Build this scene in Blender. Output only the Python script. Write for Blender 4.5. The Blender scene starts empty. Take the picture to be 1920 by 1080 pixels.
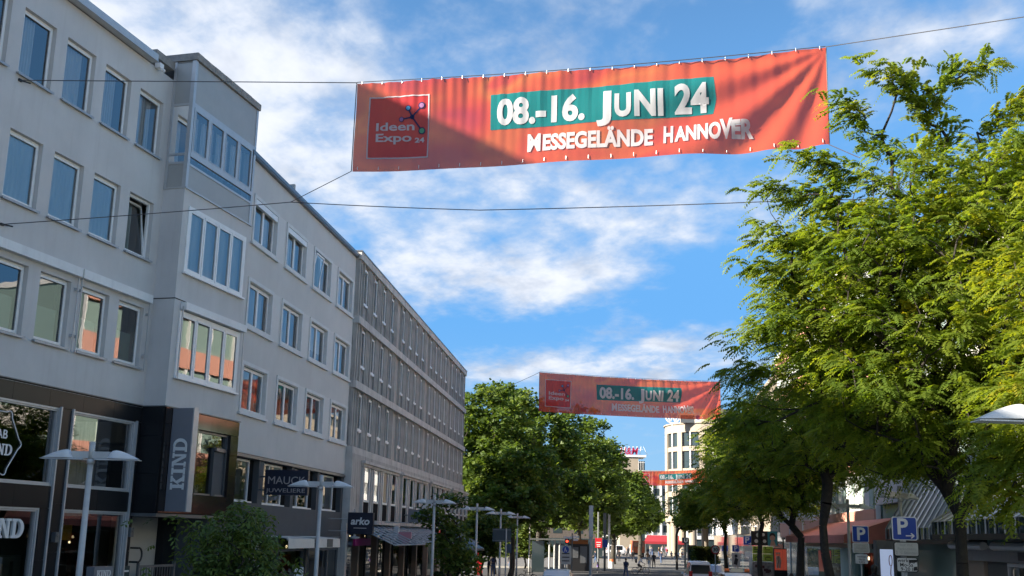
import bpy, bmesh, math, random
import numpy as np
from mathutils import Matrix, Vector
random.seed(7); RNG = np.random.default_rng(7)
SC = bpy.context.scene
COL = SC.collection
rad = math.radians

# ---------------------------------------------------------------- camera
CAM_Z = 3.4
F_PX, CY, PITCH, ROLL = 1952.5, 603.55, 0.2024939, 0.0233309
PH_A, PH_B, PH_C = 0.2578053, 0.1313533, 0.0979311      # headings of the three street fronts
_f = Vector((0, math.cos(PITCH), math.sin(PITCH))); _u = Vector((0, -math.sin(PITCH), math.cos(PITCH))); _r = Vector((1, 0, 0))
CR = math.cos(ROLL) * _r + math.sin(ROLL) * _u
CU = -math.sin(ROLL) * _r + math.cos(ROLL) * _u
cam = bpy.data.cameras.new('camera'); cam_ob = bpy.data.objects.new('camera', cam); COL.objects.link(cam_ob)
cam.sensor_width = 36.0; cam.lens = F_PX / 1920 * 36.0; cam.shift_y = (CY - 540) / 1920
cam.clip_start = 0.1; cam.clip_end = 8000
cam_ob.matrix_world = Matrix(((CR.x, CU.x, -_f.x, 0), (CR.y, CU.y, -_f.y, 0), (CR.z, CU.z, -_f.z, CAM_Z), (0, 0, 0, 1)))
SC.camera = cam_ob

def ray(px, py):
    return _f + CR * ((px - 960) / F_PX) - CU * ((py - CY) / F_PX)
def at(px, py, Y):
    d = ray(px, py); d = d * (Y / d.y); return Vector((d.x, d.y, d.z + CAM_Z))
def gx(px, Y):
    return at(px, 1010, Y).x

# ---------------------------------------------------------------- light
SUN_EL, SUN_AZ = rad(24.0), rad(251.0)        # azimuth clockwise from +Y
SKY_STRENGTH, EXPOSURE = 0.15, 2.12
sd = Vector((math.sin(SUN_AZ) * math.cos(SUN_EL), math.cos(SUN_AZ) * math.cos(SUN_EL), math.sin(SUN_EL)))
sl = bpy.data.lights.new('sun', 'SUN'); sl.energy = 4.0; sl.angle = rad(0.53); sl.color = (1.0, 0.90, 0.76)
so = bpy.data.objects.new('sun', sl); COL.objects.link(so)
so.rotation_euler = (-sd).to_track_quat('-Z', 'Y').to_euler(); so.location = (-60, -20, 60)

class NT:
    """small helper for building node trees"""
    def __init__(s, tree): s.t = tree; s.n = tree.nodes; s.l = tree.links
    def new(s, typ, **kw):
        n = s.n.new(typ)
        for k, v in kw.items():
            if k == 'inp':
                for i, val in v.items(): s.set(n, i, val)
            else: setattr(n, k, v)
        return n
    def set(s, n, i, val):
        sock = n.inputs[i]
        if isinstance(val, bpy.types.NodeSocket): s.l.new(val, sock)
        else: sock.default_value = val
    def math(s, op, a, b=0.0, c=0.0, clamp=False):
        n = s.n.new('ShaderNodeMath'); n.operation = op; n.use_clamp = clamp
        s.set(n, 0, a); s.set(n, 1, b); s.set(n, 2, c); return n.outputs[0]
    def mix(s, f, a, b):
        n = s.n.new('ShaderNodeMix'); n.data_type = 'RGBA'
        s.set(n, 0, f); s.set(n, 6, a); s.set(n, 7, b); return n.outputs[2]
    def ramp(s, f, stops, interp='LINEAR'):
        n = s.n.new('ShaderNodeValToRGB'); n.color_ramp.interpolation = interp
        el = n.color_ramp.elements
        while len(el) < len(stops): el.new(0.5)
        for e, (p, c) in zip(el, stops): e.position = p; e.color = (*c, 1) if len(c) == 3 else c
        s.set(n, 0, f); return n.outputs[0]
    def noise(s, vec, scale, detail=4, rough=0.55, dist=0.0):
        n = s.n.new('ShaderNodeTexNoise'); n.inputs['Scale'].default_value = scale; n.inputs['Detail'].default_value = detail
        n.inputs['Roughness'].default_value = rough; n.inputs['Distortion'].default_value = dist
        if vec is not None: s.l.new(vec, n.inputs['Vector'])
        return n.outputs[0]

def smooth01(nt, x, a, b):
    n = nt.n.new('ShaderNodeMapRange'); n.interpolation_type = 'SMOOTHSTEP'
    nt.set(n, 0, x); nt.set(n, 1, a); nt.set(n, 2, b); nt.set(n, 3, 0.0); nt.set(n, 4, 1.0); return n.outputs[0]

def build_world():
    w = bpy.data.worlds.new('World'); SC.world = w; w.use_nodes = True
    nt = NT(w.node_tree); nt.n.clear()
    out = nt.new('ShaderNodeOutputWorld'); bg = nt.new('ShaderNodeBackground'); bg.inputs[1].default_value = SKY_STRENGTH
    sky = nt.new('ShaderNodeTexSky'); sky.sky_type = 'NISHITA'; sky.sun_disc = False
    sky.sun_elevation = SUN_EL; sky.sun_rotation = SUN_AZ; sky.altitude = 60; sky.air_density = 1.0; sky.dust_density = 0.6; sky.ozone_density = 1.6
    tc = nt.new('ShaderNodeTexCoord'); sep = nt.new('ShaderNodeSeparateXYZ'); nt.l.new(tc.outputs['Generated'], sep.inputs[0])
    x, y, z = sep.outputs
    zc = nt.math('MAXIMUM', z, 0.0)
    den = nt.math('ADD', zc, 0.16)
    cx = nt.math('DIVIDE', x, den); cyy = nt.math('DIVIDE', y, den)
    comb = nt.new('ShaderNodeCombineXYZ'); nt.l.new(cx, comb.inputs[0]); nt.l.new(cyy, comb.inputs[1])
    # wind-drawn rows: stretch the cloud plane along one heading
    mp = nt.new('ShaderNodeMapping'); mp.inputs['Rotation'].default_value = (0, 0, rad(32)); mp.inputs['Scale'].default_value = (1.0, 0.78, 1)
    nt.l.new(comb.outputs[0], mp.inputs[0])
    n1 = nt.noise(mp.outputs[0], 1.55, 8, 0.60, 0.25)
    n2 = nt.noise(mp.outputs[0], 7.5, 5, 0.55, 0.15)
    n3 = nt.noise(mp.outputs[0], 19.0, 5, 0.6, 0.3)
    dens = nt.math('ADD', nt.math('MULTIPLY', nt.math('SUBTRACT', n1, 0.455), 2.1), nt.math('ADD', nt.math('MULTIPLY', nt.math('SUBTRACT', n2, 0.5), 1.5), nt.math('MULTIPLY', nt.math('SUBTRACT', n3, 0.5), 0.55)))
    az = nt.math('ARCTAN2', x, y); el = nt.math('ARCSINE', z)
    tot = None
    for (px, py, rx, ry, a) in CLOUDS:
        d = ray(px, py).normalized(); a0 = math.atan2(d.x, d.y); e0 = math.asin(d.z)
        k = 1.0 / F_PX
        da = nt.math('DIVIDE', nt.math('SUBTRACT', az, a0), rx * k); de = nt.math('DIVIDE', nt.math('SUBTRACT', el, e0), ry * k)
        g = nt.math('EXPONENT', nt.math('MULTIPLY', nt.math('ADD', nt.math('MULTIPLY', da, da), nt.math('MULTIPLY', de, de)), -1.0))
        g = nt.math('MULTIPLY', g, a)
        tot = g if tot is None else nt.math('ADD', tot, g)
    # clear patch over the roofs on the right, seen mirrored in the left-hand windows
    da = nt.math('DIVIDE', nt.math('SUBTRACT', az, rad(58)), rad(26)); de = nt.math('DIVIDE', nt.math('SUBTRACT', el, rad(24)), rad(20))
    clear = nt.math('MULTIPLY', nt.math('EXPONENT', nt.math('MULTIPLY', nt.math('ADD', nt.math('MULTIPLY', da, da), nt.math('MULTIPLY', de, de)), -1.0)), -0.8)
    dens = nt.math('ADD', nt.math('ADD', dens, tot), clear)
    low = smooth01(nt, z, 0.02, 0.16)
    cov = nt.math('MULTIPLY', smooth01(nt, dens, -0.12, 0.82), nt.math('ADD', 0.55, nt.math('MULTIPLY', low, 0.45)))
    thick = smooth01(nt, dens, 0.2, 1.1)
    ccol = nt.mix(thick, (0.98, 1.14, 1.40, 1), (1.58, 1.62, 1.72, 1))
    shade = nt.noise(mp.outputs[0], 3.2, 5, 0.6, 0.2)
    ccol = nt.mix(smooth01(nt, shade, 0.46, 0.70), ccol, (0.84, 0.95, 1.15, 1))
    skyc = nt.new('ShaderNodeHueSaturation', inp={1: SKY_SAT, 2: SKY_VAL, 4: sky.outputs[0]})
    blue = nt.mix(nt.math('MULTIPLY', smooth01(nt, z, 0.52, 0.20), 0.85), skyc.outputs[0], (0.20, 0.66, 1.42, 1))
    blue = nt.mix(nt.math('MULTIPLY', smooth01(nt, z, 0.20, 0.02), 0.9), blue, (0.52, 0.96, 1.42, 1))
    col = nt.mix(nt.math('MULTIPLY', cov, 0.93), blue, ccol)
    nt.l.new(col, bg.inputs[0]); nt.l.new(bg.outputs[0], out.inputs[0])
# broad cloud banks (direction of centre, angular half-sizes, weight)
CLOUDS = [(330, 60, 330, 120, .50), (420, 230, 330, 120, .44), (600, 110, 170, 90, .42), (900, 140, 170, 120, .30), (1120, 60, 170, 70, .35), (760, 20, 60, 50, -.35),
          (700, 330, 330, 100, .34), (1180, 380, 300, 90, .26), (880, 520, 260, 55, .52), (1050, 540, 110, 45, .35), (700, 470, 220, 60, .35), (1300, 560, 180, 55, -.62),
          (1180, 30, 150, 40, -.12), (1330, 80, 140, 60, -.35), (1250, 650, 170, 38, .55), (960, 690, 190, 34, .42), (940, 640, 150, 30, -.45), (1080, 610, 90, 30, -.4), (1190, 820, 160, 70, -.30),
          (1700, 100, 200, 90, .30), (1840, 40, 130, 60, .25), (1560, 150, 90, 60, -.25), (640, 200, 90, 70, -.18), (1450, 430, 80, 60, .2), (1400, 490, 90, 40, -.5)]
SKY_SAT, SKY_VAL = 1.25, 0.37
build_world()
vs = SC.view_settings
vs.view_transform = 'Standard'; vs.look = 'None'; vs.exposure = EXPOSURE; vs.gamma = 1; vs.use_curve_mapping = False
SC.cycles.use_denoising = True
SC.cycles.max_bounces = 8; SC.cycles.transparent_max_bounces = 16; SC.cycles.caustics_reflective = False; SC.cycles.caustics_refractive = False
try: SC.cycles.denoiser = 'OPENIMAGEDENOISE'
except Exception: pass
# ---------------------------------------------------------------- materials
def mat(name, col, rough=0.6, metal=0.0, var=0.0, vscale=3.0, bump=0.0, bscale=60.0, streak=0.0, dirt=None, spec=0.5, stretch=None):
    m = bpy.data.materials.new(name); m.use_nodes = True
    nt = NT(m.node_tree); b = nt.n['Principled BSDF']
    b.inputs['Roughness'].default_value = rough; b.inputs['Metallic'].default_value = metal
    b.inputs['Specular IOR Level'].default_value = spec
    c4 = (*col, 1)
    if var or bump or streak:
        tc = nt.new('ShaderNodeTexCoord'); vec = tc.outputs['Object']
        if stretch:
            mp = nt.new('ShaderNodeMapping'); mp.inputs['Scale'].default_value = stretch; nt.l.new(vec, mp.inputs[0]); vec = mp.outputs[0]
        cur = c4
        if var:
            n = nt.noise(vec, vscale, 6, 0.62)
            lo = tuple(c * (1 - var) for c in col); hi = tuple(min(1, c * (1 + var)) for c in col)
            cur = nt.ramp(n, [(0.3, lo), (0.7, hi)])
        if streak:
            mp = nt.new('ShaderNodeMapping'); mp.inputs['Scale'].default_value = (3.0, 3.0, 0.22); nt.l.new(tc.outputs['Object'], mp.inputs[0])
            n = nt.noise(mp.outputs[0], 1.6, 7, 0.68)
            f = nt.math('MULTIPLY', smooth01(nt, n, 0.48, 0.72), streak)
            cur = nt.mix(f, cur, (*(dirt or tuple(c * .4 for c in col)), 1))
        if isinstance(cur, bpy.types.NodeSocket): nt.l.new(cur, b.inputs['Base Color'])
        else: b.inputs['Base Color'].default_value = cur
        if bump:
            n = nt.noise(tc.outputs['Object'], bscale, 4, 0.6)
            bp = nt.new('ShaderNodeBump'); bp.inputs['Strength'].default_value = bump; bp.inputs['Distance'].default_value = 0.02
            nt.l.new(n, bp.inputs['Height']); nt.l.new(bp.outputs[0], b.inputs['Normal'])
    else:
        b.inputs['Base Color'].default_value = c4
    return m

def glass_mat(name, tint=(0.84, 0.88, 0.90), ior=2.35, wob=0.0, wscale=1.2, gcol=(1, 1, 1)):
    m = bpy.data.materials.new(name); m.use_nodes = True
    nt = NT(m.node_tree); nt.n.clear()
    o = nt.new('ShaderNodeOutputMaterial'); t = nt.new('ShaderNodeBsdfTransparent'); g = nt.new('ShaderNodeBsdfGlossy'); mx = nt.new('ShaderNodeMixShader')
    t.inputs[0].default_value = (*tint, 1); g.inputs['Roughness'].default_value = 0.0; g.inputs['Color'].default_value = (*gcol, 1)
    fr = nt.new('ShaderNodeFresnel'); fr.inputs[0].default_value = ior
    if wob:
        tc = nt.new('ShaderNodeTexCoord'); n = nt.noise(tc.outputs['Object'], wscale, 2, 0.5)
        bp = nt.new('ShaderNodeBump'); bp.inputs['Strength'].default_value = wob; bp.inputs['Distance'].default_value = 0.05
        nt.l.new(n, bp.inputs['Height']); nt.l.new(bp.outputs[0], g.inputs['Normal'])
    nt.l.new(fr.outputs[0], mx.inputs[0]); nt.l.new(t.outputs[0], mx.inputs[1]); nt.l.new(g.outputs[0], mx.inputs[2]); nt.l.new(mx.outputs[0], o.inputs[0])
    return m

def emit_mat(name, col, strength, base=None):
    m = bpy.data.materials.new(name); m.use_nodes = True
    b = m.node_tree.nodes['Principled BSDF']
    b.inputs['Base Color'].default_value = (*(base or col), 1); b.inputs['Emission Color'].default_value = (*col, 1); b.inputs['Emission Strength'].default_value = strength
    return m

def leaf_mat(name, stops, trans=0.45, rough=0.55, tmul=(1.6, 1.5, 0.8)):
    m = bpy.data.materials.new(name); m.use_nodes = True
    nt = NT(m.node_tree); nt.n.clear()
    o = nt.new('ShaderNodeOutputMaterial'); at_ = nt.new('ShaderNodeAttribute'); at_.attribute_name = 'tint'
    c = nt.ramp(at_.outputs['Fac'], stops)
    d = nt.new('ShaderNodeBsdfPrincipled'); d.inputs['Roughness'].default_value = rough; d.inputs['Specular IOR Level'].default_value = 0.35; nt.l.new(c, d.inputs['Base Color'])
    t = nt.new('ShaderNodeBsdfTranslucent')
    mu = nt.new('ShaderNodeMix'); mu.data_type = 'RGBA'; mu.blend_type = 'MULTIPLY'; mu.inputs[0].default_value = 1.0; nt.l.new(c, mu.inputs[6]); mu.inputs[7].default_value = (*tmul, 1)
    nt.l.new(mu.outputs[2], t.inputs[0])
    mx = nt.new('ShaderNodeMixShader'); mx.inputs[0].default_value = trans
    nt.l.new(d.outputs[0], mx.inputs[1]); nt.l.new(t.outputs[0], mx.inputs[2]); nt.l.new(mx.outputs[0], o.inputs[0])
    return m

M = {}
M['plaster_a'] = mat('grey_plaster', (0.575, 0.555, 0.53), 0.85, var=0.07, vscale=0.7, bump=0.25, bscale=180, streak=0.35, dirt=(0.48, 0.45, 0.42))
M['plaster_b'] = mat('blue_grey_plaster', (0.58, 0.565, 0.535), 0.85, var=0.06, vscale=0.6, bump=0.22, bscale=180, streak=0.22, dirt=(0.465, 0.45, 0.425))
M['plaster_patch'] = mat('pale_grey_plaster', (0.65, 0.635, 0.605), 0.85, var=0.05, vscale=1.0, bump=0.2, bscale=180)
M['white_paint'] = mat('white_window_paint', (0.80, 0.79, 0.76), 0.4, var=0.05, vscale=4)
M['white_render'] = mat('white_surround', (0.64, 0.64, 0.62), 0.7, var=0.08, vscale=3, bump=0.1)
M['sill'] = mat('sill_metal', (0.36, 0.37, 0.38), 0.45, 0.3, var=0.1, vscale=6)
M['alu'] = mat('brushed_aluminium', (0.47, 0.475, 0.475), 0.42, 0.3, var=0.06, vscale=6)
M['alu_dark'] = mat('grey_metal', (0.16, 0.17, 0.18), 0.4, 0.6, var=0.08, vscale=5)
M['panel_grey'] = mat('grey_cladding', (0.37, 0.365, 0.345), 0.5, 0.1, var=0.05, vscale=2)
M['blind'] = mat('blind_box_paint', (0.72, 0.72, 0.70), 0.5, var=0.07, vscale=2, streak=0.15, dirt=(0.4, 0.4, 0.4))
M['granite'] = mat('black_granite', (0.014, 0.015, 0.017), 0.28, var=0.5, vscale=140, spec=0.22)
M['granite_warm'] = mat('polished_brown_granite', (0.022, 0.018, 0.017), 0.08, var=0.5, vscale=120, spec=0.5)
M['joint'] = mat('dark_joint', (0.012, 0.012, 0.012), 0.95, spec=0.1)
M['dark_wall'] = mat('anthracite_wall', (0.075, 0.080, 0.084), 0.8, var=0.1, vscale=1.5, streak=0.12, dirt=(0.07, 0.075, 0.08))
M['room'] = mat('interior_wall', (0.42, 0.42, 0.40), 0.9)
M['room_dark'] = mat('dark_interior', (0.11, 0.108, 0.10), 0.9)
M['curtain'] = mat('white_curtain', (0.80, 0.81, 0.82), 0.9, var=0.06, vscale=6, stretch=(1, 1, 0.1))
M['curtain_blue'] = mat('pale_blue_curtain', (0.64, 0.76, 0.84), 0.9, var=0.06, vscale=6, stretch=(1, 1, 0.1))
M['film'] = mat('frosted_film', (0.42, 0.54, 0.50), 0.6)
M['glass'] = glass_mat('window_glass', wob=0.02)
M['glass_shop'] = glass_mat('shop_glass', (0.55, 0.62, 0.58), 2.3, wob=0.03, wscale=0.7)
M['glass_roof'] = glass_mat('canopy_glass', (0.62, 0.68, 0.68), 2.0)
M['tile'] = mat('concrete_coping', (0.27, 0.255, 0.235), 0.9, var=0.25, vscale=5, bump=0.4, bscale=60)
M['concrete'] = mat('weathered_concrete', (0.43, 0.405, 0.37), 0.9, var=0.16, vscale=1.4, bump=0.35, bscale=50, streak=0.95, dirt=(0.10, 0.095, 0.09))
M['concrete_fin'] = mat('concrete_fin', (0.46, 0.435, 0.395), 0.9, var=0.15, vscale=2.0, bump=0.3, bscale=50, streak=0.7, dirt=(0.10, 0.096, 0.09))
M['concrete_lt'] = mat('pale_concrete', (0.54, 0.515, 0.475), 0.9, var=0.16, vscale=1.4, bump=0.35, bscale=50, streak=0.55, dirt=(0.13, 0.125, 0.12))
M['spandrel'] = mat('spandrel_panel', (0.28, 0.285, 0.28), 0.7, var=0.12, vscale=1.4, streak=0.7, dirt=(0.08, 0.08, 0.08))
M['cream_stone'] = mat('cream_stone', (0.31, 0.262, 0.20), 0.7, var=0.07, vscale=0.4, bump=0.1)
M['beige_wall'] = mat('beige_wall', (0.43, 0.40, 0.35), 0.8, var=0.06, vscale=0.8)
M['black'] = mat('black_paint', (0.015, 0.015, 0.016), 0.4)
M['navy'] = mat('navy_sign', (0.010, 0.012, 0.028), 0.35)
M['sign_grey'] = mat('blade_sign_grey', (0.19, 0.195, 0.215), 0.4, var=0.04)
M['sign_white'] = mat('sign_white', (0.72, 0.72, 0.70), 0.4, var=0.03)
M['sign_dirty'] = mat('worn_plate', (0.52, 0.51, 0.46), 0.5, var=0.12, vscale=8)
M['sign_blue'] = mat('sign_blue', (0.010, 0.055, 0.33), 0.35)
M['sign_red'] = mat('sign_red', (0.55, 0.02, 0.03), 0.4)
M['ink'] = mat('sign_ink', (0.012, 0.012, 0.014), 0.5)
M['magenta'] = mat('magenta_fascia', (0.32, 0.005, 0.12), 0.5)
M['pink'] = mat('pink_sign', (0.72, 0.32, 0.36), 0.5)
M['salmon'] = mat('salmon_cladding', (0.62, 0.30, 0.22), 0.6, var=0.07, vscale=0.5)
M['salmon_awning'] = mat('salmon_fabric', (0.50, 0.17, 0.13), 0.8, var=0.08)
M['green_glass'] = mat('greenish_facade_glass', (0.24, 0.33, 0.29), 0.08, spec=0.8)
M['dark_glass'] = mat('dark_facade_glass', (0.03, 0.045, 0.05), 0.05, spec=0.8)
M['awning_white'] = mat('white_canvas', (0.66, 0.64, 0.58), 0.8, var=0.06)
M['awning_red'] = mat('red_canvas', (0.30, 0.02, 0.03), 0.8)
M['lamp_post'] = mat('lamp_post_metal', (0.50, 0.495, 0.475), 0.5, 0.1, var=0.12, vscale=3, streak=0.2, dirt=(0.25, 0.25, 0.24))
M['lamp_shade'] = mat('lamp_shade_paint', (0.68, 0.68, 0.67), 0.4, 0.0, var=0.05, vscale=2)
M['bark'] = mat('bark', (0.030, 0.025, 0.020), 0.95, var=0.35, vscale=9, bump=0.8, bscale=25)
M['bark_light'] = mat('plane_bark', (0.055, 0.048, 0.038), 0.95, var=0.4, vscale=4, bump=0.6, bscale=20)
M['wire'] = mat('steel_cable', (0.07, 0.07, 0.075), 0.5, 0.4)
M['steel_pole'] = mat('galvanised_pole', (0.50, 0.51, 0.50), 0.45, 0.4, var=0.12, vscale=4)
M['slate_pole'] = mat('slate_pole', (0.13, 0.14, 0.14), 0.5, 0.3, var=0.15, vscale=4)
M['asphalt'] = mat('asphalt', (0.050, 0.050, 0.051), 0.9, var=0.25, vscale=0.5, bump=0.4, bscale=30)
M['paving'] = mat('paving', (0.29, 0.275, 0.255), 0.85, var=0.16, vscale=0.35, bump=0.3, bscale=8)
M['kerb'] = mat('pale_kerb', (0.40, 0.38, 0.34), 0.85, var=0.12, vscale=1.0)
M['zinc'] = mat('zinc_roof', (0.26, 0.26, 0.255), 0.42, 0.45, var=0.16, vscale=1.2, streak=0.3, dirt=(0.15, 0.15, 0.15))
M['zinc_rib'] = mat('zinc_rib', (0.50, 0.50, 0.49), 0.35, 0.5)
M['leaf_locust'] = leaf_mat('honey_locust_leaf', [(0.0, (0.090, 0.145, 0.020)), (0.45, (0.145, 0.196, 0.024)), (0.8, (0.190, 0.220, 0.022)), (1.0, (0.26, 0.24, 0.02))], 0.56, tmul=(2.0, 1.85, 0.65))
M['leaf_plane'] = leaf_mat('plane_leaf', [(0.0, (0.058, 0.098, 0.020)), (0.6, (0.105, 0.158, 0.030)), (1.0, (0.17, 0.215, 0.04))], 0.42, tmul=(1.8, 1.75, 0.8))
M['leaf_bush'] = leaf_mat('bush_leaf', [(0.0, (0.055, 0.092, 0.018)), (0.6, (0.11, 0.16, 0.03)), (1.0, (0.17, 0.21, 0.035))], 0.35)
M['leaf_box'] = leaf_mat('boxwood_leaf', [(0.0, (0.012, 0.028, 0.008)), (1.0, (0.03, 0.06, 0.014))], 0.2)
M['hedge'] = leaf_mat('hedge_leaf', [(0.0, (0.03, 0.05, 0.01)), (0.7, (0.07, 0.10, 0.02)), (1.0, (0.25, 0.24, 0.04))], 0.35)
M['skin'] = mat('skin', (0.42, 0.25, 0.18), 0.6)
M['hair'] = mat('hair', (0.025, 0.018, 0.012), 0.6)
M['shoe'] = mat('shoe', (0.03, 0.03, 0.03), 0.6)
M['rubber'] = mat('rubber', (0.015, 0.015, 0.015), 0.8)
M['car_white'] = mat('white_car_paint', (0.70, 0.71, 0.72), 0.18, 0.0, spec=0.6)
M['car_silver'] = mat('silver_car_paint', (0.42, 0.44, 0.46), 0.25, 0.6)
M['car_glass'] = mat('car_window', (0.015, 0.018, 0.02), 0.06, spec=0.3)
M['tail'] = mat('tail_lamp', (0.35, 0.01, 0.01), 0.25)
M['amber'] = mat('amber_beacon', (0.75, 0.16, 0.03), 0.3)
M['warm_light'] = emit_mat('warm_lamp', (1.0, 0.72, 0.42), 0.7)
M['screen_blue'] = emit_mat('lit_poster', (0.50, 0.60, 0.85), 0.12)
M['orange_poster'] = emit_mat('orange_poster', (0.70, 0.12, 0.07), 0.05)
M['orange'] = mat('orange_paint', (0.65, 0.12, 0.03), 0.5)
M['lime'] = mat('lime_poster', (0.38, 0.50, 0.06), 0.6, var=0.06)
M['teal'] = mat('teal_print', (0.03, 0.22, 0.25), 0.6)
M['brick_mix'] = mat('graffiti_grey', (0.22, 0.21, 0.20), 0.8, var=0.5, vscale=5)
M['mint'] = mat('mint_column', (0.38, 0.50, 0.46), 0.5)
M['rust'] = mat('rust_red_paint', (0.20, 0.03, 0.03), 0.6)
def cloth(name, c): return mat('cloth_' + name, c, 0.85)
CL = {'black': cloth('black', (0.018, 0.018, 0.022)), 'navy': cloth('navy', (0.02, 0.03, 0.07)), 'white': cloth('white', (0.68, 0.67, 0.66)), 'grey': cloth('grey', (0.2, 0.2, 0.21)),
      'denim': cloth('denim', (0.06, 0.11, 0.22)), 'light_denim': cloth('light_denim', (0.28, 0.36, 0.46)), 'beige': cloth('beige', (0.48, 0.36, 0.22)), 'red': cloth('red', (0.4, 0.04, 0.04)),
      'pale_blue': cloth('pale_blue', (0.45, 0.55, 0.68)), 'brown': cloth('brown', (0.13, 0.07, 0.04)), 'violet': cloth('violet', (0.2, 0.12, 0.4))}
# ---------------------------------------------------------------- mesh helpers
class MB:
    def __init__(s): s.v = []; s.f = []; s.m = []
    def face(s, pts, m=0):
        i = len(s.v); s.v.extend([tuple(p) for p in pts]); s.f.append(tuple(range(i, i + len(pts)))); s.m.append(m)
    def box(s, x0, x1, y0, y1, z0, z1, m=0):
        i = len(s.v)
        s.v.extend([(x0, y0, z0), (x1, y0, z0), (x1, y1, z0), (x0, y1, z0), (x0, y0, z1), (x1, y0, z1), (x1, y1, z1), (x0, y1, z1)])
        for q in ((0, 3, 2, 1), (4, 5, 6, 7), (0, 1, 5, 4), (1, 2, 6, 5), (2, 3, 7, 6), (3, 0, 4, 7)):
            s.f.append(tuple(i + k for k in q)); s.m.append(m)
        return s
    def ring(s, x0, x1, z0, z1, w, y0, y1, m=0, wt=None, wb=None):
        wt = w if wt is None else wt; wb = w if wb is None else wb
        s.box(x0, x1, y0, y1, z0, z0 + wb, m); s.box(x0, x1, y0, y1, z1 - wt, z1, m)
        s.box(x0, x0 + w, y0, y1, z0 + wb, z1 - wt, m); s.box(x1 - w, x1, y0, y1, z0 + wb, z1 - wt, m)
        return s
    def prism(s, poly, y0, y1, m=0):
        """polygon in x,z (counter-clockwise seen from -y) extruded from y0 to y1"""
        n = len(poly); i = len(s.v)
        s.v.extend([(x, y0, z) for x, z in poly]); s.v.extend([(x, y1, z) for x, z in poly])
        s.f.append(tuple(range(i, i + n))); s.m.append(m)
        s.f.append(tuple(range(i + 2 * n - 1, i + n - 1, -1))); s.m.append(m)
        for k in range(n):
            j = (k + 1) % n; s.f.append((i + k, i + n + k, i + n + j, i + j)); s.m.append(m)
        return s
    def tube(s, pts, r, seg=8, m=0, cap=True):
        pts = [Vector(p) for p in pts]; n = len(pts); i0 = len(s.v)
        rr = r if isinstance(r, (list, tuple)) else [r] * n
        ref = None
        for k, p in enumerate(pts):
            t = (pts[min(k + 1, n - 1)] - pts[max(k - 1, 0)]).normalized()
            if ref is None:
                ref = Vector((0, 0, 1)) if abs(t.z) < 0.9 else Vector((1, 0, 0))
            a = (ref - t * ref.dot(t)).normalized(); b = t.cross(a); ref = a
            for j in range(seg):
                an = 2 * math.pi * j / seg; s.v.append(tuple(p + (a * math.cos(an) + b * math.sin(an)) * rr[k]))
        for k in range(n - 1):
            for j in range(seg):
                j2 = (j + 1) % seg; a = i0 + k * seg
                s.f.append((a + j, a + j2, a + seg + j2, a + seg + j)); s.m.append(m)
        if cap:
            s.f.append(tuple(i0 + j for j in range(seg - 1, -1, -1))); s.m.append(m)
            s.f.append(tuple(i0 + (n - 1) * seg + j for j in range(seg))); s.m.append(m)
        return s
    def grid(s, rows, m=0, closed=False):
        i0 = len(s.v); nr = len(rows); nc = len(rows[0])
        for r in rows: s.v.extend([tuple(p) for p in r])
        for a in range(nr - 1):
            for b in range(nc if closed else nc - 1):
                b2 = (b + 1) % nc
                s.f.append((i0 + a * nc + b, i0 + a * nc + b2, i0 + (a + 1) * nc + b2, i0 + (a + 1) * nc + b)); s.m.append(m)
        return s
    def disc(s, cx, cz, r, y0, y1, m=0, seg=24):
        return s.prism([(cx + r * math.cos(2 * math.pi * k / seg), cz + r * math.sin(2 * math.pi * k / seg)) for k in range(seg)], y0, y1, m)
    def wall(s, u0, u1, z0, z1, holes, y=0.0, depth=0.2, m=0, mr=None):
        """front sheet at y with rectangular openings and their reveals running back to y+depth"""
        mr = m if mr is None else mr
        us = sorted({u0, u1, *[v for h in holes for v in h[:2] if u0 < v < u1]}); zs = sorted({z0, z1, *[v for h in holes for v in h[2:4] if z0 < v < z1]})
        for a, b in zip(us, us[1:]):
            run = None
            for c, d in zip(zs, zs[1:]):
                mu, mz = (a + b) / 2, (c + d) / 2
                inside = any(h[0] < mu < h[1] and h[2] < mz < h[3] for h in holes)
                if not inside: s.face([(a, y, c), (b, y, c), (b, y, d), (a, y, d)], m)
        for h in holes:
            a, b, c, d = h[:4]; Y = y + depth
            s.face([(a, y, c), (a, Y, c), (b, Y, c), (b, y, c)], mr); s.face([(a, y, d), (b, y, d), (b, Y, d), (a, Y, d)], mr)
            s.face([(a, y, c), (a, y, d), (a, Y, d), (a, Y, c)], mr); s.face([(b, y, c), (b, Y, c), (b, Y, d), (b, y, d)], mr)
        return s
    def mesh(s, name, mats, smooth=False):
        me = bpy.data.meshes.new(name); me.from_pydata(s.v, [], s.f)
        for m in mats: me.materials.append(m)
        if len(mats) > 1: me.polygons.foreach_set('material_index', s.m)
        if smooth: me.polygons.foreach_set('use_smooth', [True] * len(me.polygons))
        me.update(); return me
    def build(s, name, mats, parent=None, loc=None, smooth=False, M4=None):
        if not isinstance(mats, (list, tuple)): mats = [mats]
        return link(name, s.mesh(name, mats, smooth), parent, loc, M4)

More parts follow.
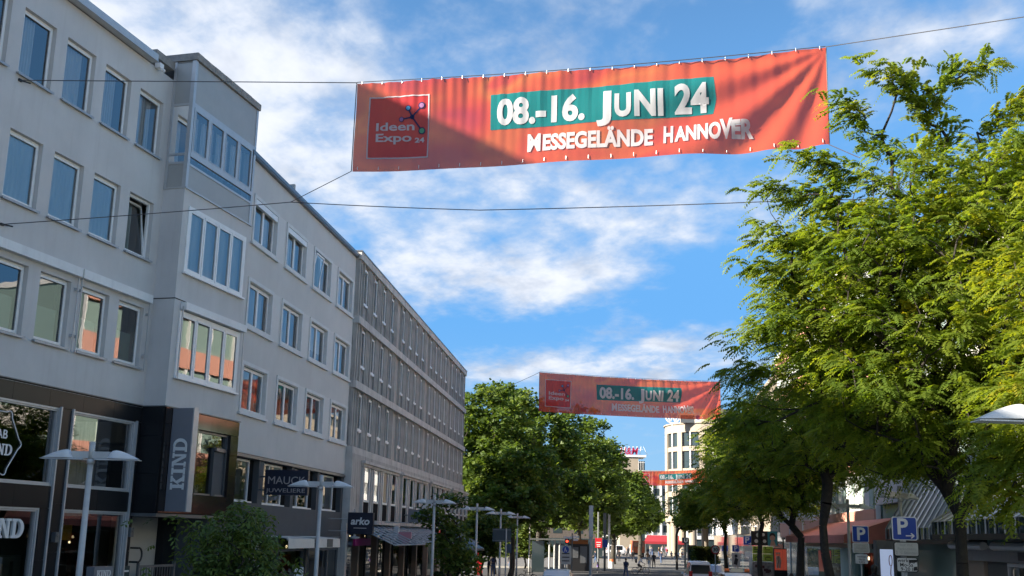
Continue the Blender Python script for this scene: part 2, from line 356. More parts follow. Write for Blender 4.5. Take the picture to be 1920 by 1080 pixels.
def link(name, data, parent=None, loc=None, M4=None):
    o = bpy.data.objects.new(name, data); COL.objects.link(o)
    if parent is not None: o.parent = parent
    if M4 is not None: o.matrix_world = M4 if parent is None else o.matrix_world
    if M4 is not None and parent is not None: o.matrix_local = M4
    if loc is not None: o.location = loc
    return o
def tag(o, label, cat=None, group=None, kind=None):
    if label: o['label'] = label
    if cat: o['category'] = cat
    if group: o['group'] = group
    if kind: o['kind'] = kind
    return o
def root(name, label, cat, M4=None, loc=None, group=None):
    o = bpy.data.objects.new(name, None); COL.objects.link(o); o.empty_display_size = 0.3
    if M4 is not None: o.matrix_world = M4
    if loc is not None: o.location = loc
    return tag(o, label, cat, group)
KIDS = {}
def copy_tree(o, kids=None):
    kids = kids if kids is not None else child_map()
    def rec(s, parent):
        c = s.copy(); COL.objects.link(c)
        if parent is not None:
            c.parent = parent; c.matrix_parent_inverse = s.matrix_parent_inverse.copy()
        for ch in kids.get(s.name, []): rec(ch, c)
        return c
    return rec(o, None)
def child_map():
    d = {}
    for ob in COL.objects:
        if ob.parent is not None: d.setdefault(ob.parent.name, []).append(ob)
    return d
def structure(name, mb, mats, **k):
    o = mb.build(name, mats, **k); o['kind'] = 'structure'; return o

def text_data(body, size=1.0, fat=0.0, extrude=0.004, align='CENTER', res=3, shear=0.0, spacing=1.0):
    c = bpy.data.curves.new('lettering', 'FONT'); c.body = body; c.size = size; c.offset = fat; c.extrude = extrude
    c.align_x = align; c.align_y = 'BOTTOM_BASELINE'; c.resolution_u = res; c.shear = shear; c.space_character = spacing
    o = bpy.data.objects.new('lettering', c)
    me = bpy.data.meshes.new_from_object(o); bpy.data.objects.remove(o)
    # stand the lettering up: text x,y -> x,z ; reads from -y
    for v in me.vertices: v.co = Vector((v.co.x, -v.co.z, v.co.y))
    me.update(); return me
def text(name, body, size, material, parent, x, y, z, fat=0.0, extrude=0.004, align='CENTER', width=None, **k):
    me = text_data(body, size, fat, extrude, align, **k); me.materials.clear(); me.materials.append(material); me.name = name
    if width:
        xs = [v.co.x for v in me.vertices]; w = max(xs) - min(xs); s = width / w
        for v in me.vertices: v.co.x *= s
    return link(name, me, parent, (x, y, z))

def front_matrix(ph, d):
    """frame of a street front: x along the front away from the camera, y into the building, z up"""
    o = Vector((-math.cos(ph) * d, math.sin(ph) * d, 0))
    return Matrix.Translation(o) @ Matrix.Rotation(math.pi / 2 - ph, 4, 'Z')
MA, MBm, MC = front_matrix(PH_A, 18.1), front_matrix(PH_B, 13.5), front_matrix(PH_C, 11.85)
T = Matrix.Translation
RZ = lambda a: Matrix.Rotation(a, 4, 'Z')

# slab-serif capitals, height 1
def slab(ch):
    t = 0.13
    if ch == 'I': return 0.46, [[(0.12, 0), (0.34, 0), (0.34, 1), (0.12, 1)], [(0, 0), (0.46, 0), (0.46, t), (0, t)], [(0, 1 - t), (0.46, 1 - t), (0.46, 1), (0, 1)]]
    if ch == 'K': return 0.92, [[(0.1, 0), (0.32, 0), (0.32, 1), (0.1, 1)], [(0, 0), (0.42, 0), (0.42, t), (0, t)], [(0, 1 - t), (0.42, 1 - t), (0.42, 1), (0, 1)],
                                [(0.3, 0.36), (0.46, 0.48), (0.80, 1 - t), (0.58, 1 - t)][::1], [(0.5, 1 - t), (0.9, 1 - t), (0.9, 1), (0.5, 1)],
                                [(0.38, 0.5), (0.62, 0.06), (0.86, 0.06), (0.54, 0.62)], [(0.52, 0), (0.94, 0), (0.94, t), (0.52, t)]]
    if ch == 'N': return 0.92, [[(0.1, 0), (0.24, 0), (0.24, 1), (0.1, 1)], [(0.68, 0), (0.82, 0), (0.82, 1), (0.68, 1)], [(0, 0), (0.34, 0), (0.34, t), (0, t)],
                                [(0, 1 - t), (0.3, 1 - t), (0.3, 1), (0, 1)], [(0.58, 1 - t), (0.92, 1 - t), (0.92, 1), (0.58, 1)], [(0.12, 1), (0.62, 0), (0.82, 0), (0.34, 1)]]
    if ch == 'D':
        polys = [[(0.1, 0), (0.32, 0), (0.32, 1), (0.1, 1)], [(0, 0), (0.42, 0), (0.42, t), (0, t)], [(0, 1 - t), (0.42, 1 - t), (0.42, 1), (0, 1)]]
        N = 12
        for k in range(N):
            a0, a1 = -math.pi / 2 + math.pi * k / N, -math.pi / 2 + math.pi * (k + 1) / N
            o = lambda a: (0.40 + 0.5 * math.cos(a), 0.5 + 0.5 * math.sin(a)); i = lambda a: (0.40 + 0.27 * math.cos(a), 0.5 + 0.37 * math.sin(a))
            polys.append([i(a0), o(a0), o(a1), i(a1)])
        return 0.9, polys
def slab_word(word, h, thick, parent, M4, material, name='letter', gap=0.08):
    x = 0
    for ch in word:
        w, polys = slab(ch); mb = MB()
        for k, p in enumerate(polys): mb.prism([(a * h, b * h) for a, b in p], -thick - 0.0012 * k, 0, 0)
        mb.build(name, material, parent, M4=M4 @ T((x, 0, 0))); x += (w + gap) * h
    return x
# ---------------------------------------------------------------- ground
g = MB(); g.face([(-2500, -600, 0), (2500, -600, 0), (2500, 4000, 0), (-2500, 4000, 0)]); structure('ground', g, M['paving'])
g = MB(); g.face([(-60, 60, .004), (90, 82, .004), (90, 119, .004), (-60, 112, .004)])
structure('cross_street', g, M['asphalt'])
g = MB(); g.face([(-1.6, 16, .008), (4.6, 16, .008), (13.6, 96, .008), (5.2, 96, .008)]); structure('roadway', g, M['asphalt'])
g = MB(); g.box(-60, 90, 0, 0.9, 0, 0.12)
o = structure('kerb', g, M['kerb']); o.matrix_world = Matrix.Translation((0, 116.5, 0.0)) @ RZ(rad(2.2))
g = MB(); g.box(0, 80, 0, 0.3, 0, 0.12)
o = structure('kerb', g, M['kerb']); o.matrix_world = Matrix.Translation((-2.0, 16, 0)) @ RZ(math.pi / 2 - 0.0852)

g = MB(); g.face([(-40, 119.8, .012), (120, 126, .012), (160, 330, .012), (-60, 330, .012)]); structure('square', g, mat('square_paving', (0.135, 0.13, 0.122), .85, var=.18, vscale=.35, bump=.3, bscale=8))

# ---------------------------------------------------------------- grey building with the bay (front A)
A = root('shop_building', 'grey rendered building at the left edge with a projecting bay and black granite shop floors', 'building', MA)
PITCH_A, W_A = 1.634, 1.19
cols_top = [16.84, 18.475, 20.11, 21.745, 23.38, 25.015]
rows_a = [(7.93, 9.70), (11.14, 12.91), (14.35, 16.12)]
holes = [(c, c + W_A, z0, z1) for (z0, z1) in rows_a for c in cols_top]
mb = MB(); mb.wall(8, 26.61, 6.86, 17.06, holes, 0, 0.2)
mb.face([(8, 0.0, 17.06), (26.61, 0.0, 17.06), (31.6, 11, 17.06), (8, 11, 17.06)]); mb.box(8, 8.2, 0.25, 11, 0, 17.05)
mb.build('wall', M['plaster_a'], A)
mb = MB()
for z in (6.9, 10.4, 13.6, 16.9): mb.box(8.3, 26.4, 0.45, 5.2, z, z + 0.1)
mb.box(8.3, 26.4, 5.2, 5.3, 3.6, 17.0)
for k in range(0, 7): mb.box(16.35 + 1.634 * 2 * k, 16.45 + 1.634 * 2 * k, 0.45, 5.2, 7.0, 16.9)
mb.build('interior', M['room'], A)
mb = MB(); mb.box(8, 25.35, -0.28, -0.05, 17.06, 17.1); mb.box(8, 25.3, -0.30, -0.28, 17.05, 17.27); mb.box(8, 25.3, -0.28, 0.3, 17.1, 17.26)
mb.build('eaves', M['alu'], A)
mb = MB(); mb.box(8.2, 31.5, 12, 18, 0, 26.0); mb.build('unseen_shade_block', M['plaster_a'], A)  # unseen block added behind the roof to throw the diagonal shadow on the near banner

def casement(w, h, y_out=0.10, fw=0.075, sash=0.06):
    f = MB(); f.ring(0, w, 0, h, fw, y_out + 0.03, y_out + 0.10); f.ring(fw - .015, w - fw + .015, fw - .015, h - fw + .015, sash, y_out, y_out + 0.028)
    return f.mesh('window', [M['white_paint']])
def pane_mesh(x0, x1, z0, z1, y, name='pane', m='glass'):
    p = MB(); p.face([(x0, y, z0), (x1, y, z0), (x1, y, z1), (x0, y, z1)]); return p.mesh(name, [M[m]])
def curtain_mesh(x0, x1, z0, z1, y, waves, amp, m, n=40):
    rows = []
    for z in (z0, z1):
        rows.append([(x0 + (x1 - x0) * k / n, y + amp * math.sin(waves * 2 * math.pi * k / n + 0.6 * math.sin(k * .9)), z) for k in range(n + 1)])
    c = MB(); c.grid(rows); return c.mesh('curtain', [M[m]], True)
h_a = 1.77
fr_a = casement(W_A, h_a); pn_a = pane_mesh(.12, W_A - .12, .12, h_a - .12, .145)
s_ = MB(); s_.box(-.06, W_A + .06, -.09, .12, -.035, 0.0); s_.box(-.06, W_A + .06, -.092, -.085, -.06, 0.0); si_a = s_.mesh('sill', [M['sill']])
cur_side = curtain_mesh(.25, .75, .05, h_a - .05, .34, 5, .04, 'curtain'); cur_full = curtain_mesh(.05, W_A - .05, .05, h_a - .05, .215, 7, .015, 'curtain_blue')
cur_wide = curtain_mesh(.15, 1.0, .05, h_a - .05, .34, 8, .04, 'curtain')
film = pane_mesh(.10, W_A - .10, .1, .98, .30, 'film', 'film')
for ri, (z0, z1) in enumerate(rows_a):
    for ci, c in enumerate(cols_top):
        if ri == 1 and ci == 5: continue
        w = link('window', fr_a, A, (c, 0, z0)); link('pane', pn_a, w); link('sill', si_a, w)
        if ri == 2: link('curtain', cur_wide if ci == 3 else cur_side, w, (0.12 * (ci - 3) if ci > 3 else 0.0, 0, 0))
        if ri == 1: link('curtain', cur_full, w)
        if ri == 0: link('film', film, w)
# the one top-hung open sash
f = MB(); f.ring(0, W_A, 0, h_a, .075, .13, .20); w = f.build('window', M['white_paint'], A, (25.015, 0, rows_a[1][0])); link('sill', si_a, w)
f = MB(); f.ring(.05, W_A - .05, 0, h_a - .12, .065, 0, .05); sh = f.build('sash', M['white_paint'], w, (0, .12, .06)); sh.rotation_euler = (rad(-9), 0, 0)
p = link('pane', pane_mesh(.11, W_A - .11, .12, h_a - .14, .15), w); p.rotation_euler = (rad(-7), 0, 0); p.location = (0, 0.02, 0)
link('curtain', curtain_mesh(.1, .95, .05, h_a - .1, .6, 4, .05, 'film'), w)
# blind boxes with their guide rails over the lowest office row
for (x0, x1, z) in ((16.6, 23.14, 9.87), (23.19, 26.37, 9.87)):
    b = MB(); b.box(x0, x1, -.17, -.003, z, z + .24)
    for x in (x0 + .02, x1 - .03): b.box(x - .012, x + .012, -.172, -.168, z, z + .23)
    bx = b.build('blind_box', M['blind'], A)
    for x in (x0 + .05, x1 - .05): r = MB(); r.box(x - .012, x + .012, -.11, -.085, 7.86, z); r.box(x - .03, x + .03, -.11, -.004, 8.25, 8.33); r.box(x - .03, x + .03, -.11, -.004, 9.5, 9.57); r.build('guide_rail', M['alu'], bx)

NB = root('trunk_shade_block', 'added plain block just outside the left edge that shades the nearest tree trunk', 'building', MA)  # unseen block added beyond the frame; its height keeps the nearest trunk in shade
mb = MB(); mb.box(-14, 7.9, 0.02, 11, 0, 15.6); mb.build('wall', M['plaster_b'], NB)
mb = MB(); mb.box(-14.2, 7.95, -.2, 11.2, 15.61, 15.85); mb.build('roof', M['alu_dark'], NB)
# granite shop floors: backing wall with openings, then every slab a piece
sh_holes = [(17.6, 23.07, 4.37, 6.37), (23.52, 26.34, 4.37, 6.37), (17.6, 22.70, 0.0, 3.81), (23.52, 26.34, 0.3, 3.81)]
mb = MB(); mb.wall(8, 26.61, 0, 6.86, sh_holes, 0.035, 0.22, 0, 1); mb.build('shop_front', [M['joint'], M['granite']], A)
mb = MB(); mb.box(8, 26.61, -.05, .04, 6.85, 6.875); mb.box(8, 26.61, -.03, .04, 6.80, 6.815); mb.build('string_course', M['alu_dark'], A)
def slabs(u0, u1, z0, z1, nu, nz, parent, m='granite', y=0.0, th=.03, jg=.004):
    for i in range(nu):
        for j in range(nz):
            a, b = u0 + (u1 - u0) * i / nu, u0 + (u1 - u0) * (i + 1) / nu; c, d = z0 + (z1 - z0) * j / nz, z0 + (z1 - z0) * (j + 1) / nz
            q = MB(); q.box(a + jg, b - jg, y + random.uniform(-.0012, .0012), y + th, c + jg, d - jg); q.build('granite_slab', M[m], parent)
slabs(14.6, 26.61, 6.375, 6.80, 9, 1, A); slabs(23.075, 23.515, 0.3, 6.37, 1, 5, A); slabs(26.345, 26.61, 0.3, 6.37, 1, 5, A)
slabs(17.6, 23.07, 3.815, 4.365, 4, 1, A); slabs(23.52, 26.34, 3.815, 4.365, 2, 1, A); slabs(22.71, 23.07, 0.0, 3.81, 1, 3, A)
mb = MB()
for h in sh_holes:
    mb.ring(h[0], h[1], h[2], h[3], .05, .02, .10); mb.ring(h[0] + .055, h[1] - .055, h[2] + .055, h[3] - .055, .035, .05, .16)
for x in (23.05, 23.54, 26.36): mb.box(x - .025, x + .025, -.055, .03, 0.3, 6.4)
mb.build('shop_window_frame', M['alu'], A)
for i, h in enumerate(sh_holes):
    link('shop_window', pane_mesh(h[0] + .09, h[1] - .09, h[2] + .09, h[3] - .09, .12, 'shop_window', 'glass_shop'), A)
mb = MB(); mb.box(8.3, 26.5, 3.2, 3.3, 0, 6.7); mb.box(8.3, 26.5, .5, 3.2, 3.9, 4.3); mb.box(8.3, 26.5, .5, 3.2, 6.4, 6.7); mb.box(23.2, 23.4, .4, 3.2, .1, 6.6)
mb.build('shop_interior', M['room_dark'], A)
mb = MB(); mb.box(24.6, 25.9, 1.9, 2.0, .6, 2.9); mb.build('display_panel', M['curtain_blue'], A)
mb = MB()
for k in range(6): mb.disc(23.75 + .05 * (k % 2), 2.25 + .22 * k - .6, .025, .9, .93, 0, 8)
mb.disc(25.3, 2.95, .03, 1.0, 1.03, 0, 8); mb.build('shop_lights', M['warm_light'], A)
mb = MB(); mb.box(24.5, 25.6, 1.2, 1.25, 3.0, 3.42); mb.build('yellow_banner', mat('yellow_print', (.5, .3, .02), .7), A)
mb = MB(); mb.box(23.6, 23.95, .32, .36, 0.6, 2.35); mb.build('blue_panel', mat('deep_blue_print', (.01, .06, .2), .5), A)
# door area under the KIND letters
mb = MB(); mb.box(18, 22.6, .3, .36, 0, 2.65); mb.ring(21.0, 22.3, 0, 2.6, .09, .2, .3); mb.build('door_screen', M['alu_dark'], A)
mb = MB(); mb.box(21.12, 21.95, .28, .298, 1.2, 2.45); mb.build('door_poster', mat('tan_print', (.42, .30, .12), .7, var=.3, vscale=9), A)
# wall lamps, door plate
for (x, z) in ((23.3, 3.1), (26.48, 3.25)):
    mb = MB(); mb.box(x - .07, x + .07, -.13, 0, z - .13, z + .13); mb.disc(x, z + .05, .045, -.15, -.13, 0, 10); mb.build('wall_lamp', M['alu_dark'], A)

# ---- projecting bay
OF = .73
bx0, bx1 = 26.61, 30.62
mb = MB()
bh = [(26.93, 30.38, 10.93, 13.03), (26.95, 30.45, 7.74, 9.80)]
mb.wall(bx0, bx1, 6.88, 13.52, bh, -OF, .2)
mb.face([(bx0, 0, 6.88), (bx0, -OF, 6.88), (bx0, -OF, 13.52), (bx0, 0, 13.52)]); mb.face([(bx1, -OF, 6.88), (bx1, .3, 6.88), (bx1, .3, 13.52), (bx1, -OF, 13.52)])
mb.face([(bx0, -OF, 6.88), (bx0, 0, 6.88), (bx1, 0, 6.88), (bx1, -OF, 6.88)])
mb.box(31.62, 33.2, .02, .3, 0, 16.5); mb.box(bx1, 31.6, .02, .3, 0, 17.0)
mb.build('bay', M['plaster_a'], A)
mb = MB(); mb.box(bx0 - .012, bx1 + .012, -OF - .012, 0, 10.07, 10.095); mb.build('bay_groove', M['joint'], A)
mb = MB(); mb.box(bx0 + .05, bx1 - .1, 1.5, 1.6, 6.9, 17.55); mb.box(bx1 - .2, bx1 - .1, -OF + .3, 1.5, 6.9, 17.55); mb.box(bx0 + .05, bx1 - .1, -OF + .3, 1.6, 17.5, 17.58)
for z in (6.95, 10.3, 13.4): mb.box(bx0 + .05, bx1 - .05, -OF + .3, 1.5, z, z + .12)
mb.build('bay_interior', M['room'], A)
# glazed top storey of the bay: frame, panels, panes
mb = MB()
mb.box(bx0 - .03, bx1 + .08, -OF - .06, .02, 13.50, 13.545); mb.box(bx0 - .03, bx0 + .10, -OF - .03, -OF + .10, 13.55, 17.66)
mb.box(bx1 - .10, bx1 + .02, -OF - .02, -OF + .1, 13.55, 17.66); mb.box(bx0 - .02, bx0 + .04, -.09, -.004, 13.55, 17.66)
for z in (14.32, 14.60, 16.22): mb.box(bx0 - .022, bx0 + .04, -OF + .1, -.09, z - .035, z + .035)
mb.box(bx0 + .1, bx1 - .1, -OF - .025, -OF + .05, 14.26, 14.33); mb.box(bx0 + .1, bx1 - .1, -OF - .04, -OF + .05, 14.55, 14.68); mb.box(bx0 + .1, bx1 - .1, -OF - .025, -OF + .05, 16.16, 16.30)
mb.build('bay_frame', M['alu'], A)
mb = MB(); mb.box(bx0 + .1, bx1 - .1, -OF, -OF + .04, 13.55, 14.26); mb.box(bx0 + .1, bx1 - .1, -OF, -OF + .04, 16.30, 17.66)
mb.box(bx0, bx0 + .03, -OF + .1, -.09, 13.55, 14.285); mb.box(bx0, bx0 + .03, -OF + .1, -.09, 16.255, 17.66); mb.box(bx1 - .03, bx1, -OF + .1, .3, 13.55, 17.66)
mb.box(bx0, bx1, -OF + .05, .3, 17.6, 17.66)
mb.build('cladding_panel', M['panel_grey'], A)
xs = [26.74, 27.66, 28.58, 29.50, 30.42]
for a, b in zip(xs, xs[1:]):
    f = MB(); f.ring(a, b, 14.68, 16.16, .07, -OF - .03, -OF + .03); f.ring(a + .072, b - .072, 14.752, 16.088, .03, -OF - .04, -OF + .02)
    w = f.build('bay_window', M['alu'], A); link('pane', pane_mesh(a + .1, b - .1, 14.78, 16.06, -OF - .005), w)
    link('curtain', curtain_mesh(a + .1, b - .1, 14.7, 16.1, -OF + .35, 4, .03, 'curtain'), w)
link('pane', pane_mesh(bx0 + .1, bx1 - .1, 14.33, 14.55, -OF - .002), A)
for (z0, z1) in ((14.355, 14.565), (14.635, 16.185)):
    q = MB(); q.face([(bx0, -OF + .1, z0), (bx0, -.09, z0), (bx0, -.09, z1), (bx0, -OF + .1, z1)]); q.build('side_pane', M['glass'], A)
n = 12
for k in range(n):
    a = bx0 - .06 + (bx1 + .12 - bx0) * k / n; b = bx0 - .06 + (bx1 + .12 - bx0) * (k + 1) / n
    q = MB(); q.box(a + .006, b - .006, -OF - .08 + random.uniform(-.006, .006), .6, 17.67, 17.90 + random.uniform(-.008, .008)); q.build('coping_stone', M['tile'], A)
q = MB(); q.box(25.45, 26.44, -.12, .5, 17.3, 17.55); q.build('chimney_cap', M['tile'], A)
q = MB(); q.box(25.55, 25.75, -.2, -.02, 17.0, 17.16); q.tube([(25.65, -.1, 17.02), (25.68, -.28, 16.92)], .05, 8); q.build('camera', M['sign_white'], A)
# two four-light bay windows
def four_light(x0, x1, z0, z1, curt):
    f = MB(); W = x1 - x0; H = z1 - z0
    f.ring(x0 - .09, x1 + .09, z0 - .06, z1 + .05, .1, -OF - .035, -OF + .1); f.box(x0 - .14, x1 + .14, -OF - .12, -OF - .036, z0 - .085, z0 - .03)
    n = 4; s = W / n
    for k in range(n): f.ring(x0 + s * k + .012, x0 + s * (k + 1) - .012, z0 + .04, z1 - .05, .075, -OF - .03, -OF + .06)
    w = f.build('bay_window', M['white_paint'], A)
    for k in range(n):
        link('pane', pane_mesh(x0 + s * k + .08, x0 + s * (k + 1) - .08, z0 + .11, z1 - .12, -OF), w)
        if curt: link('curtain', curtain_mesh(x0 + s * k, x0 + s * (k + 1), z0, z1, -OF + .14, 3, .012, 'curtain_blue'), w)
    return w
four_light(26.99, 30.33, 10.98, 12.98, True); four_light(27.0, 30.40, 7.80, 9.72, False)
b = MB(); b.box(26.95, 30.62, -OF - .2, -OF - .003, 9.80, 10.03); bx = b.build('blind_box', M['blind'], A)
for x in (26.9, 30.58): b = MB(); b.box(x, x + .035, -OF - .13, -OF - .1, 7.7, 9.9); b.build('guide_rail', M['alu'], bx)
# granite skirt of the bay
gh = [(28.46, 30.38, 4.40, 6.36)]
mb = MB(); mb.wall(bx0, 30.88, 3.80, 6.84, gh, -OF - .01, .3, 0, 1)
mb.face([(bx0, 0, 3.8), (bx0, -OF - .01, 3.8), (bx0, -OF - .01, 6.84), (bx0, 0, 6.84)]); mb.face([(30.88, -OF - .01, 3.8), (30.88, .3, 3.8), (30.88, .3, 6.84), (30.88, -OF - .01, 6.84)])
mb.build('bay_skirt', [M['joint'], M['granite_warm']], A)
def bslabs(u0, u1, z0, z1, nu, nz): slabs(u0, u1, z0, z1, nu, nz, A, 'granite_warm', -OF - .045)
bslabs(26.64, 30.88, 6.37, 6.83, 5, 1); bslabs(26.64, 28.45, 3.82, 6.365, 2, 4); bslabs(28.46, 30.38, 3.82, 4.395, 2, 1); bslabs(30.39, 30.88, 3.82, 6.365, 1, 4)
for (a, b) in ((3.82, 4.9), (4.9, 6.0), (6.0, 6.83)):
    q = MB(); q.box(bx0 - .035, bx0 - .004, -OF + .004, -.004, a + .004, b - .004); q.build('granite_slab', M['granite'], A)
mb = MB(); mb.box(bx0 - .05, 30.9, -OF - .08, 0.02, 6.845, 6.875); mb.build('string_course', M['alu_dark'], A)
mb = MB(); mb.ring(28.46, 30.38, 4.40, 6.36, .06, -OF + .05, -OF + .2); w = mb.build('shop_window_frame', M['alu_dark'], A); link('pane', pane_mesh(28.52, 30.32, 4.46, 6.30, -OF + .12, 'pane', 'glass_shop'), w)
mb = MB(); mb.box(28.0, 30.6, .2, .25, 4.2, 6.6); mb.box(28.0, 30.6, -OF + .35, .2, 4.25, 4.3); mb.build('bay_shop_interior', M['room_dark'], A)
mb = MB(); mb.box(26.5, 30.95, -OF - .09, .3, 3.70, 3.795); mb.build('passage_soffit', M['alu_dark'], A)
# passage under the bay
mb = MB(); mb.box(26.64, 28.74, .55, .7, 0, 3.69)
mb.build('passage_wall', M['beige_wall'], A)
mb = MB(); mb.box(28.75, 31.6, .31, 5.0, 0, 3.69); mb.build('passage_pier', M['granite'], A)

# railing gate in the passage
gt = root('railing_gate', 'dark metal railing gate across the passage under the bay, beside the beige wall', 'gate', MA @ T((26.9, -.15, 0)))
mb = MB(); mb.box(0, 1.75, -.025, .025, 2.26, 2.33); mb.box(0, 1.75, -.02, .02, .25, .30); mb.box(-.06, 0, -.035, .035, 0, 2.4); mb.box(1.75, 1.83, -.04, .04, 0, 2.42); mb.build('gate_frame', M['alu_dark'], gt)
bar = MB(); bar.box(-.012, .012, -.012, .012, .3, 2.26); bm_ = bar.mesh('bar', [M['alu_dark']])
for k in range(12): link('bar', bm_, gt, (.13 + .135 * k, 0, 0))

# ---- signs on front A
s = root('blade_sign', 'tall grey blade sign with pale vertical KIND lettering on the granite corner of the bay', 'sign', MA @ T((26.95, -OF - .06, 3.86)))
mb = MB(); mb.box(0, .26, -.66, 0, 0, 2.98); mb.build('sign_board', M['sign_grey'], s)
mb = MB(); mb.box(-.001, .262, -.70, -.661, -.005, 2.99); mb.build('sign_edge', M['alu'], s)
# lettering runs upward on the face that looks down the street (normal -x)
def up_frame(x, y, z):
    # letter x -> up, letter z -> -y(right-to-left), letter -y -> -x
    m = Matrix(((0, 1, 0, x), (0, 0, 1, y), (1, 0, 0, z), (0, 0, 0, 1))); return m
slab_word('KIND', .44, .02, s, up_frame(-.001, -.56, .62), M['sign_white'], gap=.05)

s = root('shop_letters', 'white raised slab-serif KIND letters over the entrance at the left edge', 'sign', MA @ T((20.52, -.02, 3.07)))
slab_word('KIND', .46, .07, s, Matrix.Identity(4), M['sign_white'], gap=.06)
s = root('window_sticker', 'large pale rounded-hexagon LAB KIND outline on the upper shop window', 'sign', MA @ T((20.95, .10, 5.32)))
mb = MB(); P_ = []
for k in range(6):
    a = math.pi / 3 * k; c = Vector((.93 * math.cos(a), .88 * math.sin(a)))
    for q in range(-2, 3):
        b = a + q * .07; P_.append((c.x * (1 - .02 * q * q) + .0, c.y * (1 - .02 * q * q)) if False else (c.x - .10 * math.cos(a) * (q * q) / 4 + (-math.sin(a)) * .06 * q, c.y - .10 * math.sin(a) * (q * q) / 4 + math.cos(a) * .06 * q))
mb.tube([(x, 0, z) for x, z in P_ + [P_[0]]], .014, 6); mb.build('outline', M['sign_white'], s)
text('word', 'LAB', .30, M['sign_white'], s, .16, -.01, .10, fat=.004)
slab_word('KIND', .27, .006, s, T((-.30, -.01, -.30)), M['sign_white'], gap=.06)

st = root('sign_stand', 'small grey pillar sign reading KIND in front of the shop window', 'sign', MA @ T((24.12, -.6, 0)))
mb = MB(); mb.box(0, .78, -.12, .12, 0, 2.36); mb.build('pillar', M['sign_grey'], st)
slab_word('KIND', .17, .01, st, T((.10, -.122, 2.10)), M['sign_white'], gap=.06)
mb = MB(); mb.disc(.36, 1.72, .2, -.135, -.122, 0, 24); mb.build('logo_disc', M['black'], st)
st = root('door_plate', 'small dark green plate with three white lines on the granite by the passage', 'sign', MA @ T((26.36, -.03, 1.6)))
mb = MB(); mb.box(0, .3, 0, .02, 0, .72); mb.build('plate', mat('dark_green_plate', (.02, .05, .05), .4), st)
mb = MB()
for k in range(3): mb.box(.04, .26, -.006, -.001, .55 - .2 * k, .60 - .2 * k)
mb.build('line', M['sign_white'], st)
ht = root('round_bracket', 'black half-round ring bracket on the wall beside the passage', 'bracket', MA @ T((26.66, -.02, 2.62)))
mb = MB(); mb.tube([(.16 * math.sin(t), -.25, .2 * math.cos(t)) for t in np.linspace(.05, math.pi - .05, 10)], .028, 6); mb.box(-.03, .01, -.25, .02, .17, .22); mb.box(-.03, .01, -.25, .02, -.22, -.17); mb.build('ring', M['black'], ht)
# ---------------------------------------------------------------- blue-grey house (front B)
B = root('jewellery_house', 'plain blue-grey rendered house with twelve white-framed double windows above dark shops', 'building', MBm)
cols_b = [33.12, 36.49, 39.82, 43.17]; WB = 2.47
rows_b = [(7.24, 8.97), (10.14, 11.88), (13.10, 14.86)]
IN = .14
holes = [(c + IN, c + WB - IN, z0 + .06, z1 - IN) for (z0, z1) in rows_b for c in cols_b]
mb = MB(); mb.wall(32.5, 46.36, 5.93, 16.06, holes, 0, .26, 0, 1)
mb.face([(32.5, 0, 5.93), (32.5, 0, 16.06), (32.5, 3, 16.06), (32.5, 3, 5.93)]); mb.face([(32.5, 0, 16.06), (46.3, 0, 16.06), (46.3, 11, 16.06), (32.5, 11, 16.06)])
mb.build('wall', [M['plaster_b'], M['white_render']], B)
mb = MB(); mb.box(32.4, 46.15, -.14, 0, 16.0, 16.05); mb.box(32.4, 46.15, -.16, -.13, 16.05, 16.19); mb.box(32.4, 46.15, -.13, .4, 16.07, 16.18); mb.build('eaves', M['alu_dark'], B)
mb = MB()
for z in (5.95, 9.5, 12.5, 15.6): mb.box(32.7, 46.0, .5, 4.6, z, z + .1)
mb.box(32.7, 46.0, 4.6, 4.7, 3.0, 16)
for k in range(5): mb.box(32.6 + 3.36 * k, 32.7 + 3.36 * k, .5, 4.6, 6.1, 15.9)
mb.build('interior', M['room'], B)
WI, HB = WB - 2 * IN, 1.55
f = MB(); f.ring(0, WI, 0, HB, .06, .12, .22); half = WI / 2
for k in range(2): f.ring(.065 + (half - .065) * k + .004, .065 + (half - .065) * (k + 1) - .004, .065, HB - .065, .065, .10, .18)
fr_b = f.mesh('window', [M['white_paint']])
pn_b = [pane_mesh(.14 + (half - .065) * k, half - .07 + (half - .065) * k, .14, HB - .14, .14) for k in range(2)]
s_ = MB(); s_.box(-IN - .1, WI + IN + .1, -.10, .12, -.13, -.05); sill_b = s_.mesh('sill', [M['white_render']])
s_ = MB(); s_.ring(-IN, WI + IN, -.05, HB + IN, IN - .01, -.035, -.002); sur_b = s_.mesh('surround', [M['white_render']])
bx_ = MB(); bx_.box(.0, WI, -.02, .11, HB - .2, HB); box_b = bx_.mesh('shutter_box', [M['white_paint']])
rol = pane_mesh(.1, WI - .1, .5, HB, .26, 'blind', 'curtain'); cu_b = curtain_mesh(.05, WI - .05, .05, HB, .42, 11, .03, 'curtain')
pp = MB(); pp.box(-.03, .72, -.006, -.001, -.05, HB + .12)
patch = pp.mesh('plaster_patch', [M['plaster_patch']])
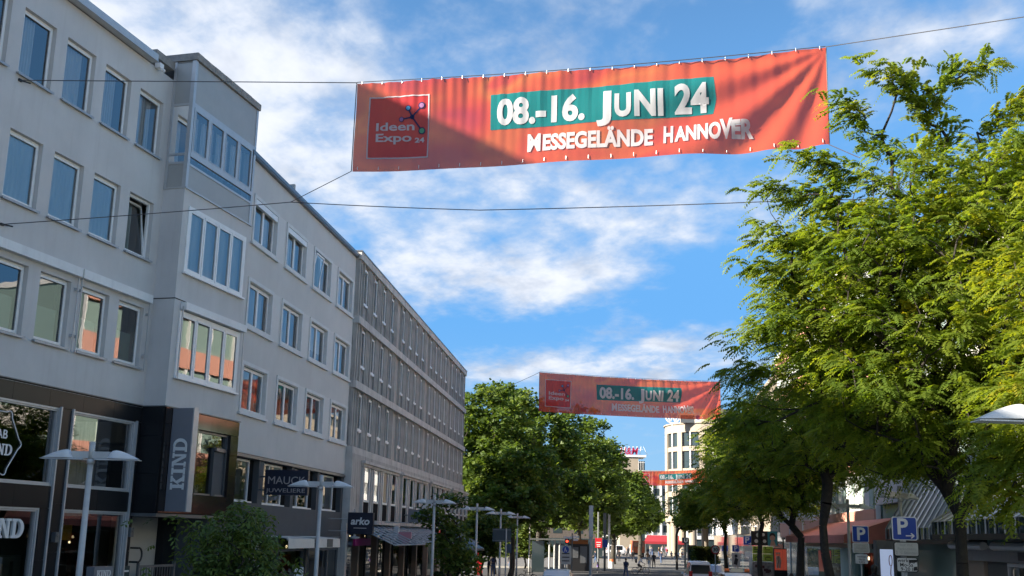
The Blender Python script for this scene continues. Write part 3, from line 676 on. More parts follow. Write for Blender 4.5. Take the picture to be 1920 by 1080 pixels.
for ri, (z0, z1) in enumerate(rows_b):
    for ci, c in enumerate(cols_b):
        w = link('window', fr_b, B, (c + IN, 0, z0 + .06)); link('surround', sur_b, w); link('sill', sill_b, w)
        tilt = ri == 2 and ci == 2
        for k in range(2):
            p = link('pane', pn_b[k], w)
            if tilt and k == 0: p.rotation_euler = (rad(8), 0, 0); p.location = (0, .02, -.02)
        if tilt:
            q = MB(); q.ring(.07, half - .01, .02, HB - .1, .06, .0, .05); sh = q.build('sash', M['white_paint'], w, (0, .16, .04)); sh.rotation_euler = (rad(9), 0, 0)
        if ri == 2 and ci < 2: link('shutter_box', box_b, w)
        if ri == 2 and not tilt: link('curtain', cu_b, w)
        if ri == 1 and ci != 2: link('curtain', cu_b, w, (0, .05, 0))
        if (ri, ci) in ((1, 2), (0, 3)): link('blind', rol, w)
        if ri >= 1 or ci: link('plaster_patch', patch, w, (WI + IN + .03, 0, 0))
# dark base
bh = [(33.3, 35.46, 4.30, 5.79), (35.92, 38.90, 4.27, 5.79), (39.22, 42.10, 4.25, 5.79), (42.46, 45.58, 4.25, 5.79), (36.0, 41.2, 0, 3.1), (41.5, 45.9, 0, 3.1)]
mb = MB(); mb.wall(31.5, 46.36, 0, 5.925, bh, .02, .42); mb.face([(31.5, .02, 0), (31.5, .02, 5.9), (31.5, 3, 5.9), (31.5, 3, 0)]); mb.build('dark_base', M['dark_wall'], B)
mb = MB(); mb.box(31.5, 46.05, -.05, .015, 5.80, 5.90); mb.box(31.5, 46.05, -.03, .015, 3.14, 3.2); mb.build('string_course', M['alu_dark'], B)
wz = [(33.32, 35.04), (35.95, 38.37), (39.25, 41.6), (42.5, 45.0)]
for (a, b), h in zip(wz, bh):
    f = MB(); f.ring(a, b, h[2] + .02, 5.76, .07, .22, .32); w_ = b - a
    if w_ > 2: f.box(a + w_ * .42, a + w_ * .42 + .07, .22, .3, h[2] + .02, 5.76)
    f.box(a - .02, b + .02, .06, .22, h[2], h[2] + .05)
    w = f.build('window', M['white_paint'], B); link('pane', pane_mesh(a + .07, b - .07, h[2] + .09, 5.69, .27, 'pane', 'glass_shop'), w)
    mb = MB(); mb.box(b, h[1], .24, .3, h[2], 5.79); mb.build('infill_panel', M['joint'], B)
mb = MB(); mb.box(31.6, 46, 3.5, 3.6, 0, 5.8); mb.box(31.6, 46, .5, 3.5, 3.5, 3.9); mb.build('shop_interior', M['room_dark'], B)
mb = MB()
for x in (36.1, 38.2, 41.1, 41.55, 43.0, 44.4, 45.8): mb.box(x - .05, x + .05, .10, .2, 0, 3.1)
mb.box(36, 41.2, .1, .2, 2.62, 2.7); mb.box(41.5, 45.9, .1, .2, 2.62, 2.7); mb.build('shop_frame', M['alu_dark'], B)
link('shop_window', pane_mesh(36.05, 41.15, 0.1, 3.05, .15, 'shop_window', 'glass_shop'), B); link('shop_window', pane_mesh(41.55, 45.85, 0.1, 3.05, .15, 'shop_window', 'glass_shop'), B)
mb = MB(); mb.box(45.9, 46.07, -.03, .02, 0, 3.1); mb.build('corner_post', mat('copper_trim', (.2, .12, .08), .5, .3), B)
mb = MB(); mb.box(42.2, 44.0, 1.6, 1.7, .4, 2.4); mb.build('display', mat('red_display', (.35, .05, .03), .7), B)
mb = MB()
for x in (42.3, 43.4): mb.disc(x, 2.75, .06, 1.2, 1.25, 0, 10)
mb.build('shop_lights', M['warm_light'], B)
for (a, b, nm) in ((36.0, 38.95, 'left white canvas awning over the dark shop beneath the MAUCK sign'), (39.4, 42.3, 'right white canvas awning with a dark square beside the arko sign')):
    r = root('awning', nm, 'awning', MBm @ T((a, -.02, 2.78)), group='white awnings over the dark shop')
    mb = MB(); W = b - a
    mb.grid([[(0, 0, .42), (W, 0, .42)], [(0, -1.0, .34), (W, -1.0, .34)]]); mb.grid([[(0, -1.0, .34), (W, -1.0, .34)], [(0, -1.02, 0), (W, -1.02, 0)]]); mb.build('canvas', M['awning_white'], r)
    mb = MB(); mb.box(0, W, -.99, -.94, .28, .33); mb.box(.05, .09, -.95, 0, .36, .39); mb.box(W - .09, W - .05, -.95, 0, .36, .39); mb.build('awning_arm', M['alu'], r)
    if a > 39:
        mb = MB(); mb.box(W * .38, W * .64, -1.03, -1.022, .02, .33); mb.build('dark_square', M['slate_pole'], r)

sg = root('hanging_sign', 'dark projecting shop sign reading MAUCK JUWELIERE in front of the white windows', 'sign', MBm @ T((35.62, 0, 4.66)))
mb = MB(); mb.box(-.09, .09, -1.75, -.18, -.05, .82); mb.build('sign_board', M['navy'], sg)
mb = MB(); mb.box(-.03, .03, -.2, .02, .55, .6); mb.box(-.03, .03, -.2, .02, .1, .15); mb.build('bracket', M['alu_dark'], sg)
FACE = Matrix(((0, 1, 0, 0), (-1, 0, 0, 0), (0, 0, 1, 0), (0, 0, 0, 1)))     # lettering that looks back down the front (normal -x)
def side_text(name, body, size, m, parent, x, y, z, width=None, **k):
    o = text(name, body, size, m, parent, 0, 0, 0, width=width, **k); o.matrix_local = T((x, y, z)) @ FACE; return o
gl = mat('dull_gold_letters', (.36, .32, .30), .5)
side_text('word', 'MAUCK', .38, gl, sg, -.095, -.97, .33, width=1.35); side_text('word', 'JUWELIERE', .2, gl, sg, -.095, -.97, .04, width=1.42)
sg = root('hanging_sign', 'square navy projecting sign with white lower-case arko lettering', 'sign', MBm @ T((44.0, 0, 3.32)))
mb = MB(); mb.box(-.12, .12, -1.95, -.85, 0, .90); mb.build('sign_board', M['navy'], sg)
mb = MB(); mb.tube([(0, -.85, .62), (0, .02, .62)], .02, 6); mb.tube([(0, -.85, .12), (0, .02, .12)], .02, 6); mb.tube([(0, -1.1, .9), (0, -1.1, 1.05)], .025, 6); mb.build('bracket', M['alu'], sg)
side_text('word', 'arko', .42, M['sign_white'], sg, -.125, -1.39, .40, fat=.012, width=.82, shear=.15)
mb = MB(); mb.box(-.126, -.122, -1.68, -1.12, .24, .26); mb.build('underline', M['sign_white'], sg)
sg = root('spot_lamp', 'small pale dish lamp hanging under the arko sign', 'lamp', MBm @ T((44.0, -1.15, 3.17)))
mb = MB(); mb.grid([[(r * math.cos(a), r * math.sin(a), z) for a in np.linspace(0, 2 * math.pi, 13)[:-1]] for r, z in ((.05, .14), (.07, .05), (.24, .03), (.2, -.03), (.02, -.06))], closed=True); mb.build('dish', M['lamp_shade'], sg)

# ---------------------------------------------------------------- concrete office block (front C)
C_ = root('concrete_block', 'weathered concrete office block with close vertical fins and narrow white windows', 'building', MC)
C0, C1 = 46.35, 82.6
floors = [(7.24, 9.88, 8.06, 9.76), (10.20, 12.90, 11.04, 12.80), (13.26, 15.95, 14.05, 15.80)]
wx = [47.50 + 9.27 * gI + 2.07 * k for gI in range(4) for k in range(4)]
WC = .84
holes = [(x, x + WC, w0, w1) for (_, _, w0, w1) in floors for x in wx]
fx = [48.5 + 9.27 * gI + 2.09 * k for gI in range(4) for k in range(4)]
gh = [(x, x + 1.2, 3.98, 6.52) for x in fx]
mb = MB(); mb.wall(C0, C1, 6.9, 16.0, holes, .05, .16); mb.wall(C0, C1, 3.9, 6.9, gh, -.22, .2)
mb.face([(C1, .12, 0), (C1, 12, 0), (C1, 12, 16.3), (C1, .12, 16.3)]); mb.face([(C0, 0, 16.0), (C0, 12, 16), (C0, 12, 6), (C0, 0, 6)]); mb.face([(C0, .1, 16.3), (C1, .1, 16.3), (C1, 12, 16.3), (C0, 12, 16.3)])
mb.build('wall', M['concrete'], C_)
mb = MB(); mb.box(C0 - .05, C1 + .1, -.16, .3, 15.95, 16.30); mb.build('roof_fascia', M['concrete_lt'], C_)
mb = MB(); mb.box(47, 71, 18, 26, 0, 30); mb.build('unseen_shade_block', M['concrete'], C_)  # unseen tall block added behind this front to shade the middle banner
mb = MB(); mb.box(C0 - .08, C1 + .13, -.19, .3, 16.301, 16.36); mb.build('roof_edge', M['alu_dark'], C_)
for k, z in enumerate((6.90, 9.88, 12.90)):
    n = 9
    for i in range(n):
        a, b = C0 - .03 + (C1 - C0 + .1) * i / n, C0 - .03 + (C1 - C0 + .1) * (i + 1) / n
        q = MB(); q.box(a + .008, b - .008, -.20 + random.uniform(-.006, .006), .15, z, z + (.31 if k == 0 else .34)); q.build('floor_band', M['concrete_lt'], C_)
fin_meshes = []
for (z0, z1, w0, w1) in floors:
    q = MB(); q.box(-.055, .055, -.085, .048, z0 + .02, z1); fin_meshes.append(q.mesh('fin', [M['concrete_fin']]))
for fi, (z0, z1, w0, w1) in enumerate(floors):
    pos = [C0 + .12, C0 + .5]
    for x in wx: pos += [x - .09, x + WC + .09, x + WC + .37, x + WC + .66]
    for x in pos:
        if C0 < x < C1: link('fin', fin_meshes[fi], C_, (x, random.uniform(-.004, .004), 0))
for fi, (z0, z1, w0, w1) in enumerate(floors):
    H_ = w1 - w0
    f = MB(); f.ring(0, WC, 0, H_, .10, -.01, .12); f.box(.0, WC, -.07, -.01, -.06, .05); frm = f.mesh('window', [M['white_paint']])
    pn = pane_mesh(.1, WC - .1, .1, H_ - .1, .03); sp = MB(); sp.box(0, WC, .02, .048, z0 + .06 - w0, -.06); spm = sp.mesh('spandrel', [M['spandrel']])
    cu = pane_mesh(.05, WC - .05, H_ * .25, H_, .20, 'blind', 'film'); sl_ = MB(); sl_.box(.0, .26, -.085, -.071, -.10, .0); slm = sl_.mesh('sill', [M['white_paint']])
    for i, x in enumerate(wx):
        w = link('window', frm, C_, (x, 0, w0)); link('pane', pn, w); link('spandrel', spm, w); link('sill', slm, w, (WC * .32, 0, 0))
        if (i * 7 + fi * 3) % 5 < 2: link('blind', cu, w)
# first-floor bays: hoods, frames, dark breast panels
for gI in range(4):
    a = 48.05 + 9.27 * gI; b = a + 8.2
    q = MB(); q.box(a - .1, b + .1, -.45, -.222, 6.55, 6.68); q.box(a - .02, b + .02, -.36, -.222, 6.42, 6.549); q.build('hood', M['concrete_lt'], C_)
    for k in range(5):
        x = a + .15 + 2.09 * k - (.12 if k == 4 else 0)
        q = MB(); q.box(x - .3 if k else x - .1, x + .3 if k < 4 else x + .1, -.30, -.222, 3.98, 6.42); q.box(x - .05, x + .05, -.34, -.3, 3.98, 6.42); q.build('pilaster', M['concrete_lt'], C_)
f = MB(); f.ring(0, 1.2, .82, 2.52, .10, -.29, -.15); frm = f.mesh('window', [M['white_paint']]); pn = pane_mesh(.1, 1.1, .92, 2.42, -.25)
q = MB(); q.box(0, 1.2, -.26, -.2, 0, .80); bp_ = q.mesh('breast_panel', [M['joint']]); q = MB(); q.box(.05, 1.15, -.06, -.02, 1.9, 2.42); rp = q.mesh('poster', [mat('red_orange_print', (.75, .08, .03), .6)])
for i, x in enumerate(fx):
    w = link('window', frm, C_, (x, 0, 3.98)); link('pane', pn, w); link('breast_panel', bp_, w)
    if i < 4: link('poster', rp, w, (0, .06, 0))
mb = MB()
for z in (4.0, 7.0, 10.0, 13.0): mb.box(C0 + .2, C1 - .1, .5, 4.5, z, z + .1)
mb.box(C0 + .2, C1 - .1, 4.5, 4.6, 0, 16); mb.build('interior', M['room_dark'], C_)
mb = MB(); mb.box(C0 - .02, C0 - .002, -.22, .3, 3.97, 6.9); mb.box(C0 - .05, C0 + .28, -.12, .9, 0, 3.775); mb.build('corner_pier', M['concrete_lt'], C_)
mb = MB(); mb.box(C0, C1, -.34, .118, 3.78, 3.97); mb.build('ledge', M['concrete_lt'], C_)
wp = mat('warm_pillar', (.3, .22, .17), .5)
for x in (C0 + .3, 50.6, 54.6, 58.0, 62.0, 66.0, 70, 74, 78, 82): mb = MB(); mb.box(x - .15, x + .15, .3, .6, 0, 3.78); mb.build('column', wp, C_)
link('shop_window', pane_mesh(C0 + .2, C1 - .2, .1, 3.7, .8, 'shop_window', 'glass_shop'), C_)
mb = MB(); mb.box(C0 + .3, C1, 2.5, 2.6, 0, 3.7); mb.build('shop_interior', M['beige_wall'], C_)
mb = MB(); mb.box(46.5, 49.6, -.5, -.42, 2.80, 3.12); mb.build('magenta_fascia', M['magenta'], C_)
for k in range(9): mb = MB(); mb.box(47 + 2.3 * k, 47.08 + 2.3 * k, .72, .8, 0, 3.7); mb.build('shop_mullion', M['black'], C_)
for x in (52.3, 55.2, 59.6): mb = MB(); mb.box(x, x + .9, 1.4, 1.5, .2, 2.6); mb.build('shop_door', M['black'], C_)
mb = MB()
for k in range(10): mb.disc(48.5 + 1.7 * k, 3.2, .035, 1.5, 1.55, 0, 8)
mb.build('shop_lights', M['warm_light'], C_)
# glass canopies over the pavement
for (a, b, nm) in ((46.9, 57.8, 'near sloping glass canopy over the shop door under the concrete block'), (58.3, 66.0, 'middle sloping glass canopy under the concrete block'), (71.5, 80.5, 'far small glass canopy under the concrete block')):
    r = root('glass_canopy', nm, 'canopy', MC @ T((a, -.02, 2.86)), group='sloping glass canopies')
    W = b - a; n = int(W / 1.1)
    q = MB(); q.box(0, 1, -1.9, 0, 0, .02)
    for k in range(n):
        x0, x1 = W * k / n + .03, W * (k + 1) / n - .03
        q = MB(); q.grid([[(x0, -2.2, 0), (x1, -2.2, 0)], [(x0, 0, .95), (x1, 0, .95)]]); q.build('canopy_pane', M['glass_roof'], r)
    q = MB()
    for k in range(n + 1): q.tube([(W * k / n, -2.2, 0.0), (W * k / n, 0, .95)], .03, 5)
    q.tube([(0, -2.2, 0), (W, -2.2, 0)], .035, 5); q.tube([(0, -1.1, .46), (W, -1.1, .46)], .02, 5); q.build('canopy_frame', M['alu'], r)
sg = root('hanging_clock', 'round white clock hanging from the concrete block behind the third lamp', 'clock', MC @ T((61.5, -1.15, 4.78)))
CK = FACE
mb = MB(); mb.disc(0, 0, .42, -.06, .06, 0, 28); o = mb.build('clock_face', M['sign_white'], sg); o.matrix_local = CK
mb = MB()
for k in range(24):
    a0, a1 = 2 * math.pi * k / 24, 2 * math.pi * (k + 1) / 24
    mb.prism([(.42 * math.cos(a0), .42 * math.sin(a0)), (.48 * math.cos(a0), .48 * math.sin(a0)), (.48 * math.cos(a1), .48 * math.sin(a1)), (.42 * math.cos(a1), .42 * math.sin(a1))], -.09, .09)
mb.box(-.02, .02, -.075, -.062, -.02, .22); mb.box(-.02, .2, -.07, -.0635, -.02, .03); o = mb.build('clock_rim', M['black'], sg); o.matrix_local = CK
mb = MB(); mb.tube([(0, .4, .1), (0, 1.2, .1)], .03, 6); mb.build('bracket', M['alu_dark'], sg)
sg = root('hanging_sign', 'grey hanging sign with small dark LACOSTE lettering and a green mark by the clock', 'sign', MC @ T((58.6, 0, 4.0)))
mb = MB(); mb.box(-.08, .08, -1.95, -.5, 0, .72); mb.build('sign_board', M['sign_grey'], sg); mb = MB(); mb.tube([(0, -.5, .4), (0, .1, .4)], .03, 6); mb.build('bracket', M['alu_dark'], sg)
side_text('word', 'LACOSTE', .22, M['ink'], sg, -.085, -1.22, .18, width=1.1, fat=.006)
mb = MB(); mb.prism([(0, .0), (.5, .04), (.62, .12), (.3, .16), (.1, .1)], -.01, 0); o = mb.build('green_mark', mat('green_mark', (.01, .16, .07), .5), sg); o.matrix_local = T((-.083, -.95, .45)) @ FACE
sg = root('hanging_sign', 'pink and white double sign hanging over the first glass canopy', 'sign', MC @ T((53.2, 0, 3.2)))
mb = MB(); mb.box(-.06, .06, -1.75, -1.1, -.06, .26); mb.build('sign_board', M['pink'], sg); mb = MB(); mb.box(-.12, .12, -1.1, -.88, -.1, .56); mb.build('white_panel', M['sign_white'], sg)
mb = MB(); mb.tube([(0, -1.6, .26), (0, -1.6, .72), (0, 0, .72)], .025, 6); mb.build('bracket', M['alu'], sg)
# ---------------------------------------------------------------- right-hand row (mostly behind the trees)
PH_R = math.atan(.132)
def right_matrix(off=0.0):
    """frame of the right-hand fronts: x toward the camera along the front, y into the building"""
    return Matrix.Translation((8.4 + off, 0, 0)) @ RZ(-math.pi / 2 - PH_R)
MR = right_matrix(2.4)
cR = math.cos(PH_R)
def ur(Y): return -Y / cR             # local x of a point at depth Y
def curtain_front(r, y0, y1, base, top, storey, bay, mglass, mframe, mband, band_h, depth=14, first=None):
    xa, xb = ur(y1), ur(y0); first = first or base
    mb = MB(); mb.box(xa, xb, .25, depth, 0, top); mb.build('core', mglass, r)
    n = max(1, round((xb - xa) / bay)); z = first
    bands = []
    while z < top - .2:
        h = min(band_h, top - z); q = MB(); q.box(xa - .02, xb + .02, -.02, .30, z, z + h); q.build('spandrel_band', mband, r); z += storey
    fm = MB(); fm.box(-.05, .05, .06, .28, base, top); fme = fm.mesh('mullion', [mframe])
    for k in range(n + 1): link('mullion', fme, r, (xa + (xb - xa) * k / n, 0, 0))
    q = MB(); q.box(xa - .1, xb + .1, -.12, depth + .1, top, top + .35); q.build('roof_edge', mframe, r)
R1 = root('glazed_block', 'pale modern block with white mullions hidden behind the nearest street trees', 'building', MR)
curtain_front(R1, 4, 49.5, 5.4, 13.0, 3.4, 1.6, M['green_glass'], M['zinc_rib'], M['concrete_lt'], 1.2, first=5.2)
R2 = root('salmon_block', 'salmon-coloured block with greenish glass bands behind the middle street trees', 'building', MR)
curtain_front(R2, 50.2, 86, 3.6, 18.0, 3.3, 2.4, M['green_glass'], M['white_paint'], M['salmon'], 1.3, first=3.75)
R3 = root('stone_house', 'cream stone shop building glimpsed behind the far street trees', 'building', MR)
curtain_front(R3, 87, 130, 4.4, 17.0, 3.4, 2.2, M['dark_glass'], M['cream_stone'], M['cream_stone'], 1.6, first=4.2)
R4 = root('pale_house', 'pale office front beyond the cream stone house, mostly behind foliage', 'building', MR)
curtain_front(R4, 131, 176, 4.4, 18.0, 3.5, 2.2, M['dark_glass'], M['white_render'], M['white_render'], 1.8, first=4.2)

# ribbed zinc canopy of the near shop
def ribbed_canopy(r, x0, x1, yf, zf, yb, zb, lip):
    n = int(round((x1 - x0) / .72)); s = (x1 - x0) / n
    for k in range(n):
        a, b = x0 + s * k, x0 + s * (k + 1)
        q = MB(); q.grid([[(a + .03, yf, zf), (b - .03, yf, zf)], [(a + .03, yb, zb), (b - .03, yb, zb)]]); q.build('roof_sheet', M['zinc'], r)
        q = MB(); q.box(a + .03, b - .03, yf, yf + .04, zf - lip, zf - .004); q.build('lip_panel', M['dark_glass'], r)
    for k in range(n + 1):
        a = x0 + s * k; q = MB(); q.tube([(a, yf - .03, zf - lip), (a, yf - .03, zf), (a, yb, zb + .05)], .033, 5); q.build('rib', M['zinc_rib'], r)
    q = MB(); q.box(x0 - .04, x1, yf - .02, yf + .5, zf - lip - .14, zf - lip - .004); q.build('gutter', M['black'], r)
MK = right_matrix(0.0)
cn = root('ribbed_canopy', 'grey zinc shop canopy with pale ribs behind the arrow parking sign', 'canopy', MK)
ribbed_canopy(cn, ur(31.2), ur(9), 0, 4.08, 2.35, 5.45, .36)
q = MB(); q.face([(ur(31.2), 0, 3.72), (ur(31.2), 0, 4.08), (ur(31.2), 2.35, 5.45), (ur(31.2), 2.35, 3.72)]); q.build('end_panel', M['zinc'], cn)
cn2 = root('ribbed_canopy', 'grey zinc canopy set back behind the corner of the near ribbed canopy', 'canopy', right_matrix(1.2))
ribbed_canopy(cn2, ur(42.5), ur(31.6), 0, 4.0, 1.15, 5.9, .4)
# shop beneath
sh = root('corner_shop', 'glazed shop front with metal awning casing under the ribbed canopy', 'shop', right_matrix(.9))
mb = MB(); mb.box(ur(31), ur(9), 1.2, 1.46, 0, 3.7); mb.build('back_wall', M['beige_wall'], sh)
for (a, b) in ((22.4, 27.4), (17, 22.3), (10, 16.9)):
    f = MB(); f.ring(ur(b), ur(a), .3, 3.0, .09, -.05, .05); w = f.build('shop_window_frame', M['alu'], sh); link('pane', pane_mesh(ur(b) + .1, ur(a) - .1, .4, 2.9, 0, 'pane', 'glass_shop'), w)
mb = MB(); mb.box(ur(31), ur(9), -.1, .1, 3.02, 3.35); mb.build('fascia', M['alu_dark'], sh)
for (a, b) in ((28.0, 31.0), (9, 27.2)):
    mb = MB(); mb.tube([(ur(b), -.42, 3.42), (ur(a), -.42, 3.42)], .11, 8); mb.box(ur(b), ur(a), -.4, 0, 3.36, 3.42); mb.build('awning_casing', M['alu'], sh)
mb = MB(); mb.box(ur(31), ur(29.4), -.02, .3, 0, 3.0); mb.build('display_wall', mat('warm_display', (.33, .25, .18), .7), sh)
mb = MB(); mb.box(ur(29.3), ur(27.6), .05, .3, 0, 3.0); mb.build('doorway', M['room_dark'], sh)
for k, (a_, w_) in enumerate(((0, .5), (.56, .12), (.74, .12), (.95, .4), (1.42, .34), (1.82, .5), (2.4, .3), (2.78, .22))): mb = MB(); mb.box(ur(26.4) + a_, ur(26.4) + a_ + w_, -.108, -.101, 3.08, 3.28); mb.build('fascia_mark', M['ink'] if k < 3 else M['rust'], sh)
mb = MB()
for k in range(9): mb.disc(ur(30.9 - .17 * k), 2.1 + .05 * (k % 3), .03, -.06, -.03, 0, 8)
mb.build('shop_lights', M['warm_light'], sh)
mb = MB()
for k in range(5): mb.box(ur(26.6 - .8 * k), ur(26.0 - .8 * k), .7, .8, .4, 2.4 - .2 * (k % 2))
mb.build('display', mat('green_display', (.20, .25, .10), .6, var=.5, vscale=3), sh)
mb = MB(); mb.disc(ur(27.0), 2.0, .22, -.09, -.06, 0, 20); mb.build('round_notice', M['sign_white'], sh)
# salmon awning shop further on, with mint column and lit displays
sh = root('clothes_shop', 'open shop with a salmon awning, mint column and red-lit displays behind the tree trunks', 'shop', right_matrix(.6))
xa, xb = ur(62), ur(43.6)
mb = MB(); mb.grid([[(xa, -.9, 3.75), (xb, -.9, 3.75)], [(xa, 1.3, 4.5), (xb, 1.3, 4.5)]]); mb.grid([[(xa, -.92, 3.4), (xb, -.92, 3.4)], [(xa, -.9, 3.75), (xb, -.9, 3.75)]]); mb.face([(xb, -.9, 3.42), (xb, 1.3, 3.42), (xb, 1.3, 4.5), (xb, -.9, 3.75)]); mb.build('awning', M['salmon_awning'], sh)
mb = MB(); mb.box(xa, xb, 3.0, 3.1, 0, 3.6); mb.box(xa, xb, .2, 3.0, 3.2, 3.4); mb.build('interior', M['black'], sh)
mb = MB(); mb.tube([(ur(47.4), .1, 0), (ur(47.4), .1, 3.2)], .5, 20); mb.build('column', M['mint'], sh, smooth=False)
mb = MB(); mb.box(ur(52.5), ur(49.2), 1.4, 1.5, .3, 3.0); mb.build('red_display', mat('red_display', (.25, .03, .02), .7), sh)
for k, Yk in enumerate((50.0, 51.0)):
    q = MB(); q.tube([(ur(Yk), 1.2, .5), (ur(Yk), 1.2, 1.1), (ur(Yk), 1.2, 1.7), (ur(Yk), 1.2, 2.0)], [.16, .18, .26, .1], 8); q.tube([(ur(Yk), 1.2, 2.0), (ur(Yk), 1.2, 2.2), (ur(Yk), 1.2, 2.35)], [.08, .13, .06], 8); q.build('mannequin', M['black'], sh)
    q = MB(); q.disc(ur(Yk) + .35, 2.75, .08, 1.25, 1.3, 0, 10); q.build('spot_light', M['warm_light'], sh)
link('shop_window', pane_mesh(xa, ur(48), .1, 3.1, .3, 'shop_window', 'glass_shop'), sh)

# ---------------------------------------------------------------- far end of the street
VW = root('round_tower', 'cream stone rounded corner tower with tall windows and a ringed VW emblem on its roof', 'building', Matrix.Translation((at(1335, 1010, 217).x, 217, 0)))
R_ = 9.4; n = 24
def ringw(z0, z1, r): 
    q = MB(); q.grid([[(r * math.cos(2 * math.pi * k / 48), r * math.sin(2 * math.pi * k / 48), z) for k in range(48)] for z in (z0, z1)], closed=True)
    q.grid([[(r * math.cos(2 * math.pi * k / 48), r * math.sin(2 * math.pi * k / 48), z1) for k in range(48)], [(.0, .0, z1)] * 48], closed=True); return q
ringw(7.5, 27.6, R_ - .35).build('core', M['dark_glass'], VW)
for z0, z1 in ((7.3, 8.9), (12.6, 13.7), (17.4, 18.5), (22.2, 23.2), (26.2, 28.0)): ringw(z0, z1, R_).build('stone_band', M['cream_stone'], VW)
ringw(28.0, 28.3, R_ + .25).build('cornice', M['cream_stone'], VW); ringw(28.3, 31.5, R_ - 3.2).build('roof_drum', M['cream_stone'], VW)
pier = MB(); pier.box(-.6, .6, -.25, .2, 8.9, 26.2); pm = pier.mesh('stone_pier', [M['cream_stone']])
mul = MB(); mul.box(-.12, .12, -.1, .2, 8.9, 26.2); mm = mul.mesh('window_mullion', [M['sign_white']])
for k in range(12):
    a = 2 * math.pi * k / 12 + .15
    link('stone_pier', pm, VW, M4=T((R_ * math.cos(a) * .985, R_ * math.sin(a) * .985, 0)) @ RZ(a + math.pi / 2))
    a += math.pi / 12; link('window_mullion', mm, VW, M4=T((R_ * math.cos(a) * .985, R_ * math.sin(a) * .985, 0)) @ RZ(a + math.pi / 2))
for k in range(10):
    a = 2 * math.pi * k / 10 + .3
    q = MB(); q.tube([(R_ * .9 * math.cos(a), R_ * .9 * math.sin(a), 0), (R_ * .9 * math.cos(a), R_ * .9 * math.sin(a), 7.4)], .75, 14); q.build('column', M['cream_stone'], VW)
em = Matrix(((1, 0, 0, 0), (0, 1, 0, 0), (0, 0, 1, 0), (0, 0, 0, 1)))
q = MB()
for k in range(28):
    a0, a1 = 2 * math.pi * k / 28, 2 * math.pi * (k + 1) / 28
    q.prism([(1.25 * math.cos(a0), 1.25 * math.sin(a0)), (1.5 * math.cos(a0), 1.5 * math.sin(a0)), (1.5 * math.cos(a1), 1.5 * math.sin(a1)), (1.25 * math.cos(a1), 1.25 * math.sin(a1))], -.15, .15)
def bar2(a, b, w):
    a, b = Vector(a), Vector(b); d = (b - a).normalized(); p = Vector((-d.y, d.x)) * w / 2; return [tuple(a - p), tuple(b - p), tuple(b + p), tuple(a + p)]
for a, b in (((-.62, 1.08), (0, .12)), ((.62, 1.08), (0, .12)), ((-1.15, .45), (-.5, -1.05)), ((1.15, .45), (.5, -1.05)), ((-.5, -1.05), (0, -.1)), ((.5, -1.05), (0, -.1))): q.prism(bar2(a, b, .24), -.12, .12)
q.tube([(0, .3, -1.5), (0, .3, -3)], .12, 6)
eb = root('roof_emblem', 'white ringed VW emblem standing on the roof of the round tower', 'emblem', Matrix.Translation((at(1262, 780, 208).x, 208.6, at(1262, 780, 208).z)))
q.build('ring', M['sign_white'], eb)
q = MB(); q.box(1.8, 4.4, 0, 1.0, -1.2, .3); q.build('dark_unit', M['slate_pole'], eb)
q = MB(); q.box(4.5, 5.6, -.1, .2, -1.2, .9); q.build('white_panel', M['sign_white'], eb)
q = MB(); q.disc(5.05, -.1, .45, -.14, -.101, 0, 16); q.build('blue_mark', M['sign_blue'], eb)
VW.scale = (1, 1, .942)
# wing behind the tower
WG = root('stone_wing', 'cream stone wing joining the round tower on the right', 'building', Matrix.Translation((at(1322, 1010, 215).x + 6.5, 217, 0)))
q = MB(); q.box(0, 34, 0, 20, 0, 27.5); q.build('wall', M['cream_stone'], WG)
wm = MB(); wm.box(0, 1.6, -.02, .1, 0, 3.2); wmm = wm.mesh('window', [M['dark_glass']])
for i in range(9):
    for j in range(4): link('window', wmm, WG, (1.4 + 3.4 * i, 0, 9.2 + 4.75 * j))
# tower with red roof letters
p = at(1194, 857, 262)
HM = root('lift_tower', 'slim pale tower with a glazed corner, carrying red letters on its roof', 'building', Matrix.Translation((p.x - 2.2, 262, 0)))
q = MB(); q.box(-2, 2.6, 0, 7, 0, p.z); q.build('wall', M['cream_stone'], HM)
q = MB(); q.box(2.605, 4.2, -.05, 6, 0, p.z - 1.0); q.build('glass_corner', M['dark_glass'], HM)
q = MB()
for k in range(3): q.box(2.6 + .55 * k, 2.7 + .55 * k, -.12, -.055, 14, p.z - 1)
for k in range(5): q.box(2.6, 4.25, -.1, -.055, 14 + 2 * k, 14.12 + 2 * k)
q.build('glazing_bar', M['white_render'], HM)
q = MB(); q.box(-2.2, 4.5, -.3, 7.2, p.z, p.z + .5); q.build('cornice', M['sign_white'], HM)
lt = root('roof_letters', 'red H&M letters on a white frame on top of the slim tower', 'sign', Matrix.Translation((p.x - 2.2, 262.4, p.z + .55)))
text('letters', 'H&M', 2.5, mat('red_letters', (.30, .01, .05), .5), lt, .2, 0, .1, fat=.05, extrude=.12, width=4.6, shear=.2)
q = MB()
for k in range(6): q.tube([(-1.9 + k, .8, 0), (-1.6 + k, .5, 2.2)], .06, 4)
q.tube([(4.0, .5, 2.2), (5.0, .8, 0)], .06, 4); q.tube([(-1.8, .6, 1.4), (3.8, .6, 1.4)], .06, 4); q.build('frame', M['sign_white'], lt)
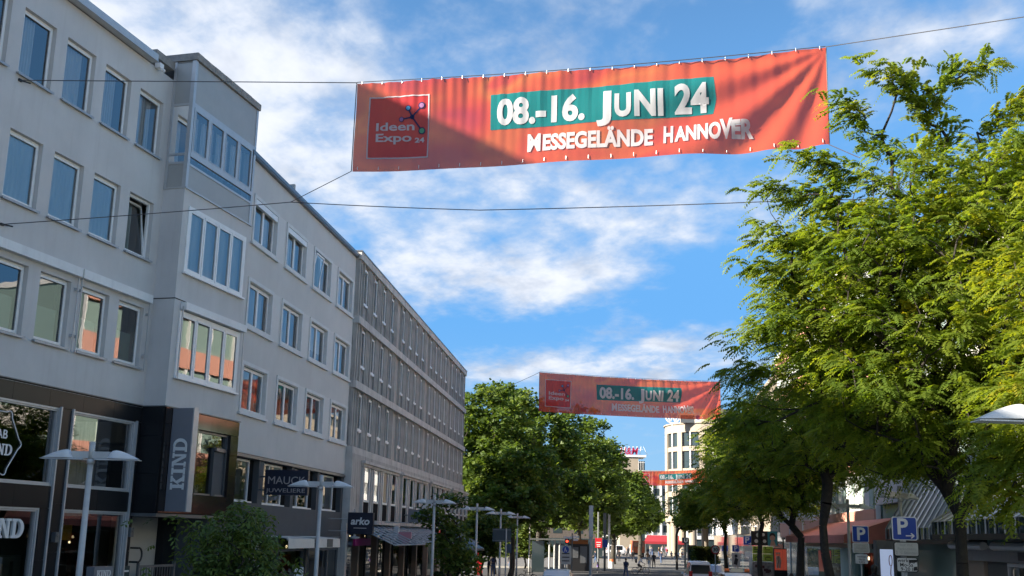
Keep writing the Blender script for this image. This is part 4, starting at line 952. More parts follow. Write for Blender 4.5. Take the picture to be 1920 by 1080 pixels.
# grey office block behind the gap
p = at(1226, 1010, 290)
GB = root('grey_office', 'grey office block with regular dark windows seen in the gap beside the round tower', 'building', Matrix.Translation((p.x - 30, 290, 0)))
q = MB(); q.box(0, 60, 0, 12, 0, 22); q.build('wall', mat('grey_far_facade', (.30, .31, .32), .8, var=.08), GB)
wm = MB(); wm.box(0, 1.5, -.03, .1, 0, 1.9); wmm = wm.mesh('window', [M['dark_glass']]); pb = MB(); pb.box(0, .5, -.4, -.03, 4.5, 21); pbm = pb.mesh('pilaster', [M['sign_white']])
for i in range(14):
    for j in range(5): link('window', wmm, GB, (20.6 + 2.4 * i, 0, 5.2 + 3.3 * j))
    link('pilaster', pbm, GB, (19.7 + 2.4 * i, 0, 0))
q = MB(); q.box(0, 60, -.5, .1, 3.6, 4.5); q.build('fascia', M['white_render'], GB)
q = MB(); q.box(0, 60, -.2, .1, 0, 3.5); q.build('shop_front', M['dark_glass'], GB)
# buildings closing the left side behind the plane trees
LB = root('far_block', 'far pale block behind the plane trees at the end of the left-hand row', 'building', Matrix.Translation((-32, 178, 0)))
q = MB(); q.box(0, 48, 0, 16, 0, 13); q.build('wall', mat('dark_brick', (.09, .075, .065), .9, var=.15), LB)
wm = MB(); wm.box(0, 1.5, -.03, .1, 0, 1.9); wmm = wm.mesh('window', [M['dark_glass']])
for i in range(13):
    for j in range(3): link('window', wmm, LB, (1.2 + 3.5 * i, 0, 4.0 + 3.1 * j))
q = MB(); q.box(0, 48, -.1, 0, .2, 3.2); q.build('shop_front', M['dark_glass'], LB)
# café parasol-like red awning
p = at(1234, 1010, 232)
aw = root('red_awning', 'dark red café awning beside the columns of the round tower', 'awning', Matrix.Translation((p.x, 225, 0)))
q = MB(); W = 4.2
q.grid([[(-W, -2.2, 2.9), (W, -2.2, 2.9)], [(-W * .75, 1.2, 4.2), (W * .95, 1.2, 4.2)]]); q.grid([[(-W, -2.22, 2.4), (W, -2.22, 2.4)], [(-W, -2.2, 2.9), (W, -2.2, 2.9)]]); q.build('canvas', M['awning_red'], aw)
q = MB()
for x in (-3.9, 0, 3.9): q = MB(); q.tube([(x, -2, 0), (x, -2, 2.9)], .06, 6); q.build('post', M['slate_pole'], aw)

# ---------------------------------------------------------------- banners
BW, BH = 12.93, 2.65
def cloth_y(s, t):
    """depth of the cloth at s along the top edge (0 left), t below the top edge"""
    d = t / BH
    y = .022 * math.exp(-2.6 * d) * math.sin(s * 2 * math.pi / .62 + .7 * math.sin(s * 1.3)) * (1 if s > .4 and s < BW - .5 else .3)
    y += .018 * math.exp(-1.5 * d) * math.sin(s * 2 * math.pi / .27 + 2 * math.sin(s * .9)) * (.3 + .7 * math.exp(-((s - 3.6) / 2.2) ** 2))
    # long drag folds running down-left from the top right corner
    ds = BW - s; a = math.atan2(t, ds + .05); r = math.hypot(ds, t)
    w = math.exp(-((r - 3.2) / 2.6) ** 2)
    y += .10 * w * math.sin(a * 15.0 + .4 * r) * min(1, r / 1.2)
    y += .10 * math.sin(s * .62 + .5) * d + .03 * math.sin(s * 1.9 + t * 2.2)
    return y
def banner_mat():
    m = bpy.data.materials.new('banner_mesh_print'); m.use_nodes = True; nt = NT(m.node_tree); nt.n.clear()
    o = nt.new('ShaderNodeOutputMaterial'); tc = nt.new('ShaderNodeTexCoord'); sp = nt.new('ShaderNodeSeparateXYZ'); nt.l.new(tc.outputs['Object'], sp.inputs[0])
    x, _, z = sp.outputs
    # printed colour swooshes: broad curved bands of crimson, red, orange
    c1 = nt.new('ShaderNodeCombineXYZ'); nt.l.new(nt.math('MULTIPLY', x, .30), c1.inputs[0]); nt.l.new(nt.math('MULTIPLY', z, .55), c1.inputs[1])
    n = nt.noise(c1.outputs[0], 1.15, 1.5, .5, .6)
    base = nt.ramp(n, [(.30, (.34, .030, .054)), (.40, (.46, .046, .038)), (.52, (.56, .080, .032)), (.64, (.60, .145, .040)), (.76, (.48, .054, .038))])
    # flatter, purer red toward the right-hand end
    fr = smooth01(nt, x, 8.2, 9.6); base = nt.mix(nt.math('MULTIPLY', fr, .8), base, (.59, .078, .031, 1))
    wv = nt.noise(tc.outputs['Object'], 90, 2, .5)
    col = nt.mix(nt.math('MULTIPLY', wv, .07), base, (.85, .45, .35, 1))
    d = nt.new('ShaderNodeBsdfDiffuse'); nt.l.new(col, d.inputs[0])
    t = nt.new('ShaderNodeBsdfTranslucent'); nt.l.new(col, t.inputs[0])
    tr = nt.new('ShaderNodeBsdfTransparent'); tr.inputs[0].default_value = (.98, .60, .52, 1)
    m1 = nt.new('ShaderNodeMixShader'); m1.inputs[0].default_value = .5; nt.l.new(d.outputs[0], m1.inputs[1]); nt.l.new(t.outputs[0], m1.inputs[2])
    m2 = nt.new('ShaderNodeMixShader'); m2.inputs[0].default_value = .15; nt.l.new(m1.outputs[0], m2.inputs[1]); nt.l.new(tr.outputs[0], m2.inputs[2]); nt.l.new(m2.outputs[0], o.inputs[0])
    return m
def sheer(name, c, tr=.12):
    m = bpy.data.materials.new(name); m.use_nodes = True; nt = NT(m.node_tree); nt.n.clear()
    o = nt.new('ShaderNodeOutputMaterial'); d = nt.new('ShaderNodeBsdfDiffuse'); d.inputs[0].default_value = (*c, 1); t = nt.new('ShaderNodeBsdfTranslucent'); t.inputs[0].default_value = (*c, 1)
    p = nt.new('ShaderNodeBsdfTransparent'); m1 = nt.new('ShaderNodeMixShader'); m1.inputs[0].default_value = .35; m2 = nt.new('ShaderNodeMixShader'); m2.inputs[0].default_value = tr
    nt.l.new(d.outputs[0], m1.inputs[1]); nt.l.new(t.outputs[0], m1.inputs[2]); nt.l.new(m1.outputs[0], m2.inputs[1]); nt.l.new(p.outputs[0], m2.inputs[2]); nt.l.new(m2.outputs[0], o.inputs[0]); return m
BN_M = banner_mat(); BN_W = sheer('banner_white_print', (.56, .56, .58), .05); BN_T = sheer('banner_teal_print', (.012, .20, .21), .12); BN_D = sheer('banner_dark_print', (.03, .045, .12), .05)
BN_B = sheer('banner_blue_dot', (.10, .35, .62), .05); BN_G = sheer('banner_green_dot', (.16, .42, .25), .05); BN_P = sheer('banner_violet_dot', (.42, .22, .42), .05)
MAT_LOGO = sheer('banner_logo_field', (.54, .060, .068), .25)
# frame: x to the right along the top edge, y away from the viewer, z up; origin at the top left corner
def banner_frame(pl, pr):
    x = (pr - pl); x.normalize(); z = Vector((0, 0, 1)); z = (z - x * x.z).normalized(); y = z.cross(x)
    return Matrix(((x.x, y.x, z.x, pl.x), (x.y, y.y, z.y, pl.y), (x.z, y.z, z.z, pl.z), (0, 0, 0, 1)))
BT_L, BT_R = at(670, 157, 28.0), at(1548, 90, 25.0)
BW = (BT_R - BT_L).length
FB = banner_frame(BT_L, BT_R)
def sag(s): return .16 * math.sin(math.pi * s / BW) * .6
bn = MB(); NS, NT_ = 300, 60
bn.grid([[(BW * i / NS, cloth_y(BW * i / NS, BH * j / NT_), -BH * j / NT_ - sag(BW * i / NS)) for i in range(NS + 1)] for j in range(NT_ + 1)])
ban = bn.build('banner', BN_M, None, smooth=True); ban.matrix_world = FB
tag(ban, 'large red event banner hung high across the street, nearest of the three', 'banner', 'red event banners hung across the street')
def conform(me, off, maxlen=.055):
    b = bmesh.new(); b.from_mesh(me); bmesh.ops.triangulate(b, faces=b.faces[:])
    for _ in range(6):
        es = [e for e in b.edges if e.calc_length() > maxlen]
        if not es: break
        bmesh.ops.subdivide_edges(b, edges=es, cuts=1); bmesh.ops.triangulate(b, faces=[f for f in b.faces if len(f.verts) > 3])
    for v in b.verts:
        s, t = v.co.x, -v.co.z
        v.co = Vector((s, cloth_y(s, t) + v.co.y - off, v.co.z - sag(s)))
    b.to_mesh(me); b.free(); return me
def flat_part(name, polys, m, off):
    q = MB()
    for k, p_ in enumerate(polys): q.face([(x, -.0006 * k, -t) for x, t in p_])
    me = q.mesh(name, [m]); conform(me, off); return link(name, me, ban)
def print_text(name, body, size, x, t, width, fat, m, off=.026, t1=None):
    me = text_data(body, size, fat, 0.0, 'LEFT', 4); me.materials.clear(); me.materials.append(m)
    xs = [v.co.x for v in me.vertices]; x0 = min(xs); s = width / (max(xs) - x0)
    b = bmesh.new(); b.from_mesh(me)
    for v in b.verts: v.co.x = x + (v.co.x - x0) * s; v.co.z = v.co.z - t - ((t1 - t) * (v.co.x - x) / width if t1 is not None else 0); v.co.y = 0
    b.to_mesh(me); b.free(); conform(me, off); return link(name, me, ban)
def px_st(px, py):
    """where a sight line meets the banner plane, in banner coordinates"""
    d = ray(px, py); nrm = FB.to_3x3() @ Vector((0, 1, 0)); o_ = FB.translation; c = Vector((0, 0, CAM_Z)); tt = (o_ - c).dot(nrm) / d.dot(nrm)
    q = FB.inverted() @ (c + d * tt); return q.x, -q.z
teal = [px_st(920, 178), px_st(1338, 146), px_st(1337, 213), px_st(920, 245)]
flat_part('teal_strip', [[(teal[0][0], teal[0][1] - sag(4)), (teal[1][0], teal[1][1] - sag(8)), (teal[1][0] + .06, (teal[1][1] + teal[2][1]) / 2), (teal[2][0], teal[2][1] - sag(8)), (teal[3][0], teal[3][1] - sag(4))]], BN_T, .010)
def base(px0, py0, px1, py1):
    a, b = px_st(px0, py0), px_st(px1, py1); return a[0], a[1] - sag(a[0]), b[0] - a[0], abs(b[1] - a[1])
def fit_text(name, body, x0, y0, x1, y1, cap, fat):
    """baseline from pixel (x0,y0) to (x1,y1); cap height in metres"""
    a, b = px_st(x0, y0), px_st(x1, y1); return print_text(name, body, cap / .70, a[0], a[1] - sag(a[0]), b[0] - a[0], fat, BN_W, t1=b[1] - sag(b[0]))
cap1 = .71
fit_text('lettering', '08.-16.', 932, 234, 1097, 224, cap1, .040); fit_text('lettering', 'J', 1119, 222, 1147, 220, cap1, .040); fit_text('lettering', 'U', 1153, 219, 1184, 217, cap1 * .84, .040)
fit_text('lettering', 'NI', 1190, 217, 1244, 214, cap1 * .93, .040); fit_text('lettering', '24', 1265, 211, 1329, 206, cap1 * 1.02, .040)
c2 = .44
fit_text('lettering', 'M', 989, 284.5, 1014, 283, c2 * 1.08, .026); fit_text('lettering', 'ESSEGELÄNDE', 1018, 282.5, 1224, 271, c2, .026)
fit_text('lettering', 'H', 1244, 268, 1262, 267, c2 * 1.08, .026); fit_text('lettering', 'ANNO', 1265, 266, 1352, 260, c2, .026); fit_text('lettering', 'V', 1350, 260, 1374, 258, c2 * 1.15, .026); fit_text('lettering', 'ER', 1372, 258, 1413, 254, c2, .026)
a = px_st(1366, 229); b_ = px_st(1389, 226); flat_part('letter_tail', [[(a[0], a[1]), (b_[0], b_[1]), (b_[0], b_[1] + .09), (a[0], a[1] + .09)]], BN_W, .022)
# logo
LQ = [px_st(693, 184), px_st(806, 180), px_st(803, 297), px_st(687, 298)]
lx0, lx1, lt0, lt1 = LQ[0][0], LQ[1][0], (LQ[0][1] + LQ[1][1]) / 2 - .06, (LQ[2][1] + LQ[3][1]) / 2 - .06
flat_part('logo_field', [[(lx0, lt0), (lx1, lt0), (lx1, lt1), (lx0, lt1)]], MAT_LOGO, .010)
w = .036
flat_part('logo_outline', [[(lx0, lt0), (lx1, lt0), (lx1, lt0 + w), (lx0, lt0 + w)], [(lx0, lt1 - w), (lx1, lt1 - w), (lx1, lt1), (lx0, lt1)], [(lx0, lt0), (lx0 + w, lt0), (lx0 + w, lt1), (lx0, lt1)], [(lx1 - w, lt0), (lx1, lt0), (lx1, lt1), (lx1 - w, lt1)]], BN_W, .024)
def dot(cx, ct, r, m, off, name='logo_dot'): return flat_part(name, [[(cx + r * math.cos(k * math.pi / 10), ct + r * math.sin(k * math.pi / 10)) for k in range(20)]], m, off)
hub = px_st(773, 217); nodes = [(px_st(766, 201), .085, BN_B), (px_st(791, 195), .10, BN_P), (px_st(753, 222), .08, BN_P), (px_st(790, 241), .105, BN_G)]
for (c, r, m) in nodes:
    d = Vector(c) - Vector(hub); p_ = Vector((-d.y, d.x)).normalized() * .022
    flat_part('logo_line', [[tuple(Vector(hub) - p_), tuple(Vector(c) - p_), tuple(Vector(c) + p_), tuple(Vector(hub) + p_)]], BN_D, .020)
    dot(*c, r, BN_D, .024); dot(*c, r * .70, m, .030)
dot(*hub, .07, BN_D, .026)
a = px_st(705, 248); b_ = px_st(776, 247); print_text('lettering', 'Ideen', .33, a[0], a[1] - .05, b_[0] - a[0], .007, BN_W)
a = px_st(704, 268); b_ = px_st(770, 266); print_text('lettering', 'Expo', .33, a[0], a[1] - .05, b_[0] - a[0], .007, BN_W)
a = px_st(776, 266); b_ = px_st(794, 265); print_text('lettering', '24', .19, a[0], a[1] - .05, b_[0] - a[0], .007, BN_W)
# hem rope and eyelets
q = MB(); q.tube([(BW * k / 40, .0, .045 - sag(BW * k / 40)) for k in range(41)], .012, 5); q.tube([(-.02, .0, .02), (-.02, 0, -BH)], .014, 5); q.tube([(BW + .01, 0, .02), (BW + .01, 0, -BH)], .014, 5); q.build('hem_rope', M['wire'], ban)
ey = MB(); ey.tube([(0, 0, .05), (0, -.01, -.05)], .009, 5); eym = ey.mesh('eyelet', [M['steel_pole']])
for k in range(22):
    s = .15 + (BW - .3) * k / 21; link('eyelet', eym, ban, (s, cloth_y(s, 0) - .02, -sag(s)))
    link('eyelet', eym, ban, (s, cloth_y(s, BH) - .02, -BH + .09 - sag(s)))
# the two further banners are the same print
kids = child_map()
def more(pl, pr, label):
    c = copy_tree(ban, kids); m4 = banner_frame(pl, pr); sc = (pr - pl).length / BW
    c.matrix_world = m4 @ Matrix.Diagonal((sc, sc, sc, 1)); c['label'] = label; return c
B2 = (at(1012, 698, 75), at(1350, 716, 77.5)); B3 = (at(1195, 884, 199), at(1325, 880, 199))
more(*B2, 'smaller red event banner over the plane trees, the middle one of three'); more(*B3, 'small distant red event banner in front of the round tower')

def cable(pts, r, label, sagv=0.0, seg=24, group=None):
    P_ = []
    for a, b in zip(pts, pts[1:]):
        a, b = Vector(a), Vector(b)
        for k in range(seg): 
            f_ = k / seg; v = a.lerp(b, f_); v.z -= sagv * 4 * f_ * (1 - f_); P_.append(v)
    P_.append(Vector(pts[-1])); q = MB(); q.tube(P_, r, 5); o = q.build('cable', M['wire']); tag(o, label, 'cable', group); return o
hookA = MA @ Vector((20.2, -.02, 14.18)); hookB = MA @ Vector((20.2, -.02, 10.46))
cable([hookA, BT_L + Vector((0, 0, .03))], .013, 'thin steel cable from the upper wall hook on the grey building to the near banner')
cable([BT_R + Vector((0, 0, .03)), at(1925, 31, 22.5)], .012, 'thin steel cable rising from the top right corner of the near banner')
BB_L = FB @ Vector((-.02, 0, -BH)); BB_R = FB @ Vector((BW, 0, -BH)); knot = at(545, 379, 27.2)
cable([hookB, knot, at(900, 394, 26.5), at(1440, 378, 25), at(1930, 362, 23.5)], .012, 'thin cable crossing the whole street below the near banner', .02)
cable([BB_L, knot], .011, 'short guy line from the lower left banner corner to the crossing cable')
cable([BB_R, at(1612, 296, 23)], .011, 'short guy line from the lower right banner corner into the tree')
cable([MC @ Vector((82, 0, 13.6)), B2[0]], .014, 'thin cable from the concrete block to the middle banner', .1)
cable([B2[1], at(1400, 705, 76)], .014, 'thin cable from the middle banner into the right-hand tree')
for hk, nm in ((hookA, 'dark wall hook of the upper banner cable on the grey building'), (hookB, 'dark wall hook of the crossing cable between the window rows')):
    r = root('wall_hook', nm, 'hook', T(hk) @ RZ(math.pi / 2 - PH_A)); q = MB(); q.box(-.05, .05, -.03, .03, -.03, .03); q.tube([(0, -.02, 0), (.25, -.10, .015)], .02, 6); q.build('hook_plate', M['black'], r)
# ---------------------------------------------------------------- trees
def np_mesh(name, V, Fq, material, tint=None, k=4):
    """mesh from numpy vertices and k-sided faces, with an optional per-face leaf tint"""
    me = bpy.data.meshes.new(name); nv, nf = len(V), len(Fq)
    me.vertices.add(nv); me.vertices.foreach_set('co', np.asarray(V, np.float32).ravel())
    me.loops.add(nf * k); me.loops.foreach_set('vertex_index', np.asarray(Fq, np.int32).ravel())
    me.polygons.add(nf); me.polygons.foreach_set('loop_start', np.arange(0, nf * k, k, dtype=np.int32)); me.polygons.foreach_set('loop_total', np.full(nf, k, np.int32))
    if tint is not None:
        a = me.attributes.new('tint', 'FLOAT', 'FACE'); a.data.foreach_set('value', np.asarray(tint, np.float32))
    me.materials.append(material); me.update(calc_edges=True); return me

def skeleton(rng, trunk, pts, bias=.35, jit=.12):
    """connect crown points to a trunk polyline: every point joins the nearest node, favouring short ways to the root"""
    nodes = [np.array(p, float) for p in trunk]; par = [-1] + list(range(len(trunk) - 1)); plen = [0.0]
    for i in range(1, len(nodes)): plen.append(plen[-1] + np.linalg.norm(nodes[i] - nodes[i - 1]))
    top = nodes[-1]; order = np.argsort([np.linalg.norm(p - top) + .25 * abs(p[2] - top[2]) for p in pts]); tips = []
    P_ = np.zeros((len(nodes) + 4 * len(pts) + 8, 3)); L_ = np.zeros(len(P_)); n = len(nodes); P_[:n] = nodes; L_[:n] = plen
    par = par + [0] * (len(P_) - n); start = max(1, n - 4)
    for i in order:
        p = pts[i]; d = np.linalg.norm(P_[start:n] - p, axis=1); c = d + bias * L_[start:n]; j = start + int(np.argmin(c)); D = d[j - start]
        steps = 1 if D < .5 else (2 if D < 1.3 else 4); prev = j; a = P_[j].copy()
        for s in range(1, steps + 1):
            f = s / steps; q = a * (1 - f) + p * f
            if s < steps: q = q + rng.normal(0, jit * min(1, D * .4), 3) + np.array([0, 0, .08 * D * math.sin(math.pi * f)])
            P_[n] = q; par[n] = prev; L_[n] = L_[prev] + np.linalg.norm(q - P_[prev]); prev = n; n += 1
        tips.append(prev)
    P_ = P_[:n]; par = np.array(par[:n]); w = np.zeros(n); w[tips] = 1
    for k in range(n - 1, 0, -1): w[par[k]] += w[k]
    return P_, par, w, np.array(tips)

def branch_mesh(P_, par, w, r_tip, r_base, trunk_n, seg=5):
    r = r_tip * np.power(np.maximum(w, 1), .5); r = np.minimum(r, r_base); r[:trunk_n] = np.linspace(r_base * 1.1, r_base * .72, trunk_n)
    idx = np.arange(1, len(P_)); a, b = P_[par[idx]], P_[idx]; ra = np.minimum(r[par[idx]], r[idx] * 1.35); ra[:trunk_n - 1] = r[:trunk_n - 1]; rb = r[idx]
    t = b - a; t /= np.linalg.norm(t, axis=1, keepdims=True) + 1e-9
    ref = np.where(np.abs(t[:, 2:3]) < .9, np.array([[0, 0, 1.]]), np.array([[1., 0, 0]])); u = np.cross(t, ref); u /= np.linalg.norm(u, axis=1, keepdims=True); v = np.cross(t, u)
    an = 2 * np.pi * np.arange(seg) / seg; circ = u[:, None] * np.cos(an)[None, :, None] + v[:, None] * np.sin(an)[None, :, None]
    A_ = a[:, None] + circ * ra[:, None, None]; B_ = b[:, None] + circ * rb[:, None, None]
    V = np.concatenate([A_, B_], 1).reshape(-1, 3); n = len(a); base = (np.arange(n) * 2 * seg)[:, None]; k = np.arange(seg)[None]; k2 = (k + 1) % seg
    F_ = np.stack([base + k, base + k2, base + seg + k2, base + seg + k], -1).reshape(-1, 4)
    return V, F_

def frames(d, rng):
    d = d / (np.linalg.norm(d, axis=1, keepdims=True) + 1e-9); ref = np.tile(np.array([[0, 0, 1.]]), (len(d), 1)); s = np.cross(d, ref); s /= np.linalg.norm(s, axis=1, keepdims=True) + 1e-9
    return d, s, np.cross(s, d)

def fronds(rng, pos, direc, length, pairs, lw, droop=.5):
    """feathered leaves: a drooping midrib with opposite leaflets, each leaflet a folded quad"""
    n = len(pos); d, s, up = frames(direc, rng); L = length * rng.uniform(.7, 1.25, n); dr = droop * rng.uniform(.6, 1.4, n)
    k = np.arange(1, pairs + 1) / (pairs + .3)
    mid = pos[:, None] + d[:, None] * (k[None, :, None] * L[:, None, None]) - np.array([0, 0, 1.]) * (dr[:, None] * L[:, None] * k[None] ** 2)[..., None]
    tang = d[:, None] - np.array([0, 0, 1.]) * (2 * dr[:, None] * k[None])[..., None]; tang /= np.linalg.norm(tang, axis=2, keepdims=True)
    ll = (length * lw * (1.0 - .45 * (k - .45) ** 2 * 3))[None, :, None]; out = []
    for sg in (-1, 1):
        sd_ = s[:, None] * sg + tang * .45 - np.array([0, 0, 1.]) * rng.uniform(-.25, 1.0, (n, 1, 1)) + rng.normal(0, .14, (n, pairs, 3)); sd_ /= np.linalg.norm(sd_, axis=2, keepdims=True)
        wv = tang * (ll * .27); tip = mid + sd_ * ll
        out.append(np.stack([mid, mid + sd_ * ll * .5 + wv, tip, mid + sd_ * ll * .5 - wv], 2))
    q = np.concatenate(out, 1).reshape(-1, 4, 3); return q

def leaf_quads(rng, pos, size, droop=.3):
    """broad leaves: five-cornered blades at random headings"""
    n = len(pos); a = rng.uniform(0, 2 * np.pi, n); d = np.stack([np.cos(a), np.sin(a), rng.normal(-droop, .45, n)], 1); d, s, up = frames(d, rng)
    roll = rng.normal(0, .6, n)[:, None]; s = s * np.cos(roll) + up * np.sin(roll); S = (size * rng.uniform(.65, 1.3, n))[:, None]
    pts = [pos, pos + d * S * .35 + s * S * .48, pos + d * S * 1.0 + s * S * .0, pos + d * S * .35 - s * S * .48]
    return np.stack(pts, 1)

def quads_obj(name, q, material, tint, parent):
    V = q.reshape(-1, 3); F_ = np.arange(len(V)).reshape(-1, 4); return link(name, np_mesh(name, V, F_, material, tint), parent)

def in_ellipsoids(rng, ells, n, shell=.55):
    """points in a union of ellipsoids, thicker toward their skins"""
    vol = np.array([e[3] * e[4] * e[5] for e in ells]); pick = rng.choice(len(ells), n, p=vol / vol.sum()); out = np.zeros((n, 3))
    for i, e in enumerate(ells):
        m = pick == i; c = m.sum(); v = rng.normal(0, 1, (c, 3)); v /= np.linalg.norm(v, axis=1, keepdims=True); r = rng.uniform(0, 1, c) ** (1 / 3); r = shell + (1 - shell) * r if shell else r
        r = np.where(rng.random(c) < .35, rng.uniform(.15, 1, c), r); out[m] = np.array(e[:3]) + v * r[:, None] * np.array(e[3:6])
    return out

def px_ell(px, py, rx, ry, Y, ry_m=None):
    c = at(px, py, Y); k = Y / F_PX * 1.03; return (c.x, c.y, c.z, rx * k, ry_m or rx * k, ry * k)

def locust(label, base, fork_z, ells, n, per, length, pairs, lw, r_base, seed, sprays=(), extra=None, tint0=0.0, group='honey locust trees along the right pavement', lean=(0, 0), stuff_n=None, zcut=None):
    rng = np.random.default_rng(seed); rt = root('locust_tree', label, 'tree', Matrix.Identity(4), group=group)
    b = np.array([base[0], base[1], 0.0]); trunk = [b + np.array([lean[0] * k, lean[1] * k, fork_z * k]) + np.array([rng.normal(0, .03), rng.normal(0, .03), 0]) for k in np.linspace(0, 1, 6)]
    pts = in_ellipsoids(rng, ells, n); pts = pts[pts[:, 2] > (zcut or fork_z - .3)]
    for (line, m) in sprays:
        ln = [np.array(p) for p in line]
        for a, c in zip(ln, ln[1:]):
            for k in range(m): pts = np.vstack([pts, a + (c - a) * (k + rng.random()) / m + rng.normal(0, .07, 3)])
    P_, par, w, tips = skeleton(rng, trunk, pts)
    V, F_ = branch_mesh(P_, par, w, .0065, r_base, 6); link('trunk', np_mesh('trunk', V, F_, M['bark']), rt)
    # sprays of fronds along the last stretch of each twig
    tp = P_[tips]; tr = P_[par[tips]]; cen = np.mean(pts, 0); o = tp - cen; o[:, 2] *= .3; o /= np.linalg.norm(o, axis=1, keepdims=True) + 1e-9
    dv = tp - tr; dv /= np.linalg.norm(dv, axis=1, keepdims=True) + 1e-9; dv = dv * .5 + o * .8; dv[:, 2] = dv[:, 2] * .4 + .05
    pos, dr, tn = [], [], []
    tw = rng.beta(1.6, 3.2, len(tips))
    for k in range(per):
        f = rng.uniform(-.45, .75, len(tips))[:, None] * length * 1.9; a = rng.normal(0, .85, len(tips)); ca, sa = np.cos(a), np.sin(a)
        dd = np.stack([dv[:, 0] * ca - dv[:, 1] * sa, dv[:, 0] * sa + dv[:, 1] * ca, dv[:, 2] + rng.normal(.02, .3, len(tips))], 1)
        pos.append(tp + dv * f + rng.normal(0, .06 * length / .3, tp.shape)); dr.append(dd); tn.append(np.clip(tw + rng.normal(0, .10, len(tips)) + tint0, 0, 1))
    pos = np.concatenate(pos); dr = np.concatenate(dr); tn = np.concatenate(tn)
    q = fronds(rng, pos, dr, length, pairs, lw); t = np.repeat(tn, 2 * pairs) + rng.normal(0, .05, len(q))
    c = quads_obj('crown', q, M['leaf_locust'], np.clip(t, 0, 1), rt); c['kind'] = 'stuff'; return rt

def P3(px, py, Y): v = at(px, py, Y); return (v.x, v.y, v.z)
Y1 = 18.0
spr = [([P3(1770, 290, 18), P3(1740, 215, 17.6), P3(1700, 165, 17.3), P3(1645, 140, 17.1)], 7), ([P3(1730, 195, 17.6), P3(1780, 150, 17.8), P3(1838, 118, 18)], 6),
       ([P3(1680, 300, 18), P3(1610, 230, 17.8), P3(1590, 185, 17.7)], 6), ([P3(1640, 340, 18), P3(1560, 310, 17.6), P3(1515, 292, 17.4)], 6), ([P3(1600, 400, 18), P3(1520, 365, 17.5), P3(1448, 358, 17.2)], 7),
       ([P3(1560, 470, 18), P3(1480, 450, 17.5), P3(1462, 440, 17.3)], 5), ([P3(1520, 540, 18), P3(1465, 510, 17.6), P3(1428, 505, 17.4)], 5), ([P3(1490, 610, 18), P3(1450, 600, 17.6), P3(1415, 640, 17.4)], 6),
       ([P3(1850, 260, 18), P3(1880, 210, 17.8), P3(1925, 190, 17.8)], 5), ([P3(1450, 700, 18.3), P3(1425, 690, 18), P3(1395, 720, 17.8)], 5), ([P3(1460, 760, 18.3), P3(1420, 790, 18), P3(1385, 800, 17.9)], 6)]
locust('nearest large honey locust tree at the right, tall bright crown beside the big banner', at(1797, 1010, Y1)[:2], 3.9,
       [px_ell(1780, 560, 330, 210, Y1), px_ell(1745, 420, 250, 130, Y1), px_ell(1800, 740, 300, 130, Y1), px_ell(1900, 330, 110, 110, Y1), px_ell(1935, 255, 70, 65, Y1), px_ell(1590, 590, 125, 110, Y1), px_ell(1800, 850, 180, 75, Y1), px_ell(1690, 700, 180, 120, Y1), px_ell(1850, 470, 200, 150, Y1), px_ell(1650, 500, 150, 110, Y1)],
       1300, 10, .34, 9, .28, .13, 11, spr, zcut=4.3)
locust('honey locust with hanging yellow-green sprays cut off by the right picture edge', (at(2040, 1010, 13).x, 13, 0)[:2], 4.4,
       [px_ell(2080, 560, 170, 230, 13), px_ell(2000, 800, 100, 110, 13), px_ell(1915, 925, 40, 50, 13)], 330, 10, .33, 9, .26, .13, 12, [([P3(1950, 790, 13), P3(1905, 860, 12.8), P3(1885, 960, 12.7)], 8)], tint0=.16, zcut=3.75)
locust('honey locust with a dark leaning trunk behind the twin-winged lamp and parking sign', at(1566, 1010, 31)[:2], 3.9,
       [px_ell(1585, 650, 130, 135, 31), px_ell(1530, 785, 125, 122, 31), px_ell(1620, 800, 180, 82, 31), px_ell(1680, 760, 120, 120, 31)], 760, 9, .40, 7, .28, .17, 13, lean=(-.35, 0), zcut=5.6)
locust('honey locust with the thickest dark trunk, in front of the red-lit shop', at(1499, 1010, 42)[:2], 3.6,
       [px_ell(1468, 840, 110, 100, 42), px_ell(1475, 880, 75, 70, 42), px_ell(1560, 850, 110, 55, 42), px_ell(1425, 795, 55, 70, 42), px_ell(1455, 935, 75, 34, 42)], 540, 9, .5, 6, .30, .2, 14, zcut=4.0)
locust('smaller honey locust above the green poster wall', at(1425, 1010, 60)[:2], 3.4, [px_ell(1412, 850, 78, 82, 60), px_ell(1430, 915, 95, 50, 60)], 420, 9, .62, 5, .32, .18, 15, zcut=4.4)
locust('farthest honey locust with drooping tips in front of the round tower', at(1360, 1010, 76)[:2], 3.4, [px_ell(1366, 880, 40, 70, 76), px_ell(1345, 940, 58, 36, 76)], 380, 9, .75, 5, .33, .17, 16, zcut=4.4)

